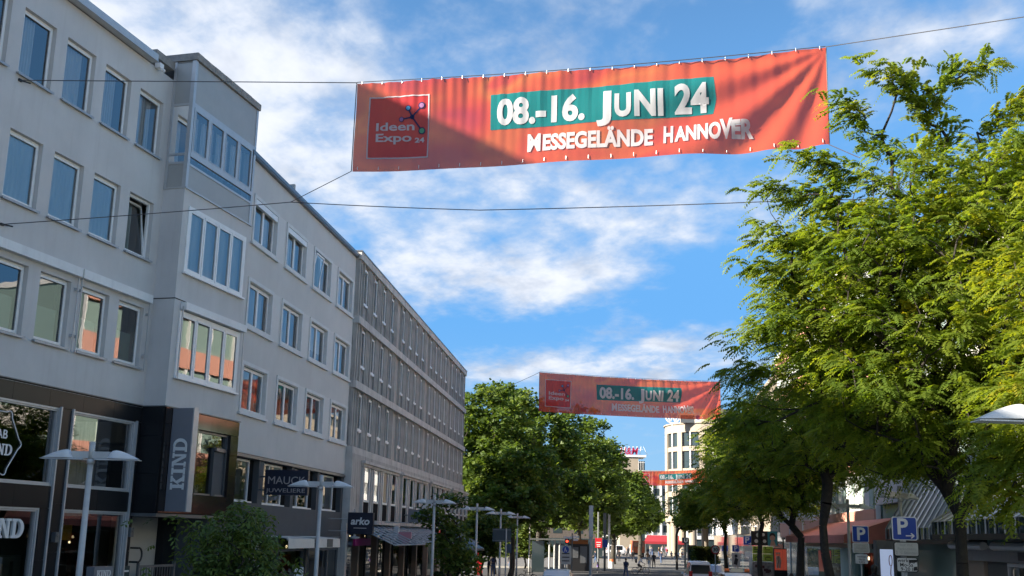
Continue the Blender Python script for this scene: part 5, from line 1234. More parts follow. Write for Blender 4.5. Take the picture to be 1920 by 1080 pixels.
def broadleaf(name, label, base, fork_z, ells, n, per, size, r_base, seed, lm, bark, group=None, spread=.5, r_tip=.012, long=False, droop=.3):
    rng = np.random.default_rng(seed); rt = root(name, label, 'tree', Matrix.Identity(4), group=group)
    b = np.array([base[0], base[1], 0.0]); trunk = [b + np.array([rng.normal(0, .05), rng.normal(0, .05), fork_z * k]) for k in np.linspace(0, 1, 6)]
    pts = in_ellipsoids(rng, ells, n, .45); pts = pts[pts[:, 2] > fork_z * .75]
    P_, par, w, tips = skeleton(rng, trunk, pts); V, F_ = branch_mesh(P_, par, w, r_tip, r_base, 6); link('trunk', np_mesh('trunk', V, F_, bark), rt)
    tp = P_[tips]; tw = rng.beta(2, 3, len(tips)); pos, tn = [], []
    sp = spread * rng.uniform(.7, 1.3, len(tips))
    for k in range(per):
        v = rng.normal(0, 1, tp.shape); v[:, 2] *= .62; pos.append(tp + v * sp[:, None] * .55); tn.append(np.clip(tw + rng.normal(0, .13, len(tips)), 0, 1))
    if long:
        pos = np.concatenate(pos); a = rng.uniform(0, 6.28, len(pos)); q = fronds(rng, pos, np.stack([np.cos(a), np.sin(a), rng.normal(-.15, .3, len(pos))], 1), size, 3, .55, droop); tn = [np.repeat(np.concatenate(tn), 6)]
    else: q = leaf_quads(rng, np.concatenate(pos), size, droop)
    c = quads_obj('crown', q, lm, np.concatenate(tn), rt); c['kind'] = 'stuff'; return rt
PG = 'plane trees in the middle of the street'
broadleaf('plane_tree', 'nearest tall plane tree beside the end of the concrete block', (gx(925, 95), 95), 4.2, [px_ell(915, 810, 100, 95, 95), px_ell(940, 905, 120, 75, 95), px_ell(880, 900, 70, 80, 95)], 560, 62, .34, .34, 21, M['leaf_plane'], M['bark_light'], PG, .62)
broadleaf('plane_tree', 'second plane tree, its crown touching the lower edge of the middle banner at left', (gx(1010, 108), 108), 4.2, [px_ell(995, 830, 90, 80, 108), px_ell(1015, 920, 100, 65, 108), px_ell(958, 765, 50, 50, 108)], 480, 60, .37, .34, 22, M['leaf_plane'], M['bark_light'], PG, .66)
broadleaf('plane_tree', 'thin-topped plane tree with a see-through crown under the middle banner', (gx(1085, 124), 124), 4.2, [px_ell(1070, 880, 85, 75, 124), px_ell(1090, 945, 85, 45, 124), px_ell(1095, 795, 50, 30, 124)], 430, 52, .40, .34, 23, M['leaf_plane'], M['bark_light'], PG, .7)
broadleaf('plane_tree', 'plane tree to the left of the slim tower with red roof letters', (gx(1150, 142), 142), 4.2, [px_ell(1130, 895, 46, 70, 142), px_ell(1150, 960, 70, 42, 142)], 380, 52, .44, .34, 24, M['leaf_plane'], M['bark_light'], PG, .75)
broadleaf('plane_tree', 'farthest plane tree at the right end of the row, below the distant banner', (gx(1200, 165), 165), 4.2, [px_ell(1185, 930, 32, 42, 165), px_ell(1205, 962, 32, 36, 165)], 240, 50, .5, .34, 25, M['leaf_plane'], M['bark_light'], PG, .8)
broadleaf('plane_tree', 'low plane tree with a sunlit crown in front of the concrete block corner', (gx(960, 90), 90), 3.6, [px_ell(955, 868, 48, 32, 90), px_ell(910, 880, 35, 25, 90), px_ell(950, 940, 85, 40, 90)], 260, 55, .32, .26, 26, M['leaf_plane'], M['bark_light'], PG, .55)
broadleaf('round_tree', 'dark round-crowned tree in front of the stone columns of the round tower', (gx(1268, 118), 118), 3.6, [px_ell(1306, 948, 26, 28, 118), px_ell(1292, 975, 24, 14, 118)], 150, 55, .36, .14, 27, M['leaf_plane'], M['bark'], None, .6)
SG = 'young trees along the left-hand shops'
broadleaf('young_tree', 'bushy young tree with long leaves in front of the jewellery shop', (gx(425, 22), 22), 1.0, [px_ell(430, 1012, 85, 48, 22), px_ell(450, 1070, 85, 42, 22), px_ell(395, 1055, 45, 45, 22), px_ell(475, 988, 40, 30, 22), px_ell(345, 985, 30, 18, 22), px_ell(430, 955, 40, 16, 22)], 150, 6, .27, .06, 31, M['leaf_bush'], M['bark'], SG, .30, .006, True, droop=.7)
broadleaf('young_tree', 'sparse young tree standing by the third lamp in front of the concrete block', (gx(845, 52), 52), 1.6, [px_ell(845, 1015, 34, 36, 52), px_ell(815, 965, 30, 20, 52), px_ell(862, 1050, 38, 26, 52), px_ell(850, 935, 26, 12, 52)], 170, 16, .20, .09, 32, M['leaf_bush'], M['bark'], SG, .38, .008, droop=.5)
broadleaf('young_tree', 'young tree behind the fourth and fifth lamps', (gx(905, 79), 79), 1.8, [px_ell(902, 1010, 40, 36, 79), px_ell(880, 1035, 30, 28, 79), px_ell(925, 995, 38, 28, 79)], 260, 30, .24, .1, 33, M['leaf_bush'], M['bark'], SG, .42, .009)
broadleaf('young_tree', 'young tree behind the dark back of the road sign', (gx(985, 114), 114), 1.8, [px_ell(985, 1012, 38, 30, 114), px_ell(960, 1032, 30, 22, 114), px_ell(1005, 1027, 28, 22, 114)], 260, 30, .30, .1, 34, M['leaf_bush'], M['bark'], SG, .45, .009)
# clipped box ball in its tub, hedge block
def ball(label, c, r, seed):
    rt = root('box_ball', label, 'plant', T((c[0], c[1], 0))); q = MB(); q.tube([(0, 0, 0), (0, 0, .62)], [.30, .38], 14); q.build('tub', M['slate_pole'], rt)
    rng = np.random.default_rng(seed); n = 2600; v = rng.normal(0, 1, (n, 3)); v /= np.linalg.norm(v, axis=1, keepdims=True); pos = v * (r * rng.uniform(.82, 1.0, n))[:, None] + np.array([0, 0, .62 + r * .9])
    quads_obj('foliage', leaf_quads(rng, pos, .10, 0), M['leaf_box'], rng.random(n), rt)['kind'] = 'stuff'
    q = MB(); q.grid([[(r * .8 * math.sin(a) * math.cos(b), r * .8 * math.sin(a) * math.sin(b), .62 + r * .9 + r * .8 * math.cos(a)) for b in np.linspace(0, 2 * math.pi, 13)[:-1]] for a in np.linspace(.05, 3.05, 8)], closed=True); q.build('core', M['leaf_box'], rt)
p = at(776, 1061, 46); ball('dark clipped box ball in a tub before the concrete block shops', (p.x, p.y), .42, 41)
p = at(822, 1062, 58); ball('second box ball half hidden behind the sparse young tree', (p.x, p.y), .42, 42)
p = at(728, 1075, 44); ball('small dark potted shrub by the glass shop door', (p.x, p.y), .34, 43)
p = at(1322, 1036, 92); rt = root('hedge', 'square yellow-green hedge behind the white van', 'hedge', T((p.x, p.y, 0)))
rng = np.random.default_rng(44); n = 5000; pos = np.stack([rng.uniform(-.85, .9, n), rng.uniform(-1, 2, n), rng.uniform(0, 2.75, n)], 1); sel = rng.integers(0, 3, n); pos[sel == 0, 1] = -1 + rng.normal(0, .05, (sel == 0).sum()); pos[sel == 1, 0] = -.85 + rng.normal(0, .05, (sel == 1).sum()); pos[sel == 2, 2] = 2.7
quads_obj('foliage', leaf_quads(rng, pos, .26, 0), M['hedge'], np.clip(rng.beta(2, 3, n) + .5 * np.exp(-((pos[:, 0] + .1) / .25) ** 2), 0, 1), rt)['kind'] = 'stuff'
q = MB(); q.box(-.75, .8, -.9, 1.9, 0, 2.6); q.build('core', M['leaf_box'], rt)
# ---------------------------------------------------------------- street lamps
def lamp_meshes():
    q = MB(); q.tube([(0, 0, 0), (0, 0, 1.2), (0, 0, 4.70)], [.078, .072, .056], 14, cap=True); q.tube([(0, 0, 4.68), (0, 0, 4.78)], .075, 14); q.tube([(0, 0, 4.78), (0, 0, 5.15)], .062, 14); pole = q.mesh('pole', [M['lamp_post']], True)
    for p in pole.polygons: p.use_smooth = len(p.vertices) == 4
    q = MB(); q.box(-.40, .40, -.045, .045, 4.80, 4.945); arm = q.mesh('arm', [M['lamp_post']])
    q = MB(); rows = []
    for k in range(13):
        f = k / 12; s = .36 + .66 * f; top = 4.80 + .185 * (math.sin(min(1, f / .22) * math.pi / 2) if f < .22 else (1 - ((f - .22) / .78) ** 1.5) * 1.0) + .0; hw = .17 * (1 - .55 * f ** 2) * (0.6 + .4 * min(1, f / .15))
        rows.append([(s, hw * math.cos(math.pi * j / 8), 4.80 + (top - 4.80) * math.sin(math.pi * j / 8) ** .6) for j in range(9)])
    q.grid(rows); q.face([r for r in rows[0]]); shade = q.mesh('lamp_shade', [M['lamp_shade']], True)
    q = MB(); q.prism([(.12, 4.765), (1.03, 4.772), (1.03, 4.784), (.12, 4.787)], -.13, .13); plate = q.mesh('under_plate', [M['lamp_shade']])
    return pole, arm, shade, plate
LP = lamp_meshes(); LAMPS = []
def lamp(x, Y, label, rot=0.0, left=True, right=True, h=0.0):
    r = root('street_lamp', label, 'street lamp', T((x, Y, h)) @ RZ(rot), group='twin-winged street lamps'); link('pole', LP[0], r); link('arm', LP[1], r)
    for sg in (-1, 1):
        s = link('lamp_shade', LP[2], r); p = link('under_plate', LP[3], s)
        if sg < 0: s.rotation_euler = (0, 0, math.pi)
    LAMPS.append(r); return r
for px, Y, lb in ((155, 22.2, 'twin-winged street lamp in front of the KIND shop windows, nearest on the left'), (596, 33.4, 'twin-winged street lamp in front of the arko shop'), (812, 48.8, 'twin-winged street lamp beside the hanging clock on the concrete block'),
                  (893, 60, 'twin-winged street lamp just past the corner of the concrete block'), (938, 71, 'twin-winged street lamp behind the dark back of a road sign'), (969.5, 84, 'twin-winged street lamp with stickers on its pole, fifth in the left row'),
                  (993, 97, 'small twin-winged lamp before the plane trees, last but one of the left row'), (1009, 108, 'farthest small twin-winged lamp of the left row, under the plane trees')):
    lamp(gx(px, Y), Y, lb)
lamp(at(1998, 790, 11.8).x, 11.8, 'cut-off street lamp whose left wing reaches in at the right picture edge', h=.02)
lamp(at(1806, 1010, 25).x, 25, 'street lamp standing beside the nearest tree trunk, its wings half in leaves', rot=rad(58))
lamp(at(1592, 1010, 42.3).x, 42.3, 'pale twin-winged street lamp beside the blue P sign in the middle right')
lamp(at(1691, 1010, 32).x, 32, 'street lamp mostly hidden behind the arrow parking sign', rot=rad(40))
lamp(at(1506, 1010, 67).x, 67, 'street lamp beside the thick dark tree trunk with half its wings in leaves')
lamp(at(1482, 1010, 80).x, 80, 'street lamp under the honey locust, left of the thick trunk')
lamp(at(1408, 1010, 104).x, 104, 'distant street lamp in the leaves above the parking signs')
q = MB()
for k, z in enumerate((1.7, 2.0, 2.25, 2.55)): q.tube([(0, 0, z), (0, 0, z + .2)], .085, 10)
q.build('sticker', M['sign_white'], LAMPS[5])

# ---------------------------------------------------------------- road signs
def plate(parent, x0, x1, z0, z1, y, m, name='plate', rim=None, r=.05):
    def rr(a, b, c, d, r_):
        P_ = []
        for cx, cz, s in ((b - r_, c + r_, -math.pi / 2), (b - r_, d - r_, 0), (a + r_, d - r_, math.pi / 2), (a + r_, c + r_, math.pi)):
            P_ += [(cx + r_ * math.cos(s + k * math.pi / 8), cz + r_ * math.sin(s + k * math.pi / 8)) for k in range(5)]
        return P_
    q = MB(); q.prism(rr(x0, x1, z0, z1, r), y, y + .02); o = q.build(name, rim or m, parent)
    if rim:
        e = .022; q = MB(); q.prism(rr(x0 + e, x1 - e, z0 + e, z1 - e, r * .8), y - .003, y - .0005); q.build('sign_face', m, o)
    return o
def sign_post(x, Y, ztop, label, r=.032, m='steel_pole', group=None, rot=0.0, px0=0.0, name='parking_sign', cat='sign'):
    s = root(name, label, cat, T((x, Y, 0)) @ RZ(rot), group=group); q = MB(); q.tube([(px0, .05, 0), (px0, .05, ztop)], r, 10); q.build('post', M[m], s); return s
def arrow(parent, x, z, w, y, m=None):
    q = MB(); h = w * .07; q.box(x, x + w * .9, y - .002, y, z - h, z + h); q.prism(bar2((x + w * .62, z + w * .3), (x + w, z), h * 2), y - .004, y - .001); q.prism(bar2((x + w * .62, z - w * .3), (x + w, z), h * 2), y - .0055, y - .0025); return q.build('arrow', m or M['sign_white'], parent)
PGp = 'parking signs on the right'
def zpx(px, py, Y): return at(px, py, Y).z
# nearest: arrow sign with two plates
Y = 26.0; x = at(1697, 1010, Y).x; s = sign_post(x, Y, zpx(1690, 968, Y), 'large blue P sign with a right arrow over a worn plate and a werktags plate', group=PGp, rot=rad(-5))
k = Y / F_PX; z1, z0 = zpx(1694, 969, Y), zpx(1694, 1013, Y)
p = plate(s, -.30, .30, z0, z1, 0, M['sign_blue'], 'sign_plate', M['sign_white']); text('letter', 'P', .54, M['sign_white'], s, -.06, -.012, z0 + .15, fat=.012, extrude=.004); arrow(s, .02, z0 + .11, .20, -.006)
za, zb = zpx(1697, 1016, Y), zpx(1697, 1043.5, Y); p = plate(s, -.28, .32, zb, za, 0, M['sign_dirty'], 'worn_plate', M['ink'])
fade = mat('faded_ink', (.36, .355, .33), .6)
for t, zz in (('nur mit', .26), ('Parkschein', .16), ('2 ½ Stunden', .06)): text('word', t, .10, fade, s, .02, -.006, zb + zz * (za - zb) / .37 * 1.0, extrude=.001)
za, zb = zpx(1699, 1045, Y), zpx(1699, 1073, Y); p = plate(s, -.24, .28, zb, za, 0, M['sign_white'], 'time_plate', M['ink'])
h_ = za - zb
for t, fz in (('werktags', .68), ('Mo-Sa', .38), ('9-20 h', .09)): text('word', t, .125, M['ink'], s, .02 - (.02 if t[0] == 'M' else 0), -.006, zb + fz * h_, extrude=.001, fat=.001)
q = MB(); q.prism([(.06, zb + .22), (.25, zb + .24), (.26, zb + .31), (.08, zb + .30)], -.012, -.009); q.prism([(.16, zb + .04), (.255, zb + .05), (.25, zb + .14), (.17, zb + .13)], -.012, -.009); q.build('sticker', M['black'], s)
# second P
Y = 38.0; x = at(1614, 1010, Y).x; s = sign_post(x, Y, zpx(1614, 990, Y), 'blue square parking sign with a P above two small white plates, beside the pale lamp', group=PGp)
z1, z0 = zpx(1614, 986, Y), zpx(1614, 1017, Y); plate(s, -.30, .29, z0, z1, 0, M['sign_blue'], 'sign_plate', M['sign_white']); text('letter', 'P', .62, M['sign_white'], s, 0, -.012, z0 + .09, fat=.016)
za, zb = zpx(1614, 1018, Y), zpx(1614, 1037, Y); plate(s, -.30, .29, zb, za, 0, M['sign_dirty'], 'worn_plate', M['sign_white'])
for t, fz in (('nur mit', .68), ('Parkschein', .40), ('2 ½ Stunden', .12)): text('word', t, .085, fade, s, 0, -.006, zb + fz * (za - zb), extrude=.001)
za, zb = zpx(1614, 1039, Y), zpx(1614, 1057, Y); plate(s, -.22, .22, zb, za, 0, M['sign_white'], 'time_plate')
for t, fz in (('werktags', .66), ('Mo-Sa', .36), ('9-20 h', .08)): text('word', t, .085, M['ink'], s, 0, -.006, zb + fz * (za - zb), extrude=.001)
# third: P with arrow farther on
Y = 72.0; x = at(1402, 1010, Y).x; s = sign_post(x, Y, zpx(1402, 1004, Y), 'bright blue parking sign with P and small arrow beside the lime-green posters', r=.05, group=PGp, px0=.12)
z1, z0 = zpx(1402, 1005, Y), zpx(1402, 1022, Y); plate(s, -.30, .30, z0, z1, 0, M['sign_blue'], 'sign_plate', M['sign_white']); text('letter', 'P', .58, M['sign_white'], s, -.05, -.012, z0 + .14, fat=.016); arrow(s, .04, z0 + .1, .2, -.006)
za, zb = zpx(1402, 1023, Y), zpx(1402, 1033, Y); plate(s, -.27, .29, zb, za, 0, M['sign_dirty'], 'worn_plate'); za, zb = zpx(1402, 1034, Y), zpx(1402, 1044, Y); plate(s, -.22, .25, zb, za, 0, M['sign_white'], 'time_plate')
Y = 90.0; x = at(1379, 1010, Y).x; s = sign_post(x, Y, zpx(1379, 1022, Y), 'dark blue parking sign with P above a grey picture poster', r=.04, group=PGp)
z1, z0 = zpx(1379, 1022, Y), zpx(1379, 1035, Y); plate(s, -.30, .30, z0, z1, 0, M['sign_blue'], 'sign_plate', M['sign_white']); text('letter', 'P', .56, M['sign_white'], s, 0, -.012, z0 + .1, fat=.016)
za, zb = zpx(1379, 1036, Y), zpx(1379, 1062, Y); o = plate(s, -.34, .36, zb, za, 0, M['sign_dirty'], 'poster')
q = MB(); q.disc(.02, za - .28, .13, -.01, -.001, 0, 14); q.prism([(-.2, zb + .2), (.1, zb + .1), (.2, zb + .6), (-.05, zb + .75)], -.01, -.001); q.build('print_shape', M['ink'], o)
Y = 101.0; x = at(1359, 1010, Y).x; s = sign_post(x, Y, zpx(1359, 1022, Y), 'small dark blue parking sign with P just right of the speed limit sign', r=.04, group=PGp)
z1, z0 = zpx(1359, 1022.5, Y), zpx(1359, 1034, Y); plate(s, -.30, .30, z0, z1, 0, M['sign_blue'], 'sign_plate', M['sign_white']); text('letter', 'P', .54, M['sign_white'], s, 0, -.012, z0 + .08, fat=.016)
za, zb = zpx(1359, 1034.5, Y), zpx(1359, 1040, Y); plate(s, -.25, .25, zb, za, 0, M['sign_white'], 'small_plate')
# speed limit
Y = 78.0; x = at(1341, 1010, Y).x; s = sign_post(x, Y, zpx(1341, 1024, Y), 'round red-rimmed speed limit sign reading 30', r=.04, name='speed_sign')
zc = zpx(1341, 1030.5, Y); q = MB(); q.disc(0, zc, .33, 0, .02, 0, 28); o = q.build('sign_rim', M['sign_red'], s); q = MB(); q.disc(0, zc, .245, -.004, -.0005, 0, 28); q.build('sign_face', M['sign_white'], o); text('numerals', '30', .36, M['ink'], s, 0, -.009, zc - .125, fat=.012)
# blue pedestrian-zone sign on a white board
Y = 84.0; x = at(1061, 1010, Y).x; s = sign_post(x, Y, zpx(1061, 1024, Y), 'white board with a round blue pedestrian symbol and text plates', r=.04, name='zone_sign')
za, zb = zpx(1061, 1023, Y), zpx(1061, 1058, Y); o = plate(s, -.40, .42, zb, za, 0, M['sign_dirty'], 'board', r=.03); zc = zpx(1061, 1030.5, Y)
q = MB(); q.disc(0, zc, .26, -.008, -.001, 0, 24); q.build('blue_disc', M['sign_blue'], o)
q = MB(); q.disc(-.03, zc + .13, .045, -.014, -.009, 0, 10); q.prism([(-.10, zc - .17), (-.05, zc - .17), (0, zc + .08), (-.07, zc + .08)], -.014, -.0095); q.prism([(.04, zc - .17), (.09, zc - .17), (.09, zc - .04), (.04, zc)], -.0145, -.01); q.build('pedestrian_symbol', M['sign_white'], o)
q = MB()
for k in range(3): q.box(-.28, .30, -.006, -.001, zb + .22 + .28 * k, zb + .30 + .28 * k)
q.build('text_line', M['ink'], o)
# back of a large road sign
Y = 62.0; x = at(949, 1010, Y).x; s = sign_post(x, Y, zpx(949, 991, Y), 'dark rectangular back of a road sign on a pale post among the left lamps', r=.045, name='road_sign')
za, zb = zpx(942, 991, Y), zpx(942, 1016, Y); q = MB(); q.box(-.80, .28, .1, .13, zb, za); q.build('sign_back', mat('dark_sign_back', (.035, .05, .06), .5), s)
q = MB(); q.box(-.8, .28, .06, .1, zb + .05, zb + .09); q.box(-.8, .28, .06, .1, za - .09, za - .05); q.build('clamp_bar', M['alu_dark'], s)
q = MB(); q.box(-.06, .32, .1, .12, zb - .62, zb - .12); q.build('small_plate', mat('dark_sign_back_small', (.04, .06, .09), .5), s)
# street-name signs with signal
Y = 90.0; x = at(1073, 1010, Y).x; s = sign_post(x, Y, zpx(1073, 1000, Y), 'dark post with white street name plates and a traffic signal head', r=.05, m='slate_pole', name='street_name_sign')
for a, b, t0, t1 in ((-.72, -.04, 1006, 1010), (.04, .56, 1004.5, 1008.5), (.1, .5, 1010, 1014)):
    q = MB(); q.box(a, b, .02, .05, zpx(1073, t1, Y), zpx(1073, t0, Y)); q.build('name_plate', M['sign_white'], s)
q = MB(); z = zpx(1066, 1015, Y); q.box(-.62, -.26, -.1, .14, z - .2, z + .2); q.build('signal_head', M['black'], s); q = MB(); q.disc(-.44, z, .1, -.13, -.101, 0, 12); q.build('red_light', emit_mat('red_signal', (1, .05, .02), 1.2), s)
# red box sign and flag poles
Y = 118.0; s = sign_post(at(1122, 1010, Y).x, Y, zpx(1122, 960, Y), 'slate pole carrying a red square sign with white lettering', r=.11, m='slate_pole', name='pole_sign')
za, zb = zpx(1122, 1009, Y), zpx(1122, 1027, Y); q = MB(); q.box(-.37, .37, -.25, -.15, zb, za); o = q.build('red_box', M['sign_red'], s); q = MB(); q.box(-.22, .22, -.258, -.251, za - .75, za - .66); q.box(-.26, .26, -.258, -.251, za - .5, za - .42); q.box(-.18, .18, -.258, -.251, zb + .12, zb + .2); q.build('text_line', M['sign_white'], o)
for px, Y, top, r, m, lb in ((1108, 72, 948, .11, 'steel_pole', 'tall pale square-topped pole left of the red box sign'), (1134, 112, 962, .12, 'slate_pole', 'tall dark pole right of the red box sign'), (1142, 122, 963, .11, 'steel_pole', 'tall pale pole beside the litter bin')):
    r_ = root('flag_pole', lb, 'pole', T((at(px, 1010, Y).x, Y, 0)), group='tall poles before the plane trees'); zt = zpx(px, top, Y); q = MB(); q.tube([(0, 0, 0), (0, 0, zt * .62)], r, 12); q.build('pole', M[m], r_); q = MB(); q.box(-r * 1.25, r * 1.25, -r * 1.25, r * 1.25, zt * .62, zt); q.build('sleeve', M['alu'] if m == 'steel_pole' else M[m], r_)
p = at(1134, 1020, 112); q = MB(); z1 = zpx(1134, 1012, 112); z0 = zpx(1134, 1026, 112); bs = root('blue_banner', 'small blue flag panel on the dark pole', 'sign', T((p.x, 111.8, z0))); q.box(-.25, .25, -.2, -.16, 0, z1 - z0); q.build('panel', M['sign_blue'], bs)
Y = 121.0; p = at(1147, 1064, Y); b = root('litter_bin', 'grey litter bin with an orange top by the pale pole', 'bin', T((p.x, Y, 0))); q = MB(); q.tube([(0, 0, 0), (0, 0, .8)], .26, 14); q.build('body', M['steel_pole'], b); q = MB(); q.tube([(0, 0, .8), (0, 0, 1.05)], [.27, .22], 14); q.build('lid', M['orange'], b)
# underground station markers
Y = 128.0; p = at(1285, 1013, Y); s = root('station_sign', 'dark blue cube with a white U above a checked post at the right', 'sign', T((p.x, Y, 0))); z1, z0 = zpx(1285, 1008, Y), zpx(1285, 1018.5, Y)
q = MB(); q.box(-.36, .36, -.36, .36, z0, z1); q.build('cube', M['navy'], s); text('letter', 'U', .62, M['sign_white'], s, 0, -.375, z0 + .12, fat=.03); q = MB(); q.tube([(-.05, 0, 0), (-.05, 0, z0)], .12, 10); q.build('post', M['slate_pole'], s)
for k in range(6): q = MB(); q.box(-.55, -.2, -.2, -.12, .35 + .36 * k, .53 + .36 * k); q.build('white_square', M['sign_white'], s)
Y = 170.0; p = at(1154, 1008, Y); s = root('station_sign', 'far small dark cube with a white U at the left end of the square', 'sign', T((p.x, Y, 0))); z1, z0 = zpx(1154, 1004, Y), zpx(1154, 1012.5, Y); q = MB(); q.box(-.36, .36, -.36, .36, z0, z1); q.build('cube', M['navy'], s); text('letter', 'U', .62, M['sign_white'], s, 0, -.375, z0 + .1, fat=.03); q = MB(); q.tube([(0, 0, 0), (0, 0, z0)], .1, 8); q.build('post', M['slate_pole'], s)
# advertising column, poster wall, kiosks
Y = 100.0; p = at(1297, 1040, Y); s = root('info_pillar', 'dark blue-black glazed information pillar beside the hedge', 'pillar', T((p.x, Y, 0))); zt = zpx(1297, 1022, Y); q = MB(); q.box(-.38, .38, -.2, .2, 0, zt); q.build('pillar_body', M['black'], s); q = MB(); q.box(-.32, .32, -.215, -.201, .6, zt - .15); q.build('pillar_glass', mat('deep_blue_glass', (.01, .03, .07), .08, spec=.8), s)
Y = 66.0; xa, xb = at(1411, 1040, Y).x, at(1450, 1040, Y).x; zA, zB = zpx(1430, 1024, Y), zpx(1430, 1053, Y)
s = root('poster_wall', 'four lime-green posters above a graffiti-covered panel', 'poster wall', T(((xa + xb) / 2, Y, 0))); W = xb - xa
q = MB(); q.box(-W / 2, W / 2, 0, .1, 0, zB - .03); q.build('graffiti_panel', M['brick_mix'], s)
q = MB()
rng = np.random.default_rng(5)
for k in range(14): a, c = rng.uniform(-W / 2 + .1, W / 2 - .35), rng.uniform(.1, zB - .35); q.box(a, a + .26, -.004 - .001 * k, -.001, c, c + .16)
q.build('graffiti_patch', mat('graffiti_dark', (.06, .02, .02), .7), s)
for i in range(2):
    for j in range(2):
        a = -W / 2 + W / 2 * i; hgt = (zA - zB) / 2; c = zB + hgt * j; q = MB(); q.box(a + .02, a + W / 2 - .02, -.02, .08, c + .015, c + hgt - .015); o = q.build('poster', M['lime'], s)
        q = MB()
        if j: q.box(a + .1, a + W / 2 - .1, -.025, -.0205, c + .1, c + .14); q.box(a + .1, a + W / 2 - .2, -.025, -.0205, c + .22, c + .27); q.box(a + .12, a + .2, -.025, -.0205, c + .32, c + hgt - .07)
        else: q.ring(a + .14, a + W / 2 - .14, c + .08, c + .26, .03, -.025, -.0205); q.box(a + .2, a + W / 2 - .22, -.025, -.0205, c + .28, c + .31)
        q.build('print_shape', M['ink'], o)
Y = 68.0; xa, xb = at(1409, 1010, Y).x, at(1458, 1010, Y).x; zA, zB = zpx(1434, 996, Y), zpx(1434, 1023, Y); W = xb - xa
s = root('wall_mural', 'dark poster with pale round shapes and a teal portrait panel above the green posters', 'poster', T((xa, Y, 0))); q = MB(); q.box(0, W, 0, .12, zB, zA); q.build('board', M['black'], s)
q = MB(); q.box(W * .62, W * .98, -.02, -.001, zB, zA); o = q.build('teal_panel', M['teal'], s)
q = MB(); q.disc(W * .80, zA - .42, .17, -.03, -.021, 0, 16); q.prism([(W * .70, zB), (W * .92, zB), (W * .86, zB + .3), (W * .75, zB + .3)], -.03, -.021); q.build('portrait', M['skin'], o); q = MB(); q.disc(W * .80, zA - .28, .19, -.028, -.0205, 0, 16); q.build('dark_hair', M['ink'], o)
q = MB()
for k, (fx_, fz_, r_) in enumerate(((.18, .3, .12), (.34, .32, .13), (.5, .3, .11), (.26, .72, .14), (.45, .75, .1))): q.disc(W * fx_, zB + (zA - zB) * fz_, r_, -.012, -.001, 0, 14)
q.build('pale_shape', M['sign_dirty'], s)
Y = 64.0; xa, xb = at(1452, 1040, Y).x, at(1474.5, 1040, Y).x; zA, zB = zpx(1463, 1030, Y), zpx(1463, 1069, Y); W = xb - xa
s = root('lit_poster', 'glowing orange-red poster panel with pale dancing figures', 'poster', T((xa, Y, 0))); q = MB(); q.box(-.03, W + .03, 0, .2, 0, zA + .05); q.build('case', M['black'], s)
for a, b in ((0, W * .68), (W * .70, W)): q = MB(); q.box(a, b, -.02, -.001, zB, zA); q.build('poster_sheet', M['orange_poster'], s)
q = MB(); h = zA - zB
for cx in (.18, .38): q.tube([(W * cx, -.03, zB + .1), (W * cx + .05, -.03, zB + h * .45), (W * cx - .02, -.03, zB + h * .7)], [.05, .09, .06], 6); q.disc(W * cx, zB + h * .8, .07, -.05, -.02, 0, 10)
q.build('figure_print', mat('pale_print', (.7, .5, .4), .6), s)
Y = 34.0; xa, xb = at(1650, 1040, Y).x, at(1674, 1040, Y).x; zA = zpx(1662, 1030, Y); W = xb - xa
s = root('light_box', 'pale blue lit advertising box with a dark loop figure left of the arrow sign', 'light box', T((xa, Y, 0))); q = MB(); q.box(-.10, W + .1, 0, .3, 0, zA + .28); q.build('case', M['alu_dark'], s); q = MB(); q.box(0, W, -.02, -.001, .9, zA); o = q.build('lit_panel', M['screen_blue'], s)
q = MB(); q.tube([(W * .78 + .05 * math.cos(t), -.03, zA - .35 + .17 * math.sin(t)) for t in np.linspace(-1.2, 4.4, 14)], .012, 5); q.tube([(W * .80, -.03, zA - .5), (W * .74, -.03, zA - .75), (W * .82, -.03, zA - 1.0), (W * .78, -.03, zA - 1.35)], .014, 5); q.build('loop_figure', M['rust'], o)
Y = 110.0; p = at(1086, 1050, Y); s = root('kiosk', 'dark street kiosk with an orange-brown sign band under the plane trees', 'kiosk', T((p.x, Y, 0))); zt = zpx(1086, 1020, Y)
q = MB(); q.box(-1.15, 1.15, 0, 2.4, 0, zt); q.build('body', M['black'], s); q = MB(); q.box(-1.0, .9, -.1, -.001, zt, zt + .45); q.build('sign_band', mat('orange_brown_sign', (.30, .10, .02), .6), s); q = MB(); q.box(-.9, -.1, -.05, -.001, 1.3, 2.4); q.box(.1, .8, -.05, -.001, .8, 2.5); q.build('opening', M['alu_dark'], s)
Y = 104.0; p = at(1024, 1050, Y); s = root('shelter', 'dark glazed shelter with a flat overhanging roof behind the left lamps', 'shelter', T((p.x, Y, 0))); zt = zpx(1040, 1013, Y)
q = MB(); q.box(-1.6, 1.9, -.4, 2, zt, zt + .15); q.build('roof', M['slate_pole'], s); q = MB(); q.box(-1.4, -.2, 0, 1.6, 0, zt - .1); q.build('glass_box', M['dark_glass'], s); q = MB()
for x in (.3, .8, 1.3): q = MB(); q.tube([(x, 0, 0), (x, 0, zt)], .09, 8); q.build('post', M['steel_pole'], s)
q = MB(); q.box(.9, 1.8, .5, .7, 0, zt - .3); q.build('panel', M['alu_dark'], s)
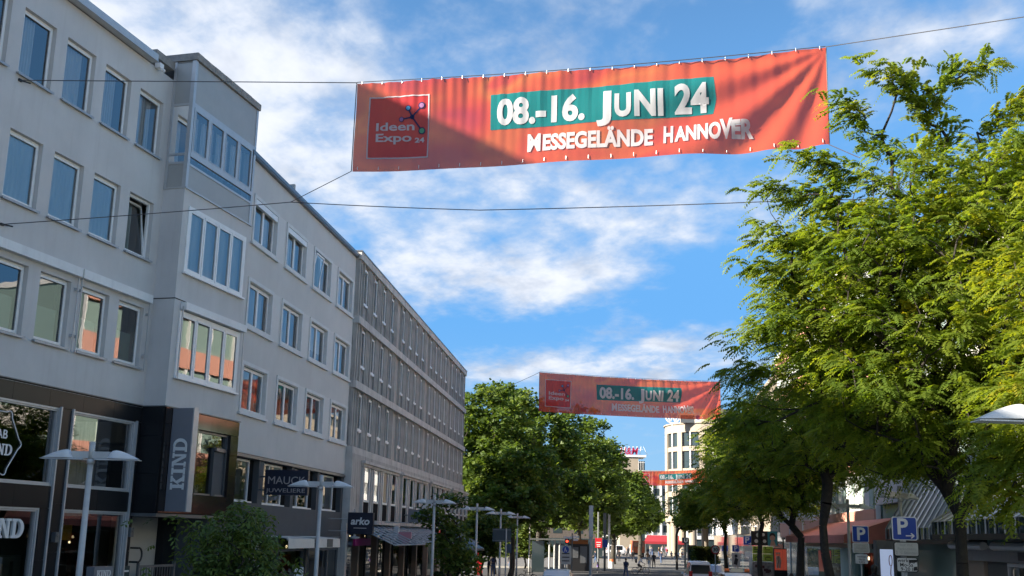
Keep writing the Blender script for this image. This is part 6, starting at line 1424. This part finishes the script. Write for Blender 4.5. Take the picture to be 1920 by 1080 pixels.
# menu boards, white objects in the young tree
p = at(478, 1025, 24); s = root('white_column_sign', 'white cylindrical sign drum half hidden in the bushy young tree', 'sign', T((p.x, 24, 0))); z1, z0 = zpx(478, 1007, 24), zpx(478, 1031, 24); q = MB(); q.tube([(0, 0, z0), (0, 0, z1)], .085, 14); q.build('drum', M['sign_white'], s); q = MB(); q.tube([(0, 0, 0), (0, 0, z0)], .03, 8); q.build('post', M['steel_pole'], s)
p = at(478, 1075, 23.5); s = root('white_shop_bust', 'white draped torso-like display showing through the young tree', 'display', T((p.x, 23.5, 0))); zc = zpx(478, 1072, 23.5); q = MB(); q.tube([(0, 0, zc - .35), (.02, 0, zc - .1), (.0, 0, zc + .05), (0, 0, zc + .16)], [.15, .16, .12, .05], 12); q.build('torso', M['sign_white'], s, smooth=True); q = MB(); q.tube([(0, 0, 0), (0, 0, zc - .35)], .03, 8); q.build('stand', M['alu_dark'], s)
p = at(561, 1062, 30); s = root('menu_board', 'small white board standing before the dark shop under the awnings', 'sign', T((p.x, 30, 0))); q = MB(); q.box(-.12, .12, -.02, .02, 1.6, 2.4); q.build('board', M['sign_white'], s); q = MB(); q.tube([(0, .02, 0), (0, .02, 1.6)], .025, 6); q.build('post', M['alu'], s)
p = at(897, 1066, 92); s = root('red_stall', 'dark red standing panel under the young trees', 'panel', T((p.x, 92, 0))); q = MB(); q.box(-.35, .35, -.1, .1, 0, 1.9); q.build('panel', M['sign_red'], s); q = MB(); q.box(-.4, .4, -.15, .15, 0, .1); q.build('foot', M['black'], s)
p = at(868, 1045, 66); s = root('grey_parasol', 'grey café parasol behind the third lamp', 'parasol', T((p.x, 66, 0))); zz = zpx(868, 1008, 66); q = MB(); q.grid([[(r * math.cos(a), r * math.sin(a), z) for a in np.linspace(0, 2 * math.pi, 9)[:-1]] for r, z in ((.02, zz), (.8, zz - .35), (1.3, zz - .62), (1.3, zz - .75))], closed=True); q.build('canopy', M['alu_dark'], s); q = MB(); q.tube([(0, 0, 0), (0, 0, zz)], .03, 6); q.build('pole', M['alu'], s)
# ---------------------------------------------------------------- vehicles
def car(label, x, Y, rot, L, W, H, paint, kind='car', roof_bar=False, cat='car', plate_txt=True):
    """lofted body; local +x is the nose"""
    c = root('parked_car' if kind != 'van' else 'van', label, cat, T((x, Y, 0)) @ RZ(rot))
    hw, r = W / 2, .32
    if kind == 'van':   st = [(-.50, .30, .95, .96), (-.495, .3, 1.0, H - .12), (-.46, .3, 1.02, H), (-.1, .28, 1.02, H + .02), (.20, .28, 1.0, H - .03), (.36, .28, .98, 1.05), (.46, .3, .88, .92), (.50, .34, .62, .66)]
    else:               st = [(-.50, .34, .70, .72), (-.485, .3, .92, .96), (-.43, .3, .96, 1.05), (-.33, .28, .97, H - .06), (-.12, .28, .97, H), (.06, .28, .96, H - .03), (.20, .28, .94, .99), (.40, .3, .84, .87), (.49, .32, .68, .70), (.50, .38, .55, .56)]
    rows = []
    for (fx_, zb, zbelt, zt) in st:
        ty = hw * (.985 if abs(fx_) < .42 else .90); tw = ty * (.78 if zt > zbelt + .12 else .92)
        half = [(ty * .90, zb), (ty, zb + (zbelt - zb) * .35), (ty * .995, zbelt - .04), (ty * .965, zbelt), (tw, max(zt - .05, zbelt + .003)), (tw * .86, max(zt, zbelt + .006)), (0, max(zt + .02, zbelt + .01))]
        rows.append([(fx_ * L, y, z) for y, z in half] + [(fx_ * L, -y, z) for y, z in reversed(half[:-1])])
    q = MB(); q.grid(rows); q.face(rows[0]); q.face(rows[-1][::-1]); q.grid([[(p[0], p[1] * .9, .29) for p in (rows[k][0], rows[k][-1])] for k in range(len(rows))])
    body = q.build('body', paint, c, smooth=True)
    try: body.data.set_sharp_from_angle(angle=rad(38))
    except Exception: pass
    # glass set just proud of the greenhouse faces
    def glass(name, quad, sh=.9):
        cen = sum((Vector(p) for p in quad), Vector()) / 4; n = (Vector(quad[1]) - Vector(quad[0])).cross(Vector(quad[3]) - Vector(quad[0])).normalized()
        if n.dot(cen - Vector((0, 0, .8))) < 0: n = -n
        q = MB(); q.face([cen + (Vector(p) - cen) * sh + n * .012 for p in quad]); return q.build(name, M['car_glass'], c)
    g0, g1 = (1, 4) if kind == 'van' else (3, 5); N = 13
    for k in range(g0, g1):
        for a, b in ((3, 4), (N - 4, N - 5)): glass('side_window', [rows[k][a], rows[k + 1][a], rows[k + 1][b], rows[k][b]], .88)
    w0 = (4, 5) if kind == 'van' else (5, 6); glass('windscreen', [rows[w0[1]][4], rows[w0[1]][N - 5], rows[w0[0]][N - 5], rows[w0[0]][4]], .92)
    if kind == 'van': quad = [(-.5 * L - .004, -hw * .74, 1.12), (-.5 * L - .004, hw * .74, 1.12), (-.493 * L, hw * .70, H - .2), (-.493 * L, -hw * .70, H - .2)]
    else: quad = [rows[2][4], rows[2][N - 5], rows[3][N - 5], rows[3][4]]
    glass('rear_window', quad, .96)
    ty = MB(); ty.tube([(0, -.11, 0), (0, .11, 0)], r, 20); tym = ty.mesh('tyre', [M['rubber']]); rm = MB(); rm.disc(0, 0, r * .62, -.118, .118, 0, 14); rmm = rm.mesh('rim', [M['alu']])
    for sx in (-.31, .30):
        for sy in (-1, 1):
            w = link('wheel', tym, c, (sx * L, sy * (hw - .10), r)); link('rim', rmm, w)
    for sy in (-1, 1):
        q = MB(); zl = .72 if kind != 'van' else .85; q.box(-.503 * L, -.47 * L, sy * hw * .72 - .12, sy * hw * .72 + .12, zl, zl + (.16 if kind != 'van' else .45)); q.build('tail_lamp', M['tail'], c)
        q = MB(); q.box(.46 * L, .495 * L, sy * hw * .68 - .15, sy * hw * .68 + .15, .62, .76); q.build('headlight', M['sign_white'], c)
        q = MB(); q.box(.17 * L, .21 * L, sy * (hw + .10) - .09, sy * (hw + .10) + .09, 1.0, 1.16); q.build('wing_mirror', paint, c)
    q = MB(); q.box(-.507 * L, -.5 * L, -.26, .26, .62, .73); q.build('number_plate', M['sign_white'], c)
    q = MB(); q.box(-.508 * L, -.47 * L, -hw * .9, hw * .9, .30, .48); q.box(.47 * L, .506 * L, -hw * .9, hw * .9, .30, .46); q.build('bumper', M['black'], c)
    if roof_bar:
        q = MB(); q.box(-.36 * L, -.30 * L, -.62, .62, H + .02, H + .06); q.build('light_bar', M['alu_dark'], c)
        for sy in (-1, 1): q = MB(); q.tube([(-.33 * L, sy * .5 - .12, H + .14), (-.33 * L, sy * .5 + .12, H + .14)], .09, 10); q.build('beacon', M['amber'], c)
        q = MB(); q.box(-.35 * L, -.31 * L, -.28, .28, H + .06, H + .24); q.build('roof_sign', mat('cream_sign', (.65, .55, .38), .5), c)
    return c
UP = math.pi / 2
p = at(1318, 1060, 74); car('white van seen from behind with a broad dark rear window', p.x, 76, UP - .10, 4.7, 1.86, 1.93, M['car_white'], 'van', cat='van')
p = at(1388, 1066, 54); car('white service car with amber beacons and a cream sign on its roof', p.x, 55.5, UP - .11, 4.4, 1.86, 1.80, M['car_white'], 'van', True)
p = at(1049, 1068, 60); car('white parked car, the rear one of the overlapping pair at the bottom', p.x, 61, UP - .12, 4.5, 1.82, 1.62, M['car_white'])
p = at(1030, 1074, 53); car('silver parked car in front of the white one at the bottom', p.x, 53, UP - .12, 4.4, 1.8, 1.50, M['car_silver'])
p = at(985, 1079, 47); car('dark blue parked car nearest at the bottom, left of the silver one', p.x, 47, UP - .12, 4.3, 1.8, 1.48, mat('dark_blue_car_paint', (.02, .025, .04), .2))
p = at(1347, 1068, 84); car('small grey car just right of the white van', p.x, 86, UP - .10, 4.1, 1.75, 1.52, M['car_silver'])
p = at(1530, 1075, 55); car('pale car parked behind the leaning tree trunk at the shop kerb', p.x, 56, UP - .13, 4.3, 1.78, 1.55, M['car_white'])
p = at(1168, 1030, 205); car('small white delivery van by the orange truck at the far end', p.x, 215, 0.1, 4.8, 1.9, 2.0, M['car_white'], 'van', cat='van')
# orange box truck seen from behind
p = at(1198, 1025, 200); tk = root('orange_truck', 'orange box truck seen from behind on the far square', 'truck', T((p.x, 200, 0)))
q = MB(); q.box(-1.1, 1.1, 0, 4.2, .8, 3.0); q.build('box_body', M['orange'], tk); q = MB(); q.box(-1.05, 1.05, 4.25, 5.8, .5, 2.3); q.build('cab', M['car_white'], tk); q = MB(); q.box(-1.0, 1.0, 0.1, 5.6, .42, .79); q.build('chassis', M['black'], tk)
for sx in (-.5, .5): q = MB(); q.box(sx - .42, sx + .42, -.05, -.001, 1.9, 2.75); q.build('rear_door_window', mat('pale_orange', (.5, .2, .1), .5), tk)
for yy in (.8, 4.9):
    for sx in (-.9, .9): q = MB(); q.tube([(sx - .14, yy, .42), (sx + .14, yy, .42)], .42, 16); q.build('wheel', M['rubber'], tk)

# ---------------------------------------------------------------- people
def figure(pose, h=1.75):
    """one skinned body; returns mesh with zones 0 skin 1 top 2 trousers 3 shoes"""
    J = {}
    def P(n, x, y, z, r): J[n] = (Vector((x, y, z)), r)
    # local: faces +y
    hip = .93; lean = pose.get('lean', 0)
    P('pelvis', 0, 0, hip, .145); P('waist', 0, .02 + lean * .3, hip + .16, .125); P('chest', 0, .02 + lean * .75, hip + .36, .155); P('neck', 0, .02 + lean, hip + .54, .058); P('head', 0, .05 + lean * 1.1, hip + .66, .095); P('crown', 0, .04 + lean * 1.1, hip + .76, .075)
    E_ = [('pelvis', 'waist', 1), ('waist', 'chest', 1), ('chest', 'neck', 1), ('neck', 'head', 0), ('head', 'crown', 0)]
    P('nose', 0, .16 + lean * 1.1, hip + .66, .014); E_.append(('head', 'nose', 0))
    for s, nm in ((-1, 'l'), (1, 'r')):
        k = pose['legs'][0 if s < 0 else 1]   # (knee y, knee z, ankle y, ankle z)
        P('hip' + nm, s * .09, 0, hip - .05, .105); P('knee' + nm, s * .10, k[0], k[1], .068); P('ankle' + nm, s * .10, k[2], k[3], .046); P('toe' + nm, s * .12, k[2] + .17, max(.03, k[3] - .05), .038)
        E_ += [('pelvis', 'hip' + nm, 2), ('hip' + nm, 'knee' + nm, 2), ('knee' + nm, 'ankle' + nm, 2), ('ankle' + nm, 'toe' + nm, 3)]
        a = pose['arms'][0 if s < 0 else 1]   # elbow (x,y,z), wrist (x,y,z)
        P('sh' + nm, s * .19, .01 + lean * .85, hip + .46, .062); P('el' + nm, s * a[0], a[1], a[2], .045); P('wr' + nm, s * a[3], a[4], a[5], .030)
        E_ += [('chest', 'sh' + nm, 1), ('sh' + nm, 'el' + nm, 1), ('el' + nm, 'wr' + nm, 1)]
        d = (J['wr' + nm][0] - J['el' + nm][0]).normalized(); side = Vector((0, 1, 0)) if abs(d.y) < .8 else Vector((1, 0, 0)); side = (side - d * side.dot(d)).normalized()
        P('palm' + nm, *(J['wr' + nm][0] + d * .07), .032); E_.append(('wr' + nm, 'palm' + nm, 0))
        for f, (off, ln) in enumerate(((-.028, .065), (-.010, .082), (.010, .078), (.028, .06))):
            b = J['palm' + nm][0] + side * off + d * .02; P(f'k{f}{nm}', *b, .010); P(f't{f}{nm}', *(b + d * ln + Vector((-s * .02, 0, 0))), .008); E_ += [('palm' + nm, f'k{f}{nm}', 0), (f'k{f}{nm}', f't{f}{nm}', 0)]
        P('th' + nm, *(J['wr' + nm][0] + d * .06 + side * .055), .010); E_.append(('wr' + nm, 'th' + nm, 0))
    names = list(J); idx = {n: i for i, n in enumerate(names)}
    me = bpy.data.meshes.new('person'); me.from_pydata([J[n][0] for n in names], [(idx[a], idx[b]) for a, b, _ in E_], []); ob = bpy.data.objects.new('person', me); COL.objects.link(ob)
    sk = ob.modifiers.new('skin', 'SKIN'); sk.use_smooth_shade = True; sk.branch_smoothing = .4
    for i, n in enumerate(names): v = me.skin_vertices[0].data[i]; v.radius = (J[n][1], J[n][1]); v.use_root = (i == 0)
    sb = ob.modifiers.new('sub', 'SUBSURF'); sb.levels = 1; sb.render_levels = 1
    dg = bpy.context.evaluated_depsgraph_get(); dg.update(); out = bpy.data.meshes.new_from_object(ob.evaluated_get(dg)); bpy.data.objects.remove(ob)
    out.materials.clear()
    for _ in range(4): out.materials.append(M['skin'])
    segs = [(J[a][0], J[b][0], m, a) for a, b, m in E_]; sc = h / 1.75
    for p in out.polygons:
        c = p.center; best, bm = 9, 1
        for a, b, m, nm in segs:
            t = max(0, min(1, (c - a).dot(b - a) / max(1e-6, (b - a).length_squared))); d = (c - a - (b - a) * t).length
            if d < best: best, bm = d, m
        p.material_index = bm; p.use_smooth = True
    for v in out.vertices: v.co *= sc
    hm = J['head'][0] * sc
    return out, hm
LEG_W = ((.22, .52, .28, .10), (-.05, .50, -.32, .16)); LEG_W2 = ((-.02, .50, -.25, .13), (.16, .52, .20, .09)); LEG_S = ((.02, .49, 0, .08), (.02, .49, 0, .08))
ARM_D = ((.25, -.05, 1.15, .24, .06, .92), (.25, .08, 1.15, .24, .22, .95)); ARM_W = ((.24, -.16, 1.17, .22, -.10, .93), (.24, .14, 1.16, .20, .30, 1.02))
POSES = {'stride': dict(legs=LEG_W, arms=ARM_W, lean=.03), 'step': dict(legs=LEG_W2, arms=ARM_W[::-1], lean=.02), 'stand': dict(legs=LEG_S, arms=ARM_D), 'phone': dict(legs=LEG_S, arms=((.25, 0, 1.15, .10, .28, 1.22), ARM_D[1])),
         'cycle': dict(legs=((.36, .72, .22, .42), (.30, .60, .06, .26)), arms=((.22, .34, 1.13, .24, .56, 1.03), (.22, .34, 1.13, .24, .56, 1.03)), lean=.26),
         'sit': dict(legs=((.42, .90, .45, .48), (.42, .90, .45, .48)), arms=((.25, .08, 1.15, .14, .30, 1.02), (.25, .08, 1.15, .14, .30, 1.02)))}
FIG = {k: figure(v) for k, v in POSES.items()}
def hair_mesh(hm, long=False):
    rows = []
    for k in range(6):
        a = .06 + k * (1.75 if not long else 2.2) / 5
        rows.append([(hm.x + .108 * math.sin(a) * math.cos(b), hm.y - .012 + .118 * math.sin(a) * math.sin(b) * (1 if math.sin(b) < .2 else .80), hm.z + .045 + .125 * math.cos(a) - (.05 if long and k == 5 else 0)) for b in np.linspace(0, 2 * math.pi, 13)[:-1]])
    q = MB(); q.grid(rows, closed=True); q.face(rows[0]); return q.mesh('hair', [M['hair']], True)
HAIR = {(k, l): hair_mesh(FIG[k][1], l) for k in FIG for l in (0, 1)}
HM_ = [M['hair'], mat('hair_brown', (.10, .055, .03), .6), mat('hair_fair', (.35, .24, .12), .6), mat('hair_grey', (.3, .3, .3), .6)]
def person(label, x, Y, rot, pose='stand', top='black', legs='denim', hair=0, long=0, z=0.0, s=1.0, group=None, bag=None):
    o = link('person', FIG[pose][0]); o.location = (x, Y, z); o.rotation_euler = (0, 0, rot); o.scale = (s, s, s); tag(o, label, 'person', group)
    for i, m in enumerate((M['skin'], CL[top], CL[legs], M['shoe'])): o.material_slots[i].link = 'OBJECT'; o.material_slots[i].material = m
    h = link('hair', HAIR[(pose, long)], o); h.material_slots[0].link = 'OBJECT'; h.material_slots[0].material = HM_[hair]
    if bag:
        q = MB(); q.prism([(-.15, 1.05), (.15, 1.05), (.16, 1.3), (.11, 1.45), (-.11, 1.45), (-.16, 1.3)], -.30, -.13); q.build('backpack', CL[bag], o)
    return o
def gp(px, py):
    d = ray(px, py); t = -CAM_Z / d.z; return d.x * t, d.y * t
AWAY, TOWARD, LEFT, RIGHT = 0.0, math.pi, math.pi / 2, -math.pi / 2
# cyclist and bicycle
bxp, byp = at(1201, 1079, 104).x, 104
bk = root('bicycle', 'black bicycle being ridden to the right across the street', 'bicycle', T((bxp, byp, 0)) @ RZ(-math.pi / 2))
q0 = MB(); q0.tube([(0, .33 * math.cos(a), .33 * math.sin(a)) for a in np.linspace(0, 2 * math.pi, 25)], .024, 6, cap=False); tyre = q0.mesh('wheel', [M['rubber']])
q0 = MB()
for k in range(8): a = math.pi * k / 8; q0.tube([(0, -.31 * math.cos(a), -.31 * math.sin(a)), (0, .31 * math.cos(a), .31 * math.sin(a))], .004, 3)
spk = q0.mesh('spokes', [M['alu']])
for yy in (-.52, .54): w = link('wheel', tyre, bk, (0, yy, .345)); link('spokes', spk, w)
q = MB(); q.tube([(0, -.10, .32), (0, -.22, .85)], .02, 6); q.tube([(0, -.20, .80), (0, .40, .84)], .02, 6); q.tube([(0, -.10, .32), (0, .42, .72)], .022, 6); q.tube([(0, -.10, .32), (0, -.52, .345)], .014, 5); q.tube([(0, -.21, .8), (0, -.52, .345)], .012, 5); q.tube([(0, .38, .95), (0, .54, .345)], .018, 6); q.build('frame', M['black'], bk)
q = MB(); q.tube([(-.26, .50, 1.02), (-.1, .42, 1.0), (.1, .42, 1.0), (.26, .50, 1.02)], .014, 6); q.tube([(0, .40, .9), (0, .42, 1.0)], .016, 6); q.build('handlebar', M['black'], bk)
q = MB(); q.prism([(-.10, .88), (.10, .88), (.06, .93), (-.06, .93)], -.36, -.08); q.build('saddle', M['black'], bk)
q = MB(); q.tube([(-.1, -.1, .32), (.1, -.1, .32)], .02, 6); q.box(-.16, -.06, .02, .12, .42, .45); q.box(.06, .16, -.12, -.02, .22, .25); q.build('pedals', M['alu_dark'], bk)
o = person('cyclist in a white shirt with a dark backpack riding a black bicycle', bxp, byp, -math.pi / 2, 'cycle', 'white', 'black', 0, 0, 0.0, bag='black'); o.location.x = bxp - .22; o.location.z = .04
x, y = gp(1174, 1086); person('pedestrian in a dark jacket and jeans walking beside the cyclist, back turned', x, y, .2, 'stride', 'navy', 'denim', 1)
def pp(px, feet, label, rot=0.0, pose='stand', top='black', legs='black', hair=0, long=0, s=1.0, bag=None, group=None):
    x, y = gp(px, feet); return person(label, x, y, rot, pose, top, legs, hair, long, 0.0, s, group, bag)
pp(1099, 1059, 'woman in a beige top and pale jeans by the kiosk', AWAY, 'stand', 'beige', 'light_denim', 1, 1)
pp(1117, 1057, 'person in dark blue behind the slate pole', LEFT, 'step', 'navy', 'denim')
pp(1120, 1075, 'person in a violet and white outfit with a pushcart in the road', RIGHT, 'phone', 'violet', 'grey', 1, 1, .62)
pp(1161, 1053, 'pedestrian dressed all in black at the left of the square', TOWARD, 'stand', 'black', 'black')
pp(1175, 1049, 'pedestrian with pale top walking in the left crowd', TOWARD, 'stride', 'grey', 'black', 1)
pp(1187, 1053, 'tall pedestrian in a black coat alone in the middle of the square', AWAY, 'stride', 'black', 'black', 0)
pp(1214, 1058, 'pedestrian in a brown coat left of the child-sized walker', AWAY, 'step', 'brown', 'black', 1)
pp(1218, 1065, 'short pedestrian in grey top and pale jeans', AWAY, 'step', 'grey', 'light_denim', 1, 1, .88)
pp(1226, 1065, 'pedestrian in a black top and trousers at the front of the right crowd', AWAY, 'stride', 'black', 'black', 0, 0, 1.05)
pp(1240, 1057, 'pedestrian in dark jeans with arms down, right of the front walkers', TOWARD, 'step', 'navy', 'denim', 0)
x, y = gp(1190, 1046)
rng = np.random.default_rng(91)
tops = ['black', 'navy', 'grey', 'white', 'brown', 'red', 'pale_blue', 'violet', 'beige']; hd_ = {'black': 'black', 'navy': 'navy', 'grey': 'grey', 'white': 'white', 'brown': 'brown', 'red': 'red', 'pale_blue': 'pale blue', 'beige': 'beige', 'violet': 'violet'}
for k in range(26):
    px = float(rng.uniform(1150, 1180)) if k < 9 else float(rng.uniform(1211, 1252)); ft = float(rng.uniform(1034, 1045)); t = tops[k % 9]; lg = ['black', 'denim', 'grey'][k // 9]
    side = 'left' if k < 9 else 'right'
    pp(px, ft, f'distant pedestrian in a {hd_[t]} top and {lg} trousers in the {side} far crowd', float(rng.uniform(0, 6.28)), ['stand', 'stride', 'step'][int(rng.integers(0, 3))], t, lg, int(rng.integers(0, 4)), int(rng.integers(0, 2)), float(rng.uniform(.94, 1.06)), group='distant crowd on the square')
pp(924, 1082, 'man in a navy jacket with a white sleeve stripe standing under the lamps', AWAY, 'stand', 'navy', 'denim', 1, 0, 1.05)
pp(915, 1084, 'person in dark clothes beside the man with the white sleeve', RIGHT, 'phone', 'black', 'black')
pp(957, 1073, 'person in blue jeans behind the sign post', TOWARD, 'stand', 'black', 'denim')
pp(996, 1069, 'person in black sitting-height crouch beside the fifth lamp', RIGHT, 'stand', 'black', 'black', 0, 1, .9)
pp(867, 1086, 'person in a pale blue jacket near the box ball', LEFT, 'stand', 'pale_blue', 'white', 2, 1, .95)
pp(1347, 1072, 'woman in a pale yellow top by the road, beside the white van', AWAY, 'stand', 'beige', 'white', 2, 1)
pp(1365, 1070, 'person in a white top below the parking sign', AWAY, 'step', 'white', 'light_denim', 2, 1)
x = at(1484, 1070, 58).x; person('person in a pale grey hoodie before the thick tree trunk', x, 58, AWAY, 'stand', 'grey', 'black', 1, 1)
x = at(1640, 1070, 33.5).x; person('dark-haired person in black at the bottom edge left of the light box', x, 33.5, AWAY, 'stand', 'black', 'black', 0, 1, 1.02)
for k, (px, t) in enumerate(((1267, 'black'), (1272, 'white'), (1279, 'red'), (1259, 'grey'))):
    x, y = gp(px, 1047); person(f'person in {hd_[t]} sitting on the low bench by the station post', x, y, TOWARD, 'sit', t, 'black', k % 4, k % 2, -.42)
x, y = gp(1268, 1047.5); b = root('stone_bench', 'low dark bench with people sitting in front of the round tower', 'bench', T((x, y + .25, 0))); q = MB(); q.box(-2.2, 1.6, -.2, .25, .36, .45); q.build('seat', M['slate_pole'], b)
for k in (-1.9, -.3, 1.3): q = MB(); q.box(k - .12, k + .12, -.18, .22, 0, .355); q.build('leg', M['concrete_lt'], b)
# parked bicycles on the left pavement
for px, Y, lb in ((880, 72, 'parked bicycle by the pale planter at the left'), (990, 78, 'parked bicycle with white mudguards by the sixth lamp')):
    x = at(px, 1060, Y).x; c = copy_tree(bk); c.location = (x, Y, 0); c.rotation_euler = (0, 0, .5 + px * .01); c['label'] = lb
